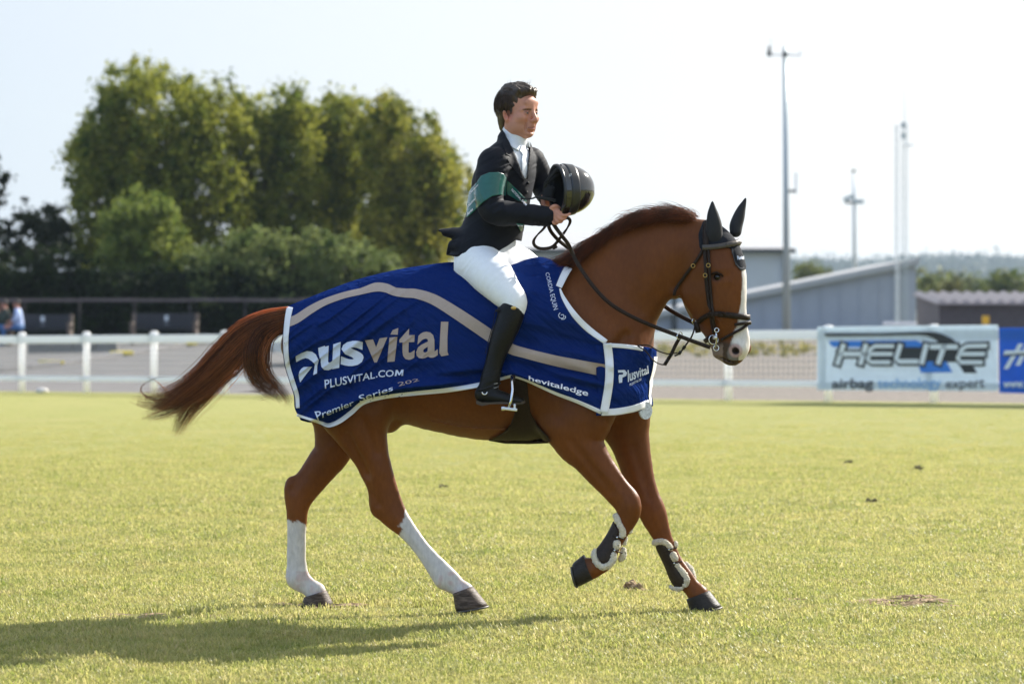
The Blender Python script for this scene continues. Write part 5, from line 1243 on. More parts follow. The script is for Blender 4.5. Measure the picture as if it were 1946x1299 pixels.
rglyph('v', ((868, 320), (1108, 285), (1062, 548), (900, 562)), M['beige'], bold=.05)
rpoly([(1130, 288), (1215, 280), (1200, 420), (1185, 545), (1108, 550), (1115, 450)], M['beige']); rpoly([(1165, 208), (1225, 186), (1218, 258), (1140, 256)], M['beige'])
rglyph('t', ((1235, 195), (1415, 190), (1395, 525), (1240, 532)), M['beige'], bold=.035)
rglyph('a', ((1440, 230), (1640, 220), (1650, 500), (1408, 520)), M['beige'], bold=.025)
rpoly([(1683, 118), (1762, 120), (1752, 300), (1752, 440), (1765, 475), (1688, 490), (1665, 455), (1672, 300)], M['beige'])
rglyph('PLUSVITAL', ((432, 742), (975, 652), (975, 725), (438, 838)), rw, bold=.012); rglyph('.CO', ((985, 640), (1178, 635), (1174, 706), (985, 717)), rw, bold=.014); rpoly([(1186, 702), (1198, 636), (1218, 635), (1237, 672), (1258, 633), (1281, 632), (1276, 697), (1256, 698), (1261, 662), (1241, 692), (1229, 693), (1214, 664), (1204, 700)], rw)
rglyph('P', ((325, 1082), (392, 1072), (400, 1150), (365, 1185)), rw, bold=.008)
rglyph('remier', ((405, 1075), (740, 960), (750, 1010), (412, 1150)), rw, bold=.004, curve=None)
rglyph('Series', ((795, 910), (1165, 800), (1168, 855), (815, 985)), rw, bold=.004); rglyph('202', ((1215, 770), (1440, 725), (1450, 752), (1230, 812)), M['beige'], bold=.004)
e3 = lambda q: (1000 + q[0] / 4.058, 480 + q[1] / 4.058)
rglyph('hevitaledge', ((20, 948), (482, 1062), (472, 1118), (18, 995)), M['trimw'], e=e3, bold=.014, off=.010)
rglyph('CORDIA EQUIN', ((176, 150), (247, 432), (205, 446), (142, 158)), rw, e=e3, bold=.0)
for pth in ([(262, 462), (250, 480), (258, 500), (280, 505), (292, 492)], [(300, 485), (303, 500), (290, 512), (270, 512)], [(268, 480), (285, 478), (292, 490)]):
    V2, T = strip_poly([e3(q) for q in pth], 1.4, 6); drape('emblem', V2, T, rugY, rw, rug, .003)
rpoly([(708, 905), (760, 903), (778, 925), (770, 950), (742, 962), (740, 1000), (716, 1004), (712, 960), (716, 940), (745, 938), (750, 925), (735, 922), (710, 924)], rw, flapY, e3)
rglyph('lusvital', ((782, 905), (940, 868), (945, 930), (785, 998)), rw, flapY, e3, bold=.025); rglyph('PLUSVITAL.CO', ((798, 1008), (888, 964), (888, 982), (798, 1028)), rw, flapY, e3, bold=.02)
# round hanging tag under the flap
c = flap_pt(1.25, 778, .004); mb = MB(); n_ = RH @ np.array((.8, -.6, 0)); mb.tube([c - n_ * .004, c + n_ * .004], .042, 20); mb.build('rosette', mat('white_rosette', (.55, .58, .62), .7, var=.3, vscale=40), rug)

# ------------------------------------------------------------------ saddle: stud girth and stirrup show below the rug
M['leather'] = mat('dark_brown_leather', (.022, .012, .007), .5, var=.3, vscale=40, bump=.15, bscale=120, spec=.22); M['bleather'] = mat('black_leather', (.009, .0085, .008), .4, var=.2, vscale=30, bump=.12, bscale=90, spec=.22)
M['chrome'] = mat('polished_steel', (.75, .76, .78), .16, metal=1); M['brass'] = mat('brass', (.62, .42, .14), .3, metal=1)
def bodyY(px, py): return hb.surf(px, py, .008, n=220)[0]
saddle = thing('saddle', 'dark leather saddle under the rug with its stud guard girth below the hem', 'saddle', tuple(PT(960, 560)))
V2, T = fill_poly([[(966, 700), (1000, 700), (1004, 750), (1008, 782), (1021, 808), (1041, 828), (1046, 839), (1000, 837), (950, 837), (930, 836.5), (945, 829), (958, 820), (970, 806), (978, 786), (978, 750)]], 4)
gd = drape('girth', V2, T, bodyY, M['leather'], saddle, .008, .012)
MB().tube([PT(930, 836, -.06), PT(960, 839.5, -.0), PT(1005, 840, .0), PT(1046, 840, -.05)], [.008, .02, .022, .01], 8, flat=.4).build('stud_guard', M['leather'], saddle, True)
yo = -.385
MB().tube([PT(975, 713, yo + .03), PT(974, 724, yo + .01)], .013, 6, flat=.4).build('stirrup_leather', M['leather'], saddle)
st = saddle; mb = MB(); P_ = lambda px, py, o: PT(px, py, yo + o)
mb.tube([P_(966, 775, -.062), P_(971, 762, -.064), P_(974, 740, -.06), P_(973, 724, -.03), P_(973, 717, 0), P_(973, 724, .03), P_(974, 740, .06), P_(971, 762, .064), P_(966, 775, .062)], .0062, 8)
ir = mb.build('stirrup_iron', M['chrome'], saddle, True)
mb = MB(); mb.box(P_(968, 776, 0), (.075, .135, .014), RH_m if False else Matrix.Rotation(.12, 3, 'Y'), .003); mb.box(P_(956, 775, 0), (.018, .12, .02), None, .004); mb.box(P_(978, 772, 0), (.012, .12, .028), None, .004); mb.build('tread', M['chrome'], ir)

# ------------------------------------------------------------------ ear bonnet
M['bonnet'] = mat('charcoal_crochet', (.018, .020, .026), .85, spec=.15, bump=1.0, bscale=260, bdist=.004, sheen=.08, var=.35, vscale=150); M['bonnetear'] = mat('charcoal_stretch_fabric', (.024, .024, .027), .7, spec=.2, bump=.1, bscale=300, bdist=.001, sheen=.1, var=.08, vscale=30); M['bonnetedge'] = mat('grey_braid', (.06, .062, .07), .8, bump=.6, bscale=300)
lo, hi = PT(1318, 530), PT(1440, 372)
bf = Field((lo[0] - .03, 14.3, lo[2] - .03), (hi[0] + .03, 15.0, hi[2] + .03), .005)
bf.add(CH(NECK), .07, RH); bf.add(CH(HEAD), .035, RHD)
for s_ in (-1, 1): bf.ell(HP(1384, 512, s_ * .083), (.034, .022, .02), .02, RHD)
bf.a -= .006
X, Yy, Z = bf.grid(); px_ = CX + X / Yy * F; py_ = HY - (Z - CAMZ) / Yy * F
BON = [(1336, 420), (1327, 444), (1329, 470), (1336, 478), (1352, 472), (1385, 471), (1390, 474), (1392, 484), (1398, 503), (1408, 514), (1417, 512), (1422, 490), (1424, 465), (1422, 440), (1400, 410), (1370, 405)]
pd = poly_sd(np.broadcast_to(px_, bf.a.shape).astype(np.float32), np.broadcast_to(py_, bf.a.shape).astype(np.float32), BON) / F * 14.6
bf.a = np.maximum(bf.a, pd.astype(np.float32))
bon = thing('ear_bonnet', 'charcoal crochet ear bonnet on the horse\'s head', 'ear bonnet', tuple(PT(1375, 450)))
bf.obj('cap', M['bonnet'], bon)
def ear(pts, flip):
    e = Field((lo[0] - .05, 14.2, PT(1350, 475)[2]), (hi[0] + .08, 15.2, PT(1400, 365)[2]), .0045)
    e.add([ND(*q) for q in pts], .01, RHD @ euler(0, 0, flip), dens=5); return e
n_e = [(1358, 458, -.055, 15, .035), (1357, 445, -.066, 16.5, .038), (1357, 428, -.074, 15, .034), (1355, 410, -.078, 11.5, .026), (1354, 395, -.08, 6.5, .015), (1354, 384, -.08, 2.4, .006)]
f_e = [(1398, 440, .050, 11, .030), (1399, 428, .060, 12, .034), (1404, 412, .07, 11, .03), (1409, 397, .078, 8, .021), (1414, 385, .082, 4.5, .012), (1417, 377, .084, 2.0, .005)]
for L, fl in ((n_e, .5), (f_e, -.3)): ear(L, fl).obj('ear_cover', M['bonnetear'], bon)
def headY(px, py, off=.006): return hb.surf(px, py, off, n=300, y0=14.2, y1=14.75)[0]
def bonY(px, py): return bf.surf(px, py, .001, n=200)[0]
V2, T = strip_poly([(1391, 473), (1391.5, 484), (1397, 501), (1407, 511), (1415, 509.5)], 5, 8); drape('edging', V2, T, bonY, M['bonnetedge'], bon, .002, .004)
V, T = glyphs('Plusvital', .03); V2 = quad_map(V, ((1400.5, 486), (1414, 485.5), (1414, 492.5), (1401.5, 493.5))); drape('lettering', V2, T, bonY, M['rugwhite'], bon, .003)

# ------------------------------------------------------------------ bridle and reins
bri = thing('bridle', 'dark leather bridle with noseband, bit and reins on the horse\'s head', 'bridle', tuple(PT(1350, 560)))
def strap3(name, P, w, th, material, parent, N=None, close=False):     # flat strap through 3-D points, N = outward normals
    P = np.asarray(P, float); t = np.gradient(P, axis=0); t /= np.linalg.norm(t, axis=1, keepdims=True) + 1e-9
    if N is None: N = np.tile([0, -1., 0], (len(P), 1))
    N = np.asarray(N, float); N = N - (N * t).sum(1, keepdims=True) * t; N /= np.linalg.norm(N, axis=1, keepdims=True) + 1e-9
    B = np.cross(t, N); w = np.broadcast_to(np.asarray(w, float), (len(P),))[:, None]
    sec = [(-.5, 0), (-.42, 1), (.42, 1), (.5, 0), (.42, -.3), (-.42, -.3)]
    V = np.stack([P + B * w * a + N * th * b for a, b in sec], 1).reshape(-1, 3); n = len(sec); m = len(P); Fq = []
    for i in range(m - 1):
        for k in range(n): Fq.append((i * n + k, (i + 1) * n + k, (i + 1) * n + (k + 1) % n, i * n + (k + 1) % n))
    Fq += [tuple(range(n)), tuple((m - 1) * n + k for k in range(n))[::-1]]
    return mesh_obj(name, V, Fq, material, parent, True)
def onhead(path, off=.004, n=8, fld=None, y0=14.2, y1=14.8):
    P = catmull(path, n); f = fld or hb; Y, h_ = f.surf(P[:, 0], P[:, 1], off, n=320, y0=y0, y1=y1); k = np.ones(5) / 5
    Y = np.convolve(np.pad(Y, 2, 'edge'), k, 'valid'); Q = np.stack(U(P[:, 0], P[:, 1], Y), 1); return Q, f.grad(Q)
L_ = M['leather']
for path, w, off, nm in (([(1339, 471), (1341, 500), (1343, 540), (1348, 580), (1353, 610), (1357, 632)], .019, .005, 'cheekpiece'),
                         ([(1346, 472), (1348, 500), (1350, 540), (1353, 580), (1357, 612), (1360, 630)], .012, .009, 'cheekpiece'),
                         ([(1336, 474), (1326, 492), (1310, 513), (1294, 535), (1284, 550), (1281, 561)], .015, .006, 'throatlash'),
                         ([(1327, 612), (1338, 603), (1352, 597), (1372, 596), (1395, 599), (1415, 602)], .024, .006, 'noseband'),
                         ([(1424, 613), (1410, 624), (1392, 634), (1370, 646)], .013, .006, 'flash_strap')):
    Q, N = onhead(path, off); strap3(nm, Q, w, .006, L_, bri, N)
Q, N = onhead([(1335, 470), (1350, 469.5), (1372, 467), (1392, 463), (1406, 459)], .005, 8, bf); strap3('browband', Q, .026, .008, mat('padded_brown_leather', (.06, .048, .038), .4, var=.2, vscale=40), bri, N)
Q, N = onhead([(1342, 474), (1341, 455), (1341, 435), (1344, 420)], .004, 8, bf); strap3('headpiece', Q, .028, .006, L_, bri, N)
def around(c, a, w, z0, z1, th0, th1, n=14):            # band running round the front of the face
    out, nn = [], []
    for i in range(n):
        th = th0 + (th1 - th0) * i / (n - 1); d = np.array((a * math.cos(th), w * math.sin(th), 0)); out.append(c + RHD @ d + np.array((0, 0, z0 + (z1 - z0) * abs(i / (n - 1) * 2 - 1)))); nn.append(RHD @ np.array((math.cos(th), math.sin(th) * a / w * .6, 0)))
    return np.array(out), np.array(nn)
def facering(py, dz, name, w, th, grow=.006, m=None, amax=1.35):
    c0 = PT(1370, py) ; c = None
    ths = np.linspace(-amax, amax, 25); P = []
    for t in ths:
        d = RHD @ np.array((math.cos(t), math.sin(t), 0)); s = np.linspace(.02, .24, 120); q = c0 + d[None] * s[:, None] + np.array((0, 0, dz * abs(t))); v = hb.sample(q); i = int(np.argmax(v > grow)); P.append(q[i])
    P = np.array(P); N = P - c0; N[:, 2] = 0; return strap3(name, P, w, th, m or L_, bri, N)
facering(603, .012, 'noseband_front', .028, .008); facering(612, -.02, 'flash_front', .014, .005, .012, None, .6)
facering(459, -.02, 'browband_front', .024, .008, .012, bpy.data.materials['padded_brown_leather'], 1.0)
def mtl(px, py, off): Y = float(hb.surf(np.array([px]), np.array([py]), .0, n=300, y0=14.2, y1=14.8)[0][0]); return np.array(U(px, py, Y - off))
for px, py, s in ((1346, 504, 0), (1340, 523, 0), (1317, 505, 0)): MB().torus(mtl(px, py, .018), (0.1, -1, 0), .009, .0018, 14, 6).build('buckle', M['brass'], bri, True)
for px, py, rr_ in ((1356, 645, .022), (1361, 661, .013), (1362, 627, .010)): MB().torus(mtl(px, py, .024), (.15, -1, 0), rr_, .0028, 20, 6).build('bit_ring', M['chrome'], bri, True)
MB().tube([mtl(1356, 641, .034), mtl(1363, 641, .034)], .010, 10).build('bit_cheek', mat('white_metal', (.75, .74, .70), .25, metal=.7), bri, True)
MB().tube([mtl(1361, 632, .026), mtl(1362, 645, .03), mtl(1360, 660, .026)], .0045, 8).build('bit_shank', M['chrome'], bri, True)
Q = np.array([mtl(1340, 648, .018), mtl(1347, 643, .02), mtl(1355, 640, .022)]); strap3('curb_strap', Q, .024, .006, L_, bri)
Q = np.array([PT(1321, 611, -.05), PT(1325, 622, -.05), PT(1327, 632, -.05)]); strap3('chin_strap', Q, .026, .008, L_, bri)
rein = [(1046, 416, -.2), (1056, 432, -.2), (1068, 448, -.19), (1080, 464, -.17), (1090, 486, -.15), (1105, 512, -.17), (1130, 547, -.19), (1160, 577, -.2), (1200, 601, -.19), (1245, 621, -.17), (1290, 638, -.15), (1322, 650, -.13), (1350, 660, -.13)]
P = catmull(np.array(rein), 8); Yr = ymid(P[:, 0]) + P[:, 2]; Ys_, h_ = hb.surf(P[:, 0], P[:, 1], .01, n=300); Yr = np.where(h_, np.minimum(Yr, Ys_), Yr); Yr = np.convolve(np.pad(Yr, 4, 'edge'), np.ones(9) / 9, 'valid')
Q = np.stack(U(P[:, 0], P[:, 1], Yr), 1); strap3('rein', Q, .019, .005, L_, bri)
def free(path, w=.013, nm='rein', tw=None, th=.004):
    P = catmull(np.array(path, float), 8); Q = np.stack(U(P[:, 0], P[:, 1], ymid(P[:, 0]) + P[:, 2]), 1)
    N = None
    if tw is not None: a = np.interp(np.linspace(0, 1, len(Q)), np.linspace(0, 1, len(tw)), tw); N = np.stack([np.sin(a), -np.cos(a), 0 * a], 1)
    return strap3(nm, Q, w, th, L_, bri, N)
free([(1040, 424, -.2), (1031, 436, -.18), (1020, 447, -.16), (1014, 457, -.14), (1016, 466, -.13), (1026, 472, -.12), (1040, 472, -.12), (1052, 467, -.13), (1064, 452, -.14), (1075, 437, -.15), (1082, 425, -.17), (1083, 418, -.18), (1078, 414, -.19), (1070, 416, -.2)], .016, tw=(.5, 1, .3, 0, .6, 1, .2, 0))
free([(1041, 422, -.2), (1046, 438, -.15), (1060, 455, -.08), (1076, 468, .02), (1092, 480, .10)], .018)
MB().box(PT(1054, 469, -.125), (.026, .016, .02), Matrix.Rotation(-.5, 3, 'Y'), .003).build('rein_stop', L_, bri)
free([(1255, 576, .14), (1275, 590, .13), (1300, 604, .11), (1322, 615, .09)], .02)
free([(1318, 612, -.05), (1320, 622, -.06), (1314, 640, -.09), (1305, 653, -.10), (1297, 664, -.1), (1290, 672, -.1), (1282, 676, -.1)], .008, 'martingale_cord')
free([(1292, 641, -.12), (1284, 655, -.12), (1276, 672, -.12), (1270, 682, -.12), (1263, 693, -.12)], .017, 'martingale_strap')
for px, py, o in ((1290, 639, -.155), (1293, 636, -.14), (1319, 610, -.055)): MB().torus(PT(px, py, o), (.7, -.7, 0), .013, .0025, 16, 6).build('martingale_ring', M['chrome'], bri, True)
for px, py in ((1275, 675), (1268, 686), (1300, 660), (1292, 670)): MB().tube([PT(px - 2, py + 3, -.125), PT(px + 2, py - 3, -.125)], .008, 7).build('rein_knot', M['bleather'], bri, True)
free([(1212, 656, -.17), (1232, 656, -.18), (1252, 667, -.16), (1270, 672, -.14), (1287, 670, -.12)], .006, 'martingale_cord'); free([(1212, 657, -.17), (1228, 668, -.18), (1240, 683, -.17), (1253, 691, -.15), (1264, 693, -.13)], .006, 'martingale_cord')

# ------------------------------------------------------------------ fleece lined tendon boots on the front legs
M['fleece'] = mat('cream_fleece', (.76, .67, .50), .95, bump=1.0, bscale=130, bdist=.008, sheen=.6, var=.12, vscale=60); M['tleather'] = mat('brown_boot_leather', (.036, .024, .017), .45, spec=.22, var=.25, vscale=30, bump=.1, bscale=100)
def tendon_boot(leg, i0, i1, shell, fleece, straps, yo, label):
    o = thing('tendon_boot', label, 'tendon boot', tuple(PT(*shell[0], yo)), 0, 'tendon boots on the front legs')
    P = np.array(CH(leg)[i0:i1]); lo = P[:, :3].min(0) - .11; hi = P[:, :3].max(0) + .11
    f = Field(lo, hi, .0045); f.add(CH(leg), .01, RH); f.a -= .013; X, Yy, Z = f.grid(); a = poly_sd(np.broadcast_to(CX + X / Yy * F, f.a.shape), np.broadcast_to(HY - (Z - CAMZ) / Yy * F, f.a.shape), shell) / F * 14.8
    f.a = np.maximum(f.a, a.astype(np.float32)); f.obj('shell', M['tleather'], o)
    r = np.random.default_rng(int(shell[0][0]))
    g = Field(lo, hi, .0045)
    for pth, rad in fleece:
        Q = catmull(np.array(pth, float), 5)
        for x, y, s in Q: 
            c = PT(x, y, yo + s); g.ell(c + r.normal(size=3) * .0015, (rad * (.9 + .25 * r.random()),) * 3, .006)
    g.obj('fleece_lining', M['fleece'], o, 0, None, 0, lambda V: V + r.normal(size=V.shape) * .0014)
    for a, b2 in straps:
        MB().tube([PT(*a, yo - .034), PT((a[0] + b2[0]) / 2, (a[1] + b2[1]) / 2, yo - .043), PT(*b2, yo - .03)], .007, 6, flat=.5).build('strap', M['tleather'], o)
        MB().sphere(PT((a[0] * .6 + b2[0] * .4), (a[1] * .6 + b2[1] * .4), yo - .043), .006).build('stud', M['chrome'], o, True)
    return o
tendon_boot(NFORE, 8, 13, [(1166, 988), (1176, 1012), (1170, 1030), (1166, 1050), (1156, 1068), (1143, 1070), (1134, 1056), (1132, 1042), (1145, 1020)],
            [([(1170, 978, -.01), (1174, 989, -.028), (1180, 1001, -.034), (1184, 1012, -.03), (1181, 1018, -.03)], .0125), ([(1172, 1030, -.034), (1171, 1038, -.034)], .0155),
             ([(1166, 1052, -.03), (1165, 1063, -.034), (1157, 1073, -.036), (1146, 1077, -.036), (1136, 1070, -.032), (1130, 1058, -.026), (1130, 1046, -.016)], .0135),
             ([(1199, 1000, .01), (1197, 1010, .01)], .011), ([(1189, 1022, .012), (1186, 1032, .012)], .010), ([(1184, 1044, .015), (1185, 1054, .018), (1180, 1062, .018)], .013)],
            [((1164, 1018), (1186, 1024)), ((1158, 1042), (1183, 1050))], -.15, 'brown tendon boot with cream fleece on the lifted front leg')
tendon_boot(FFORE, 7, 11, [(1244, 1032), (1268, 1036), (1276, 1056), (1290, 1075), (1302, 1096), (1303, 1112), (1290, 1118), (1271, 1116), (1262, 1088), (1252, 1060)],
            [([(1243, 1031, -.012), (1250, 1029, -.026), (1260, 1029, -.034), (1268, 1033, -.034), (1275, 1040, -.03)], .0125), ([(1279, 1053, -.033), (1282, 1061, -.033)], .0155),
             ([(1287, 1074, -.034), (1294, 1082, -.036), (1301, 1091, -.038), (1305, 1101, -.036), (1302, 1111, -.034)], .0125),
             ([(1284, 1031, .0), (1285, 1036, .0)], .009), ([(1303, 1072, .02), (1310, 1078, .02), (1315, 1088, .02), (1317, 1098, .02)], .0135), ([(1273, 1114, -.02), (1285, 1119, -.03), (1295, 1117, -.034)], .0085)],
            [((1262, 1046), (1286, 1040)), ((1272, 1072), (1296, 1066))], .15, 'brown tendon boot with cream fleece on the landing front leg')
# ------------------------------------------------------------------ the rider
RT = rotz(R(-27)); YF = R(-44); RF = rotz(YF) @ euler(0, R(-2), 0)
M['skin'] = mat('sunburnt_skin', (.5, .24, .16), .5, attr=True, bump=.15, bscale=900, bdist=.0006, spec=.4)
M['skin'].node_tree.nodes['Principled BSDF'].inputs['Subsurface Weight'].default_value = 0
M['skin'].node_tree.nodes['Principled BSDF'].inputs['Subsurface Radius'].default_value = (.012, .005, .003)
lo, hi = PT(860, 800, -.55), PT(1110, 140, .45)
HC = PT(985.5, 210, 0.)
def FP(x, y, z): return HC + RF @ np.array((x, y, z))
def fch(L): return [tuple(FP(*q[:3])) + (q[3], q[4]) for q in L]
BT = [(925, 490, 0, 42, .15), (938, 445, 0, 40, .13), (946, 405, 0, 40, .13), (956, 360, 0, 42, .15), (966, 320, 0, 38, .155), (972, 297, 0, 28, .13), (975, 282, 0, 20, .075)]
NARM = [(938, 308, -.16, 22, .055), (931, 345, -.2, 19, .048), (931, 384, -.225, 16, .04), (945, 404, -.235, 15, .038), (985, 407, -.23, 13.5, .036), (1022, 410, -.212, 10.5, .028), (1042, 411, -.205, 9.5, .024)]
FARM = [(1010, 305, .16, 22, .055), (1026, 335, .19, 18, .045), (1036, 362, .19, 15, .04), (1042, 376, .12, 13, .034), (1042, 381, .04, 10, .026)]
NLEG = [(910, 500, -.10, 40, .10), (938, 530, -.23, 33, .085), (974, 572, -.315, 21, .055), (962, 625, -.345, 15, .042), (944, 680, -.35, 12, .034), (932, 735, -.36, 11, .03), (950, 752, -.36, 8, .03), (985, 762, -.36, 5, .025)]
FLEG = [(945, 490, .10, 36, .10), (1000, 515, .24, 30, .08), (1030, 565, .32, 20, .055), (1015, 640, .345, 14, .04), (990, 730, .36, 10, .03), (1030, 755, .36, 6, .03)]
h_ = .0042
pb = Field((PT(895, 0)[0], HC[1] - .42, PT(0, 780)[2]), (PT(1092, 0)[0], HC[1] + .42, PT(0, 150)[2]), h_)
pb.add(CH(BT), .03, RT)
pb.add([ND(974, 288, -.005, 19, .052), ND(978, 258, -.005, 20, .054), ND(981, 235, -.006, 21, .056)], .03, rotz(R(-40)))
for L in (NARM, FARM, NLEG, FLEG): pb.add(CH(L), .03, RT)
# head, sculpted in its own frame: x forward, y to his left, z up
E = lambda c, r_, k=.015, rot=None: pb.ell(FP(*c), r_, k, RF if rot is None else RF @ rot)
X_ = lambda c, r_, k=.008, rot=None: pb.cut(FP(*c), r_, k, RF if rot is None else RF @ rot)
E((-.012, 0, .038), (.098, .077, .085)); E((.028, 0, -.040), (.062, .065, .082), .03)
E((.030, 0, -.092), (.050, .053, .036), .03); E((.060, 0, -.117), (.022, .024, .017), .02)
for s_ in (-1, 1):
    E((.008, s_ * .056, -.078), (.034, .015, .032), .03)                              # jaw angle
    E((.058, s_ * .047, -.042), (.024, .021, .020), .02)                            # cheekbone
    pb.add(fch([(.086, s_ * .010, -.002, .009, .010), (.083, s_ * .030, .0, .0095, .010), (.068, s_ * .050, -.006, .008, .010)]), .012, RF)
    X_((.096, s_ * .034, -.017), (.016, .0155, .0095), .012)
    E((.074, s_ * .031, -.021), (.0135,) * 3, .003)
    pb.add(fch([(.083, s_ * .018, -.017, .003, .003), (.089, s_ * .031, -.0135, .0038, .0038), (.078, s_ * .045, -.018, .003, .003)]), .004, RF)
    pb.add(fch([(.083, s_ * .019, -.024, .0025, .0025), (.087, s_ * .031, -.0262, .0036, .0036), (.077, s_ * .044, -.024, .0025, .0025)]), .004, RF)
    E((.098, s_ * .0125, -.058), (.011, .0075, .008), .007); X_((.103, s_ * .0075, -.067), (.004, .0025, .002), .003)
    X_((.074, s_ * .030, -.080), (.008, .004, .022), .012, euler(0, .3, 0))         # fold beside the mouth
    E((-.010, s_ * .080, -.032), (.020, .009, .032), .008, euler(s_ * -.25, -.15, s_ * .45)); X_((-.004, s_ * .087, -.028), (.010, .006, .018), .005, euler(s_ * -.25, -.15, s_ * .45)); E((.001, s_ * .071, -.056), (.008, .006, .008), .006)
pb.add(fch([(.089, 0, .0, .009, .011), (.098, 0, -.022, .0095, .0105), (.109, 0, -.044, .010, .0115), (.111, 0, -.055, .010, .0115)]), .012, RF)
E((.086, 0, -.074), (.012, .016, .012), .012)
pb.add(fch([(.080, -.024, -.0885, .003, .003), (.090, -.010, -.0835, .0052, .0045), (.092, 0, -.0845, .005, .004), (.090, .010, -.0835, .0052, .0045), (.080, .024, -.0885, .003, .003)]), .005, RF)
pb.add(fch([(.079, -.022, -.0915, .003, .003), (.088, -.008, -.0965, .0062, .0055), (.088, .008, -.0965, .0062, .0055), (.079, .022, -.0915, .003, .003)]), .005, RF)
X_((.092, 0, -.0905), (.014, .026, .0014), .003); X_((.080, 0, -.107), (.012, .02, .005), .01)
E((.088, 0, .030), (.012, .045, .022), .02)
# hands
def fing(L, r0): return [ND(x, y, o, r_ * r0 * F / 14.7, r_ * r0) for x, y, o, r_ in L]
pb.add([ND(1041, 410, -.205, 10, .026), ND(1048, 407, -.208, 13.5, .022), ND(1057, 408, -.208, 12.5, .020)], .014)
for L, r0 in (([(1056, 402, -.222, 1), (1067, 409, -.235, .95), (1076, 409.5, -.225, .85), (1083, 406, -.205, .7)], .0095),
              ([(1056, 408, -.226, 1), (1065, 416, -.238, .95), (1072, 416, -.222, .85), (1076, 411, -.2, .7)], .0092),
              ([(1053, 413, -.224, 1), (1060, 421, -.234, .95), (1067, 421, -.22, .85), (1070, 415, -.2, .7)], .0088),
              ([(1048, 416, -.220, 1), (1053, 424, -.228, .95), (1059, 424.5, -.215, .85), (1062, 419, -.198, .7)], .0078),
              ([(1044, 402, -.215, 1.1), (1049, 394, -.222, 1), (1056, 391.5, -.21, .95), (1063, 395, -.19, .75)], .0105)):
    pb.add(fing(L, r0), .003, None, 5)
pb.add([ND(1042, 381, .04, 10, .026), ND(1044, 383, .0, 11, .022)], .012)
for k, (y0, x1) in enumerate(((372, 1030), (378, 1029), (384, 1029), (390, 1031))): pb.add(fing([(1042, y0 + 2, .0, 1), (x1 + 3, y0, -.03, 1), (x1 + 2, y0 + 2, -.06, .85), (x1 + 6, y0 + 4, -.08, .7)], .0095), .004, None, 5)
pb.add(fing([(1046, 373, .0, 1.1), (1052, 366, -.02, 1), (1056, 362, -.04, .8)], .0105), .006, None, 5)
SK, LIP, STUB = np.array((.50, .228, .150)), np.array((.40, .15, .13)), np.array((.39, .19, .13))
def skinc(V):
    l = (V - HC) @ RF; n = len(V); N_ = noise2(l[:, 0] * 90, l[:, 2] * 90, 7); c = np.tile(SK, (n, 1)) * (1 + .12 * N_)[:, None]
    def paint(m, col):
        nonlocal c; m = np.clip(m, 0, 1)[:, None]; c = c * (1 - m) + np.asarray(col) * m
    hd = (V[:, 2] > HC[2] - .17)
    red = np.exp(-(((l[:, 2] + .045) / .03) ** 2 + ((np.abs(l[:, 1]) - .03) / .03) ** 2)) * (l[:, 0] > .04); paint(red * .28 * hd, (.52, .18, .125)); 
    paint(np.exp(-((l[:, 2] + .05) / .02) ** 2 - (l[:, 1] / .016) ** 2) * (l[:, 0] > .09) * .1, (.52, .18, .13))
    paint(np.exp(-((np.abs(l[:, 1]) - .08) / .012) ** 2 - ((l[:, 2] + .03) / .03) ** 2) * (l[:, 0] < .03) * .6 * hd, (.5, .14, .10))
    paint((((l[:, 0] > -.01) & (l[:, 2] < -.062) & (l[:, 2] > -.15)) * .35), STUB)
    lip = np.exp(-((l[:, 2] + .0905) / .0085) ** 4) * (np.abs(l[:, 1]) < .023) * (l[:, 0] > .076); paint(lip * .6, LIP); paint(np.exp(-((l[:, 2] + .0905) / .0018) ** 2) * (np.abs(l[:, 1]) < .025) * (l[:, 0] > .074) * .7, (.12, .03, .025))
    yb = np.abs(l[:, 1]); bz = -.0035 - .10 * np.clip(yb - .030, 0, 1) + .05 * np.clip(.03 - yb, 0, 1) * -1
    paint(np.exp(-((l[:, 2] - bz) / .0042) ** 4) * (yb > .012) * (yb < .052) * (l[:, 0] > .05) * .8, (.035, .02, .013))
    ez = -.0185 - .004 * ((yb - .031) / .013) ** 2 * 0
    paint(np.exp(-((l[:, 2] + .013) / .0022) ** 2) * (np.abs(yb - .031) < .014) * (l[:, 0] > .06) * .75, (.04, .02, .015))
    paint((np.exp(-((np.abs(l[:, 1]) - .031) / .016) ** 4 - ((l[:, 2] + .021) / .012) ** 4) * (l[:, 0] > .06) * .35), (.26, .10, .075))
    return np.clip(c, 0, 1)
rider = pb.obj('person', M['skin'], None, 0, skinc, 1)
tag(rider, 'person in dark jacket, white breeches and black boots riding the horse bareheaded', 'person')
# eyes
for s_ in (-1, 1):
    e = MB().sphere(FP(.0765, s_ * .031, -.0205), .0125, 18, 14).build('eye', mat('eye_white', (.30, .25, .23), .2) if s_ < 0 else bpy.data.materials['eye_white'], rider, True)
    d = RF @ np.array((1, .03, -.05)); MB().tube([FP(.0765, s_ * .031, -.0205) + d * .0112, FP(.0765, s_ * .031, -.0205) + d * .0129], [.0062, .0058], 14).build('iris', mat('dark_iris', (.03, .022, .016), .1) if s_ < 0 else bpy.data.materials['dark_iris'], e)
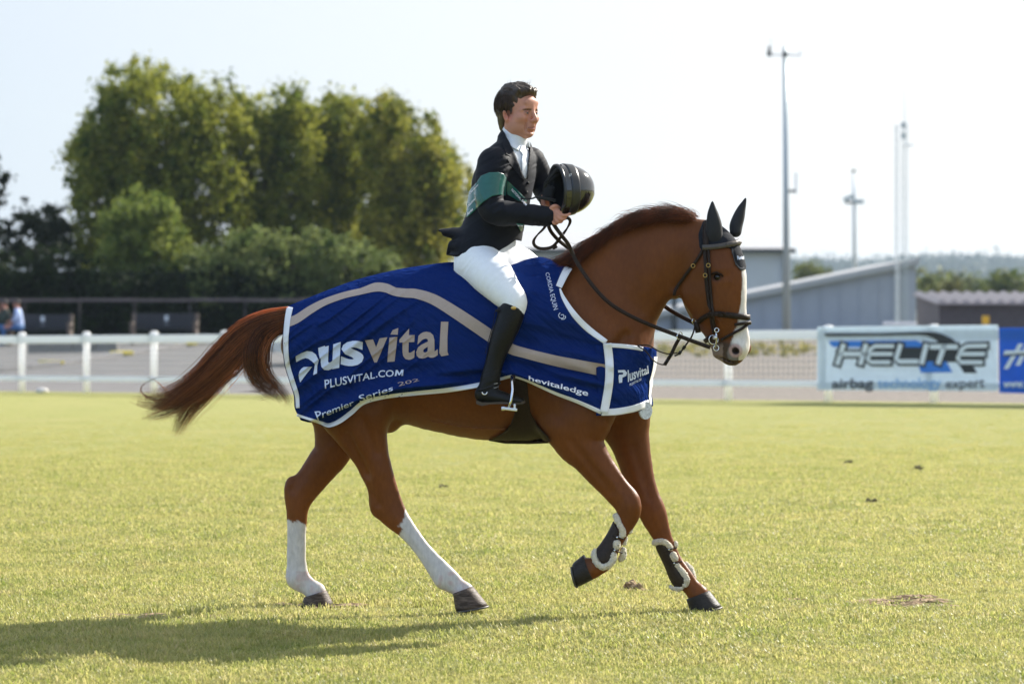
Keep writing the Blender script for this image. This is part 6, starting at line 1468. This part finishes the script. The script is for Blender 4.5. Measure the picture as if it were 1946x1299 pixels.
# hair
M['rhair'] = mat('brown_hair', (.05, .03, .018), .42, attr=True, spec=.4)
hf = Field(HC - .2, HC + .22, .004)
hf.ell(FP(-.018, 0, .040), (.105, .083, .088), .01, RF); hf.ell(FP(.040, .0, .088), (.060, .064, .028), .03, RF); hf.ell(FP(-.045, 0, -.02), (.070, .076, .075), .03, RF); hf.ell(FP(-.06, 0, -.075), (.042, .055, .045), .03, RF)
hf.ell(FP(-.02, 0, .105), (.06, .055, .025), .03, RF)
hf.cut(FP(.105, 0, -.055), (.088, .14, .125), .008, RF); hf.cut(FP(.020, 0, -.115), (.075, .14, .105), .008, RF)
for s_ in (-1, 1): hf.cut(FP(-.006, s_ * .088, -.036), (.030, .036, .040), .006, RF); hf.add(fch([(.016, s_ * .070, .02, .012, .006), (.018, s_ * .073, -.008, .008, .004), (.018, s_ * .072, -.022, .004, .002)]), .006, RF)
def hairdisp(V):
    l = (V - HC) @ RF; n = (noise2(l[:, 1] * 110 + l[:, 0] * 25, l[:, 2] * 60 + l[:, 0] * 30, 31) + .6 * noise2(l[:, 1] * 190 + l[:, 2] * 60, l[:, 0] * 60, 32)) * np.clip((l[:, 2] + .06) / .06, .2, 1)
    d = l / (np.linalg.norm(l, axis=1, keepdims=True) + 1e-6); return V + (d * (n * .013)[:, None]) @ RF.T
def hairc(V): l = (V - HC) @ RF; return np.array((.05, .03, .018)) * (1 + 1.0 * noise2(l[:, 1] * 160, l[:, 2] * 70, 33))[:, None].clip(.4, 2) + np.clip((l[:, 2:3] - .09) * .35, 0, .03)
hair_o = hf.obj('hair', M['rhair'], rider, 0, hairc, 1, hairdisp)
r = np.random.default_rng(8); paths, rad_, cols = [], [], []
for k in range(3200):
    a, b = r.uniform(-math.pi, math.pi), r.random() ** .8 * 1.9; d0 = np.array((math.cos(a) * math.sin(b), math.sin(a) * math.sin(b), math.cos(b)))
    p0 = np.array((-.02, 0, .038)) + d0 * np.array((.104, .083, .088))
    if p0[0] > .03 and p0[2] < .085: continue
    if abs(p0[1]) > .05 and p0[2] < .012 and p0[0] > -.045: continue
    if p0[2] < -.05: continue
    w = np.array((.9 + .5 * r.normal(), .45 * r.normal(), .35 + .3 * r.normal())) * max(0, d0[2]) + np.array((-.25, 0, -1)) * (1 - max(0, d0[2])); w -= d0 * (w @ d0) * .85; w /= np.linalg.norm(w) + 1e-6
    s = np.linspace(0, 1, 6)[:, None]; Q = p0 + d0 * (.002 + .007 * np.sin(s * 2.4)) + w * (.022 + .018 * r.random()) * s + np.array((0, 0, -.008)) * s ** 2
    if Q[-1, 0] > .05 and Q[-1, 2] < .055: continue
    paths.append(HC + Q @ RF.T); rad_.append(.0005 + .0005 * r.random()); cols.append(np.array((.075, .045, .028)) * (.35 + 1.1 * r.random()))
for k in range(40):
    p0 = np.array((.0 + .03 * r.normal(), .03 * r.normal(), .115)); s = np.linspace(0, 1, 6)[:, None]; Q = p0 + np.array((.01 * r.normal() - .02, .012 * r.normal(), .035 + .008 * r.normal())) * s * np.array((1, 1, 1)) + np.array((.035, 0, -.018)) * s ** 2
    paths.append(HC + Q @ RF.T); rad_.append(.0011); cols.append(np.array((.09, .055, .035)))
strands('hair_strands', paths, rad_, cols, M['rhair'], hair_o)
# shirt and tie
M['shirt'] = mat('white_cotton', (.72, .74, .78), .75, bump=.1, bscale=400, bdist=.001); M['jacket'] = mat('navy_black_wool', (.006, .007, .0115), .7, var=.15, vscale=50, bump=.25, bscale=45, bdist=.004, sheen=.02, sheen_tint=(.55, .6, .8), spec=.22)
sf = Field(PT(900, 480, -.3), PT(1060, 232, .35), .005)
sf.add([ND(948, 420, 0, 44, .14), ND(958, 360, 0, 46, .155), ND(968, 322, 0, 43, .16), ND(973, 302, 0, 33, .135), ND(975, 286, 0, 25, .085), ND(977, 268, -.003, 25, .064), ND(978, 254, -.004, 24.5, .063)], .02, RT)
X, Yy, Z = sf.grid(); zc = PT(0, 256)[2]; cutp = (Z - zc) * .93 + (X - HC[0]) * .36; sf.a = np.maximum(sf.a, cutp.astype(np.float32))
sf.obj('shirt', M['shirt'], rider)
def sY(px, py): return sf.surf(px, py, .002, n=240)[0]
V2, T = fill_poly([[(990, 277), (999, 279), (1001, 290), (996, 296), (1003, 318), (1003, 335), (997, 342), (992, 334), (991, 305), (993, 294), (988, 287)]], 3); drape('tie', V2, T, sY, mat('white_silk', (.80, .82, .86), .5, bump=.2, bscale=200, bdist=.002), rider, .008, .01)
V2, T = fill_poly([[(961, 251), (968, 262), (980, 271), (989, 277), (985, 287), (974, 281), (964, 268), (957, 255)]], 4); drape('collar', V2, T, sY, M['shirt'], rider, .007, .006)
V2, T = fill_poly([[(1001, 278), (1005, 268), (1006.5, 272), (1006, 284), (1002, 286)]], 4); drape('collar', V2, T, sY, M['shirt'], rider, .006, .006)
# jacket
jf = Field(PT(825, 500, -.42), PT(1065, 236, .42), .0052)
JT = [(918, 500, 0, 62, .205), (928, 466, 0, 58, .18), (940, 425, 0, 55, .158), (948, 385, 0, 55, .16), (957, 345, 0, 54, .178), (966, 318, 0, 47, .182), (971, 299, 0, 37, .155), (973, 284, 0, 29, .105), (974, 268, 0, 29, .078)]
JN = [(939, 312, -.155, 32, .078), (931, 345, -.2, 28, .07), (930, 380, -.225, 25.5, .064), (942, 402, -.235, 24, .060), (970, 406, -.235, 22.5, .057), (1003, 408, -.225, 20, .051), (1038, 411, -.207, 18.5, .046)]
JF = [(1008, 308, .155, 29, .075), (1025, 336, .19, 24, .062), (1035, 361, .19, 21, .056), (1041, 375, .12, 18, .048), (1041, 380, .06, 16, .044)]
jf.add(CH(JT), .02, RT); jf.add(CH(JN), .018, RT); jf.add(CH(JF), .02, RT)
jf.add(CH([(905, 455, 0, 22, .14), (880, 446, 0, 13, .13), (858, 442, -.01, 8, .12), (840, 441, -.02, 2.5, .10)]), .02, RT); jf.add(CH([(900, 470, -.03, 26, .15), (878, 468, -.02, 15, .13), (864, 476, -.01, 9, .11), (852, 482, 0, 3, .08)]), .015, RT)
X, Yy, Z = jf.grid(); jx = np.broadcast_to(CX + X / Yy * F, jf.a.shape).astype(np.float32); jy = np.broadcast_to(HY - (Z - CAMZ) / Yy * F, jf.a.shape).astype(np.float32)
hem = [(800, 300), (800, 430), (838, 440), (853, 462), (848, 484), (872, 487), (878, 482), (900, 489), (915, 492), (935, 484), (963, 468), (980, 456), (990, 458), (1000, 474), (1012, 482), (1030, 478), (1070, 400), (1070, 220), (800, 220)]
jf.a = np.maximum(jf.a, (poly_sd(jx, jy, hem) / F * 14.8).astype(np.float32))
zc = PT(0, 262)[2]; lx = (X - PT(974, 0)[0]) * RT[0, 0] + (Yy - HC[1]) * RT[1, 0]
jf.a = np.maximum(jf.a, ((Z - zc) * .8 + lx * .62 - .004).astype(np.float32))
vop = [(955, 240), (958, 252), (966, 266), (977, 290), (988, 318), (997, 342), (1001, 338), (1003, 318), (1006, 292), (1006, 268), (1010, 240)]
jf.a = np.maximum(jf.a, np.maximum(-poly_sd(jx, jy, vop) / F * 14.8, np.broadcast_to(-(lx - .0) , jf.a.shape)).astype(np.float32) * np.where(np.broadcast_to(lx > 0, jf.a.shape), 1, -9).astype(np.float32)) if False else np.where(np.broadcast_to((Yy < HC[1] + .02) & (lx > -.05), jf.a.shape), np.maximum(jf.a, (-poly_sd(jx, jy, vop) / F * 14.8).astype(np.float32)), jf.a)
def jdisp(V):                                           # cloth creases at elbow, shoulder and waist
    px, py = proj(V); u = px * .5 + py * .87; v = px * .87 - py * .5
    w = .008 * np.exp(-(((px - 945) / 30) ** 2 + ((py - 400) / 22) ** 2)) + .007 * np.exp(-(((px - 955) / 22) ** 2 + ((py - 318) / 22) ** 2)) + .0026
    f = (1 - 2 * np.abs(noise2(u / 6, v / 26, 51))) * w + .004 * noise2(px / 34, py / 34, 52); f += .003 * np.sin((px - py * .2) / 5.) * np.exp(-(((px - 945) / 14) ** 2 + ((py - 408) / 14) ** 2))
    return V + jf.grad(V) * f[:, None]
jk = jf.obj('jacket', M['jacket'], rider, 0, None, 1, jdisp)
def jY(px, py): return jf.surf(px, py, .003, n=260)[0]
def jpoly(poly, m, off=.004, thick=.004, name='lapel', e=3.): V2, T = fill_poly([poly], e); return drape(name, V2, T, jY, m, rider if name != 'lapel' else jk, off, thick)
jpoly([(958, 250), (963, 262), (974, 284), (985, 310), (996, 342), (990, 340), (980, 328), (968, 312), (963, 303), (969, 298), (961, 293), (955, 276), (953, 262)], M['jacket'], .006, .008)
jpoly([(1008, 270), (1013, 284), (1013, 292), (1017, 296), (1009, 322), (1001, 340), (1003, 320), (1007, 295)], M['jacket'], .005, .006)
jpoly([(938, 452), (966, 444), (968, 449), (940, 458)], M['jacket'], .004, .004, 'lapel'); 
for px, py in ((1003, 348), (1000, 366), (996, 385)): MB().sphere(np.array(U(px, py, float(jY(np.array([px]), np.array([py]))[0]) - .004)), (.008, .006, .008), 10, 6).build('button', M['bleather'], jk, True)
for k in range(3): px, py = 1030 - k * 6, 424 - k * .6; MB().sphere(np.array(U(px, py, float(jY(np.array([px]), np.array([py]))[0]) - .002)), (.005, .004, .005), 8, 5).build('button', M['bleather'], jk, True)
# green satin sash
M['satin'] = mat('dark_green_satin', (.007, .10, .08), .22, var=.08, vscale=10, bump=.25, bscale=25, bdist=.006, spec=.6, sheen=.2)
sash = thing('sash', 'green satin winner\'s sash wound round the rider\'s arm and body', 'sash', tuple(PT(935, 360, -.27)))
def spoly(poly, off=.006, thick=.004): V2, T = fill_poly([poly], 3.5); return drape('band', V2, T, jY, M['satin'], sash, off, thick)
spoly([(907, 344), (914, 334), (930, 327.5), (947, 327), (958, 331), (962.5, 338), (962, 362), (961, 372), (950, 370), (935, 373), (918, 384), (908, 360)], .009)
spoly([(906, 346), (908, 358), (919, 383), (905, 398), (890, 412), (886, 413), (888, 385), (891, 365), (896, 357)], .007)
spoly([(963, 342), (972, 350), (985, 363), (997, 375), (1002, 383), (998, 385), (984, 381), (963, 369)], .005)
spoly([(981, 424), (995, 426), (993, 438), (989, 440)], .005)
def stext(txt, quad, off=.011): V, T = glyphs(txt, .02); V2 = quad_map(V, quad); return drape('lettering', V2, T, jY, M['trimw'], sash, off)
stext('NATIONAL BALM', ((974, 358), (1002, 388), (999, 391), (971, 362)), .0085); stext('Champion', ((892, 366), (908, 349), (909, 353), (893, 371)), .0115); stext('National', ((890, 388), (903, 373), (904, 378), (890, 394)), .0115); stext('Series', ((888, 404), (898, 394), (899, 399), (888, 410)), .0115)
# breeches
M['breech'] = mat('white_breeches', (.86, .87, .88), .7, var=.03, vscale=20, bump=.15, bscale=300, bdist=.001)
wf = Field(PT(860, 620, -.48), PT(1075, 445, .48), .0055)
wf.add(CH([(928, 460, 0, 50, .15), (920, 490, 0, 55, .175), (912, 505, -.02, 45, .17)]), .02, RT)
wf.add(CH([(912, 503, -.12, 44, .105), (938, 529, -.235, 38, .10), (960, 554, -.295, 31, .082), (976, 574, -.325, 25.5, .066), (970, 600, -.335, 23, .055)]), .04, RT); wf.add(CH([(945, 490, .10, 40, .11), (1000, 514, .25, 34, .09), (1032, 563, .325, 24, .06), (1025, 600, .34, 20, .05)]), .04, RT)
def wdisp(V):
    px, py = proj(V); u = px * .8 + py * .6; v = -px * .6 + py * .8
    w = .006 * np.exp(-(((px - 968) / 20) ** 2 + ((py - 500) / 22) ** 2)) + .003 * np.exp(-(((px - 885) / 20) ** 2 + ((py - 505) / 20) ** 2)) + .0008
    return V + wf.grad(V) * ((1 - 2 * np.abs(noise2(u / 7, v / 26, 61))) * w)[:, None]
br_ = wf.obj('breeches', M['breech'], rider, 0, None, 1, wdisp)
# boots
for sd, yo, dx in ((-1, 0., 0), (1, .70, 42)):
    bo = Field(PT(890 + dx, 785, -.47 + yo), PT(1010 + dx, 560, -.22 + yo), .0045)
    B = [(972, 588, -.330, 26.5, .066), (967, 610, -.338, 24.5, .062), (955, 640, -.345, 22.5, .058), (944, 672, -.35, 18.5, .048), (936, 702, -.355, 16.5, .041), (930, 728, -.36, 18, .040), (924, 746, -.36, 17, .038)]
    Ft = [(917, 750, -.36, 15, .034), (930, 752, -.36, 15.5, .038), (952, 755, -.365, 12.5, .042), (975, 760, -.37, 9, .044), (990, 762, -.37, 6.5, .036)]
    for L, k in ((B, .015), (Ft, .02)): bo.add(CH([(x + dx, y, o + yo, a, b) for x, y, o, a, b in L]), k, RH)
    X, Yy, Z = bo.grid(); bx = np.broadcast_to(CX + X / Yy * F, bo.a.shape).astype(np.float32); by = np.broadcast_to(HY - (Z - CAMZ) / Yy * F, bo.a.shape).astype(np.float32)
    top = [(800, 900), (800, 584), (949 + dx, 583), (956 + dx, 576), (970 + dx, 573), (980 + dx, 576), (996 + dx, 597), (1100, 640), (1100, 900)]
    bo.a = np.maximum(bo.a, (poly_sd(bx, by, top) / F * 14.6).astype(np.float32)); bo.a = np.maximum(bo.a, (PT(0, 764, -.36 + yo)[2] - Z - .0 * X).astype(np.float32) + np.zeros_like(bo.a))
    def bdisp(V):
        px, py = proj(V); w = .0035 * np.exp(-((py - 712) / 22) ** 2) + .0006; return V + bo.grad(V) * ((1 - 2 * np.abs(noise2((py + .35 * px) / 6, px / 30, 71))) * w)[:, None]
    boot = bo.obj('riding_boot', M['bleather'], rider, 0, None, 1, bdisp)
    mb = MB(); V, Fq = [], []; sl_ = [(905, 761, .030), (916, 765, .035), (930, 765, .034), (950, 764, .040), (975, 765, .044), (992, 764, .036), (998, 762, .018)]
    for x, y, w in sl_: V += [PT(x + dx, y - 1, -.365 + yo - w), PT(x + dx, y - 1, -.365 + yo + w), PT(x + dx, y + (6 if x < 925 else 3), -.365 + yo + w), PT(x + dx, y + (6 if x < 925 else 3), -.365 + yo - w)]
    n = len(sl_)
    for i in range(n - 1): Fq += [(i * 4 + k, i * 4 + 4 + k, i * 4 + 4 + (k + 1) % 4, i * 4 + (k + 1) % 4) for k in range(4)]
    Fq += [(3, 2, 1, 0), tuple((n - 1) * 4 + k for k in range(4))]
    mesh_obj('sole', V, Fq, mat('worn_brown_sole', (.07, .05, .035), .8) if sd < 0 else bpy.data.materials['worn_brown_sole'], boot)
    if sd < 0:
        def bY(px, py): return float(bo.surf(np.array([px]), np.array([py]), 0, n=200)[0][0])
        MB().sphere(U(976, 585, bY(976, 585) - .002), (.013, .005, .009), 12, 7).build('boot_badge', M['brass'], boot, True)
        Q = [np.array(U(x, y, bY(x, y) - .002)) for x, y in ((909, 742), (916, 741), (925, 738), (936, 734), (945, 731), (950, 727))]
        strap3('spur_strap', Q, .012, .004, M['bleather'], boot)
        MB().tube([U(x, y, bY(942, 733) - .007) for x, y in ((937, 729), (946, 728), (947, 735), (939, 737), (937, 729))], .0016, 6).build('buckle', M['chrome'], boot, True)
        MB().torus(U(921, 744.5, bY(921, 745) - .006), (0, -1, 0), .0115, .0034, 14, 7, arc=math.pi, a0=0, u=(1, 0, 0) if False else (-1, 0, 0)).build('spur', M['chrome'], boot, True)
        MB().tube([U(x, y, bY(952, 700) - .001) for x, y in ((941, 590), (938, 612), (930, 640), (922, 672))], .002, 5).build('zip', M['bleather'], boot)
        MB().box(U(945, 590, bY(950, 590) - .003), (.02, .012, .012), None, .003).build('garter_tab', M['bleather'], boot)
# ------------------------------------------------------------------ the helmet he carries
M['gloss'] = mat('gloss_black_shell', (.010, .011, .012), .12, clear=1, spec=.6); M['mattb'] = mat('matt_black_fabric', (.012, .012, .013), .85); M['satinb'] = mat('satin_black_panel', (.016, .018, .021), .3, spec=.6)
hel = thing('riding_helmet', 'glossy black riding helmet held upside in the rider\'s hands', 'helmet', tuple(PT(1080, 360, -.1)))
hel['label'] = 'glossy black riding helmet with dangling straps held in the rider\'s hands'
ax = np.array((.90, .36, .05)); ax /= np.linalg.norm(ax); up = np.array((0, 0, 1.)); up -= ax * (up @ ax); up /= np.linalg.norm(up); lt = np.cross(up, ax)
O = PT(1065, 361, -.13)
def hp(s, th, g=0., L=.172, a=.122, b=.104):            # s: 0 at the rim .. 1 at the crown
    rr = (1 - max(s, 0) ** 2.4) ** .5 if s >= 0 else 1 - .1 * s * s * 8
    return O + ax * (L * s + (g if s > .6 else 0)) + (up * math.cos(th) * (a + g) + lt * math.sin(th) * (b + g)) * rr
def shell(name, s0, s1, g, material, n=36, m=18, thick=.01, parent=None):
    V, Fq = [], []
    for side in (0, 1):
        for j in range(m + 1):
            s = s0 + (s1 - s0) * j / m
            for k in range(n): V.append(hp(s, 2 * math.pi * k / n, g - side * thick))
    for side in (0, 1):
        o = side * (m + 1) * n
        for j in range(m):
            for k in range(n):
                q = (o + j * n + k, o + j * n + (k + 1) % n, o + (j + 1) * n + (k + 1) % n, o + (j + 1) * n + k); Fq.append(q if side else q[::-1])
    o = (m + 1) * n
    for k in range(n): Fq.append((k, (k + 1) % n, o + (k + 1) % n, o + k)); Fq.append((m * n + (k + 1) % n, m * n + k, o + m * n + k, o + m * n + (k + 1) % n))
    return mesh_obj(name, V, Fq, material, parent or hel, True)
shell('shell', -.10, .997, 0, M['gloss']); shell('lining', -.06, .94, -.013, M['mattb'], thick=.02); shell('panel', .10, .36, .0035, M['satinb'], m=6, thick=.006); shell('rim', -.13, -.07, .004, M['satinb'], m=4, thick=.016)
V, Fq = [], []; n = 18                                  # peak at the lower edge
for j in range(5):
    for k in range(n + 1):
        th = math.pi + (k / n - .5) * 1.9; e = j / 4; V.append(hp(-.08, th, .002) - ax * (.045 * e * math.cos((k / n - .5) * 2.6)) + (up * math.cos(th) + lt * math.sin(th)) * .012 * e)
for j in range(4):
    for k in range(n): Fq.append((j * (n + 1) + k, j * (n + 1) + k + 1, (j + 1) * (n + 1) + k + 1, (j + 1) * (n + 1) + k))
pk = mesh_obj('peak', V, Fq, M['satinb'], hel, True); so_ = pk.modifiers.new('thickness', 'SOLIDIFY'); so_.thickness = .006
def hstrap(L, w=.012): P = catmull(np.array(L, float), 6); strap3('harness_strap', np.stack(U(P[:, 0], P[:, 1], ymid(P[:, 0]) + P[:, 2]), 1), w, .003, M['mattb'], hel)
hstrap([(1068, 314, -.16), (1056, 324, -.17), (1046, 336, -.17), (1038, 347, -.16), (1034, 360, -.14), (1036, 374, -.12)], .017); hstrap([(1062, 330, -.1), (1050, 340, -.12), (1040, 350, -.14)], .012)
hstrap([(1056, 381, -.19), (1044, 379, -.21), (1030, 376, -.22), (1024, 375.5, -.22)], .016); hstrap([(1024, 375.5, -.22), (1017, 375, -.22), (1012, 377, -.22), (1000, 378, -.22), (990, 377, -.21)], .008)
V, T = glyphs('17', .03); V2 = quad_map(V, ((1082, 330.5), (1087, 330), (1086, 335), (1081.5, 335.5))); drape('emblem', V2, T, lambda x, y: 0 * x + float(O[1]) - .118, M['trimw'], hel)
mb = MB(); mb.box(PT(1043, 366, -.1), (.06, .1, .07), Matrix.Rotation(.2, 3, 'Y'), .02); mb.build('padding', M['mattb'], hel, True)
# ------------------------------------------------------------------ summer haze between the arena and the hills
hm = bpy.data.materials.new('summer_haze'); hm.use_nodes = True; n, l = hm.node_tree.nodes, hm.node_tree.links
for q in [x for x in n if x.type == 'BSDF_PRINCIPLED']: n.remove(q)
pv = n.new('ShaderNodeVolumePrincipled'); pv.inputs['Color'].default_value = (.66, .83, 1, 1); pv.inputs['Density'].default_value = .00013; pv.inputs['Anisotropy'].default_value = .3
l.new(pv.outputs['Volume'], n['Material Output'].inputs['Volume'])
hz = MB().box((0, 1600, 24), (4200, 3400, 56)).build('haze', hm); hz['kind'] = 'stuff'; tag(hz, 'thin pale summer haze in the air over the field', 'haze')
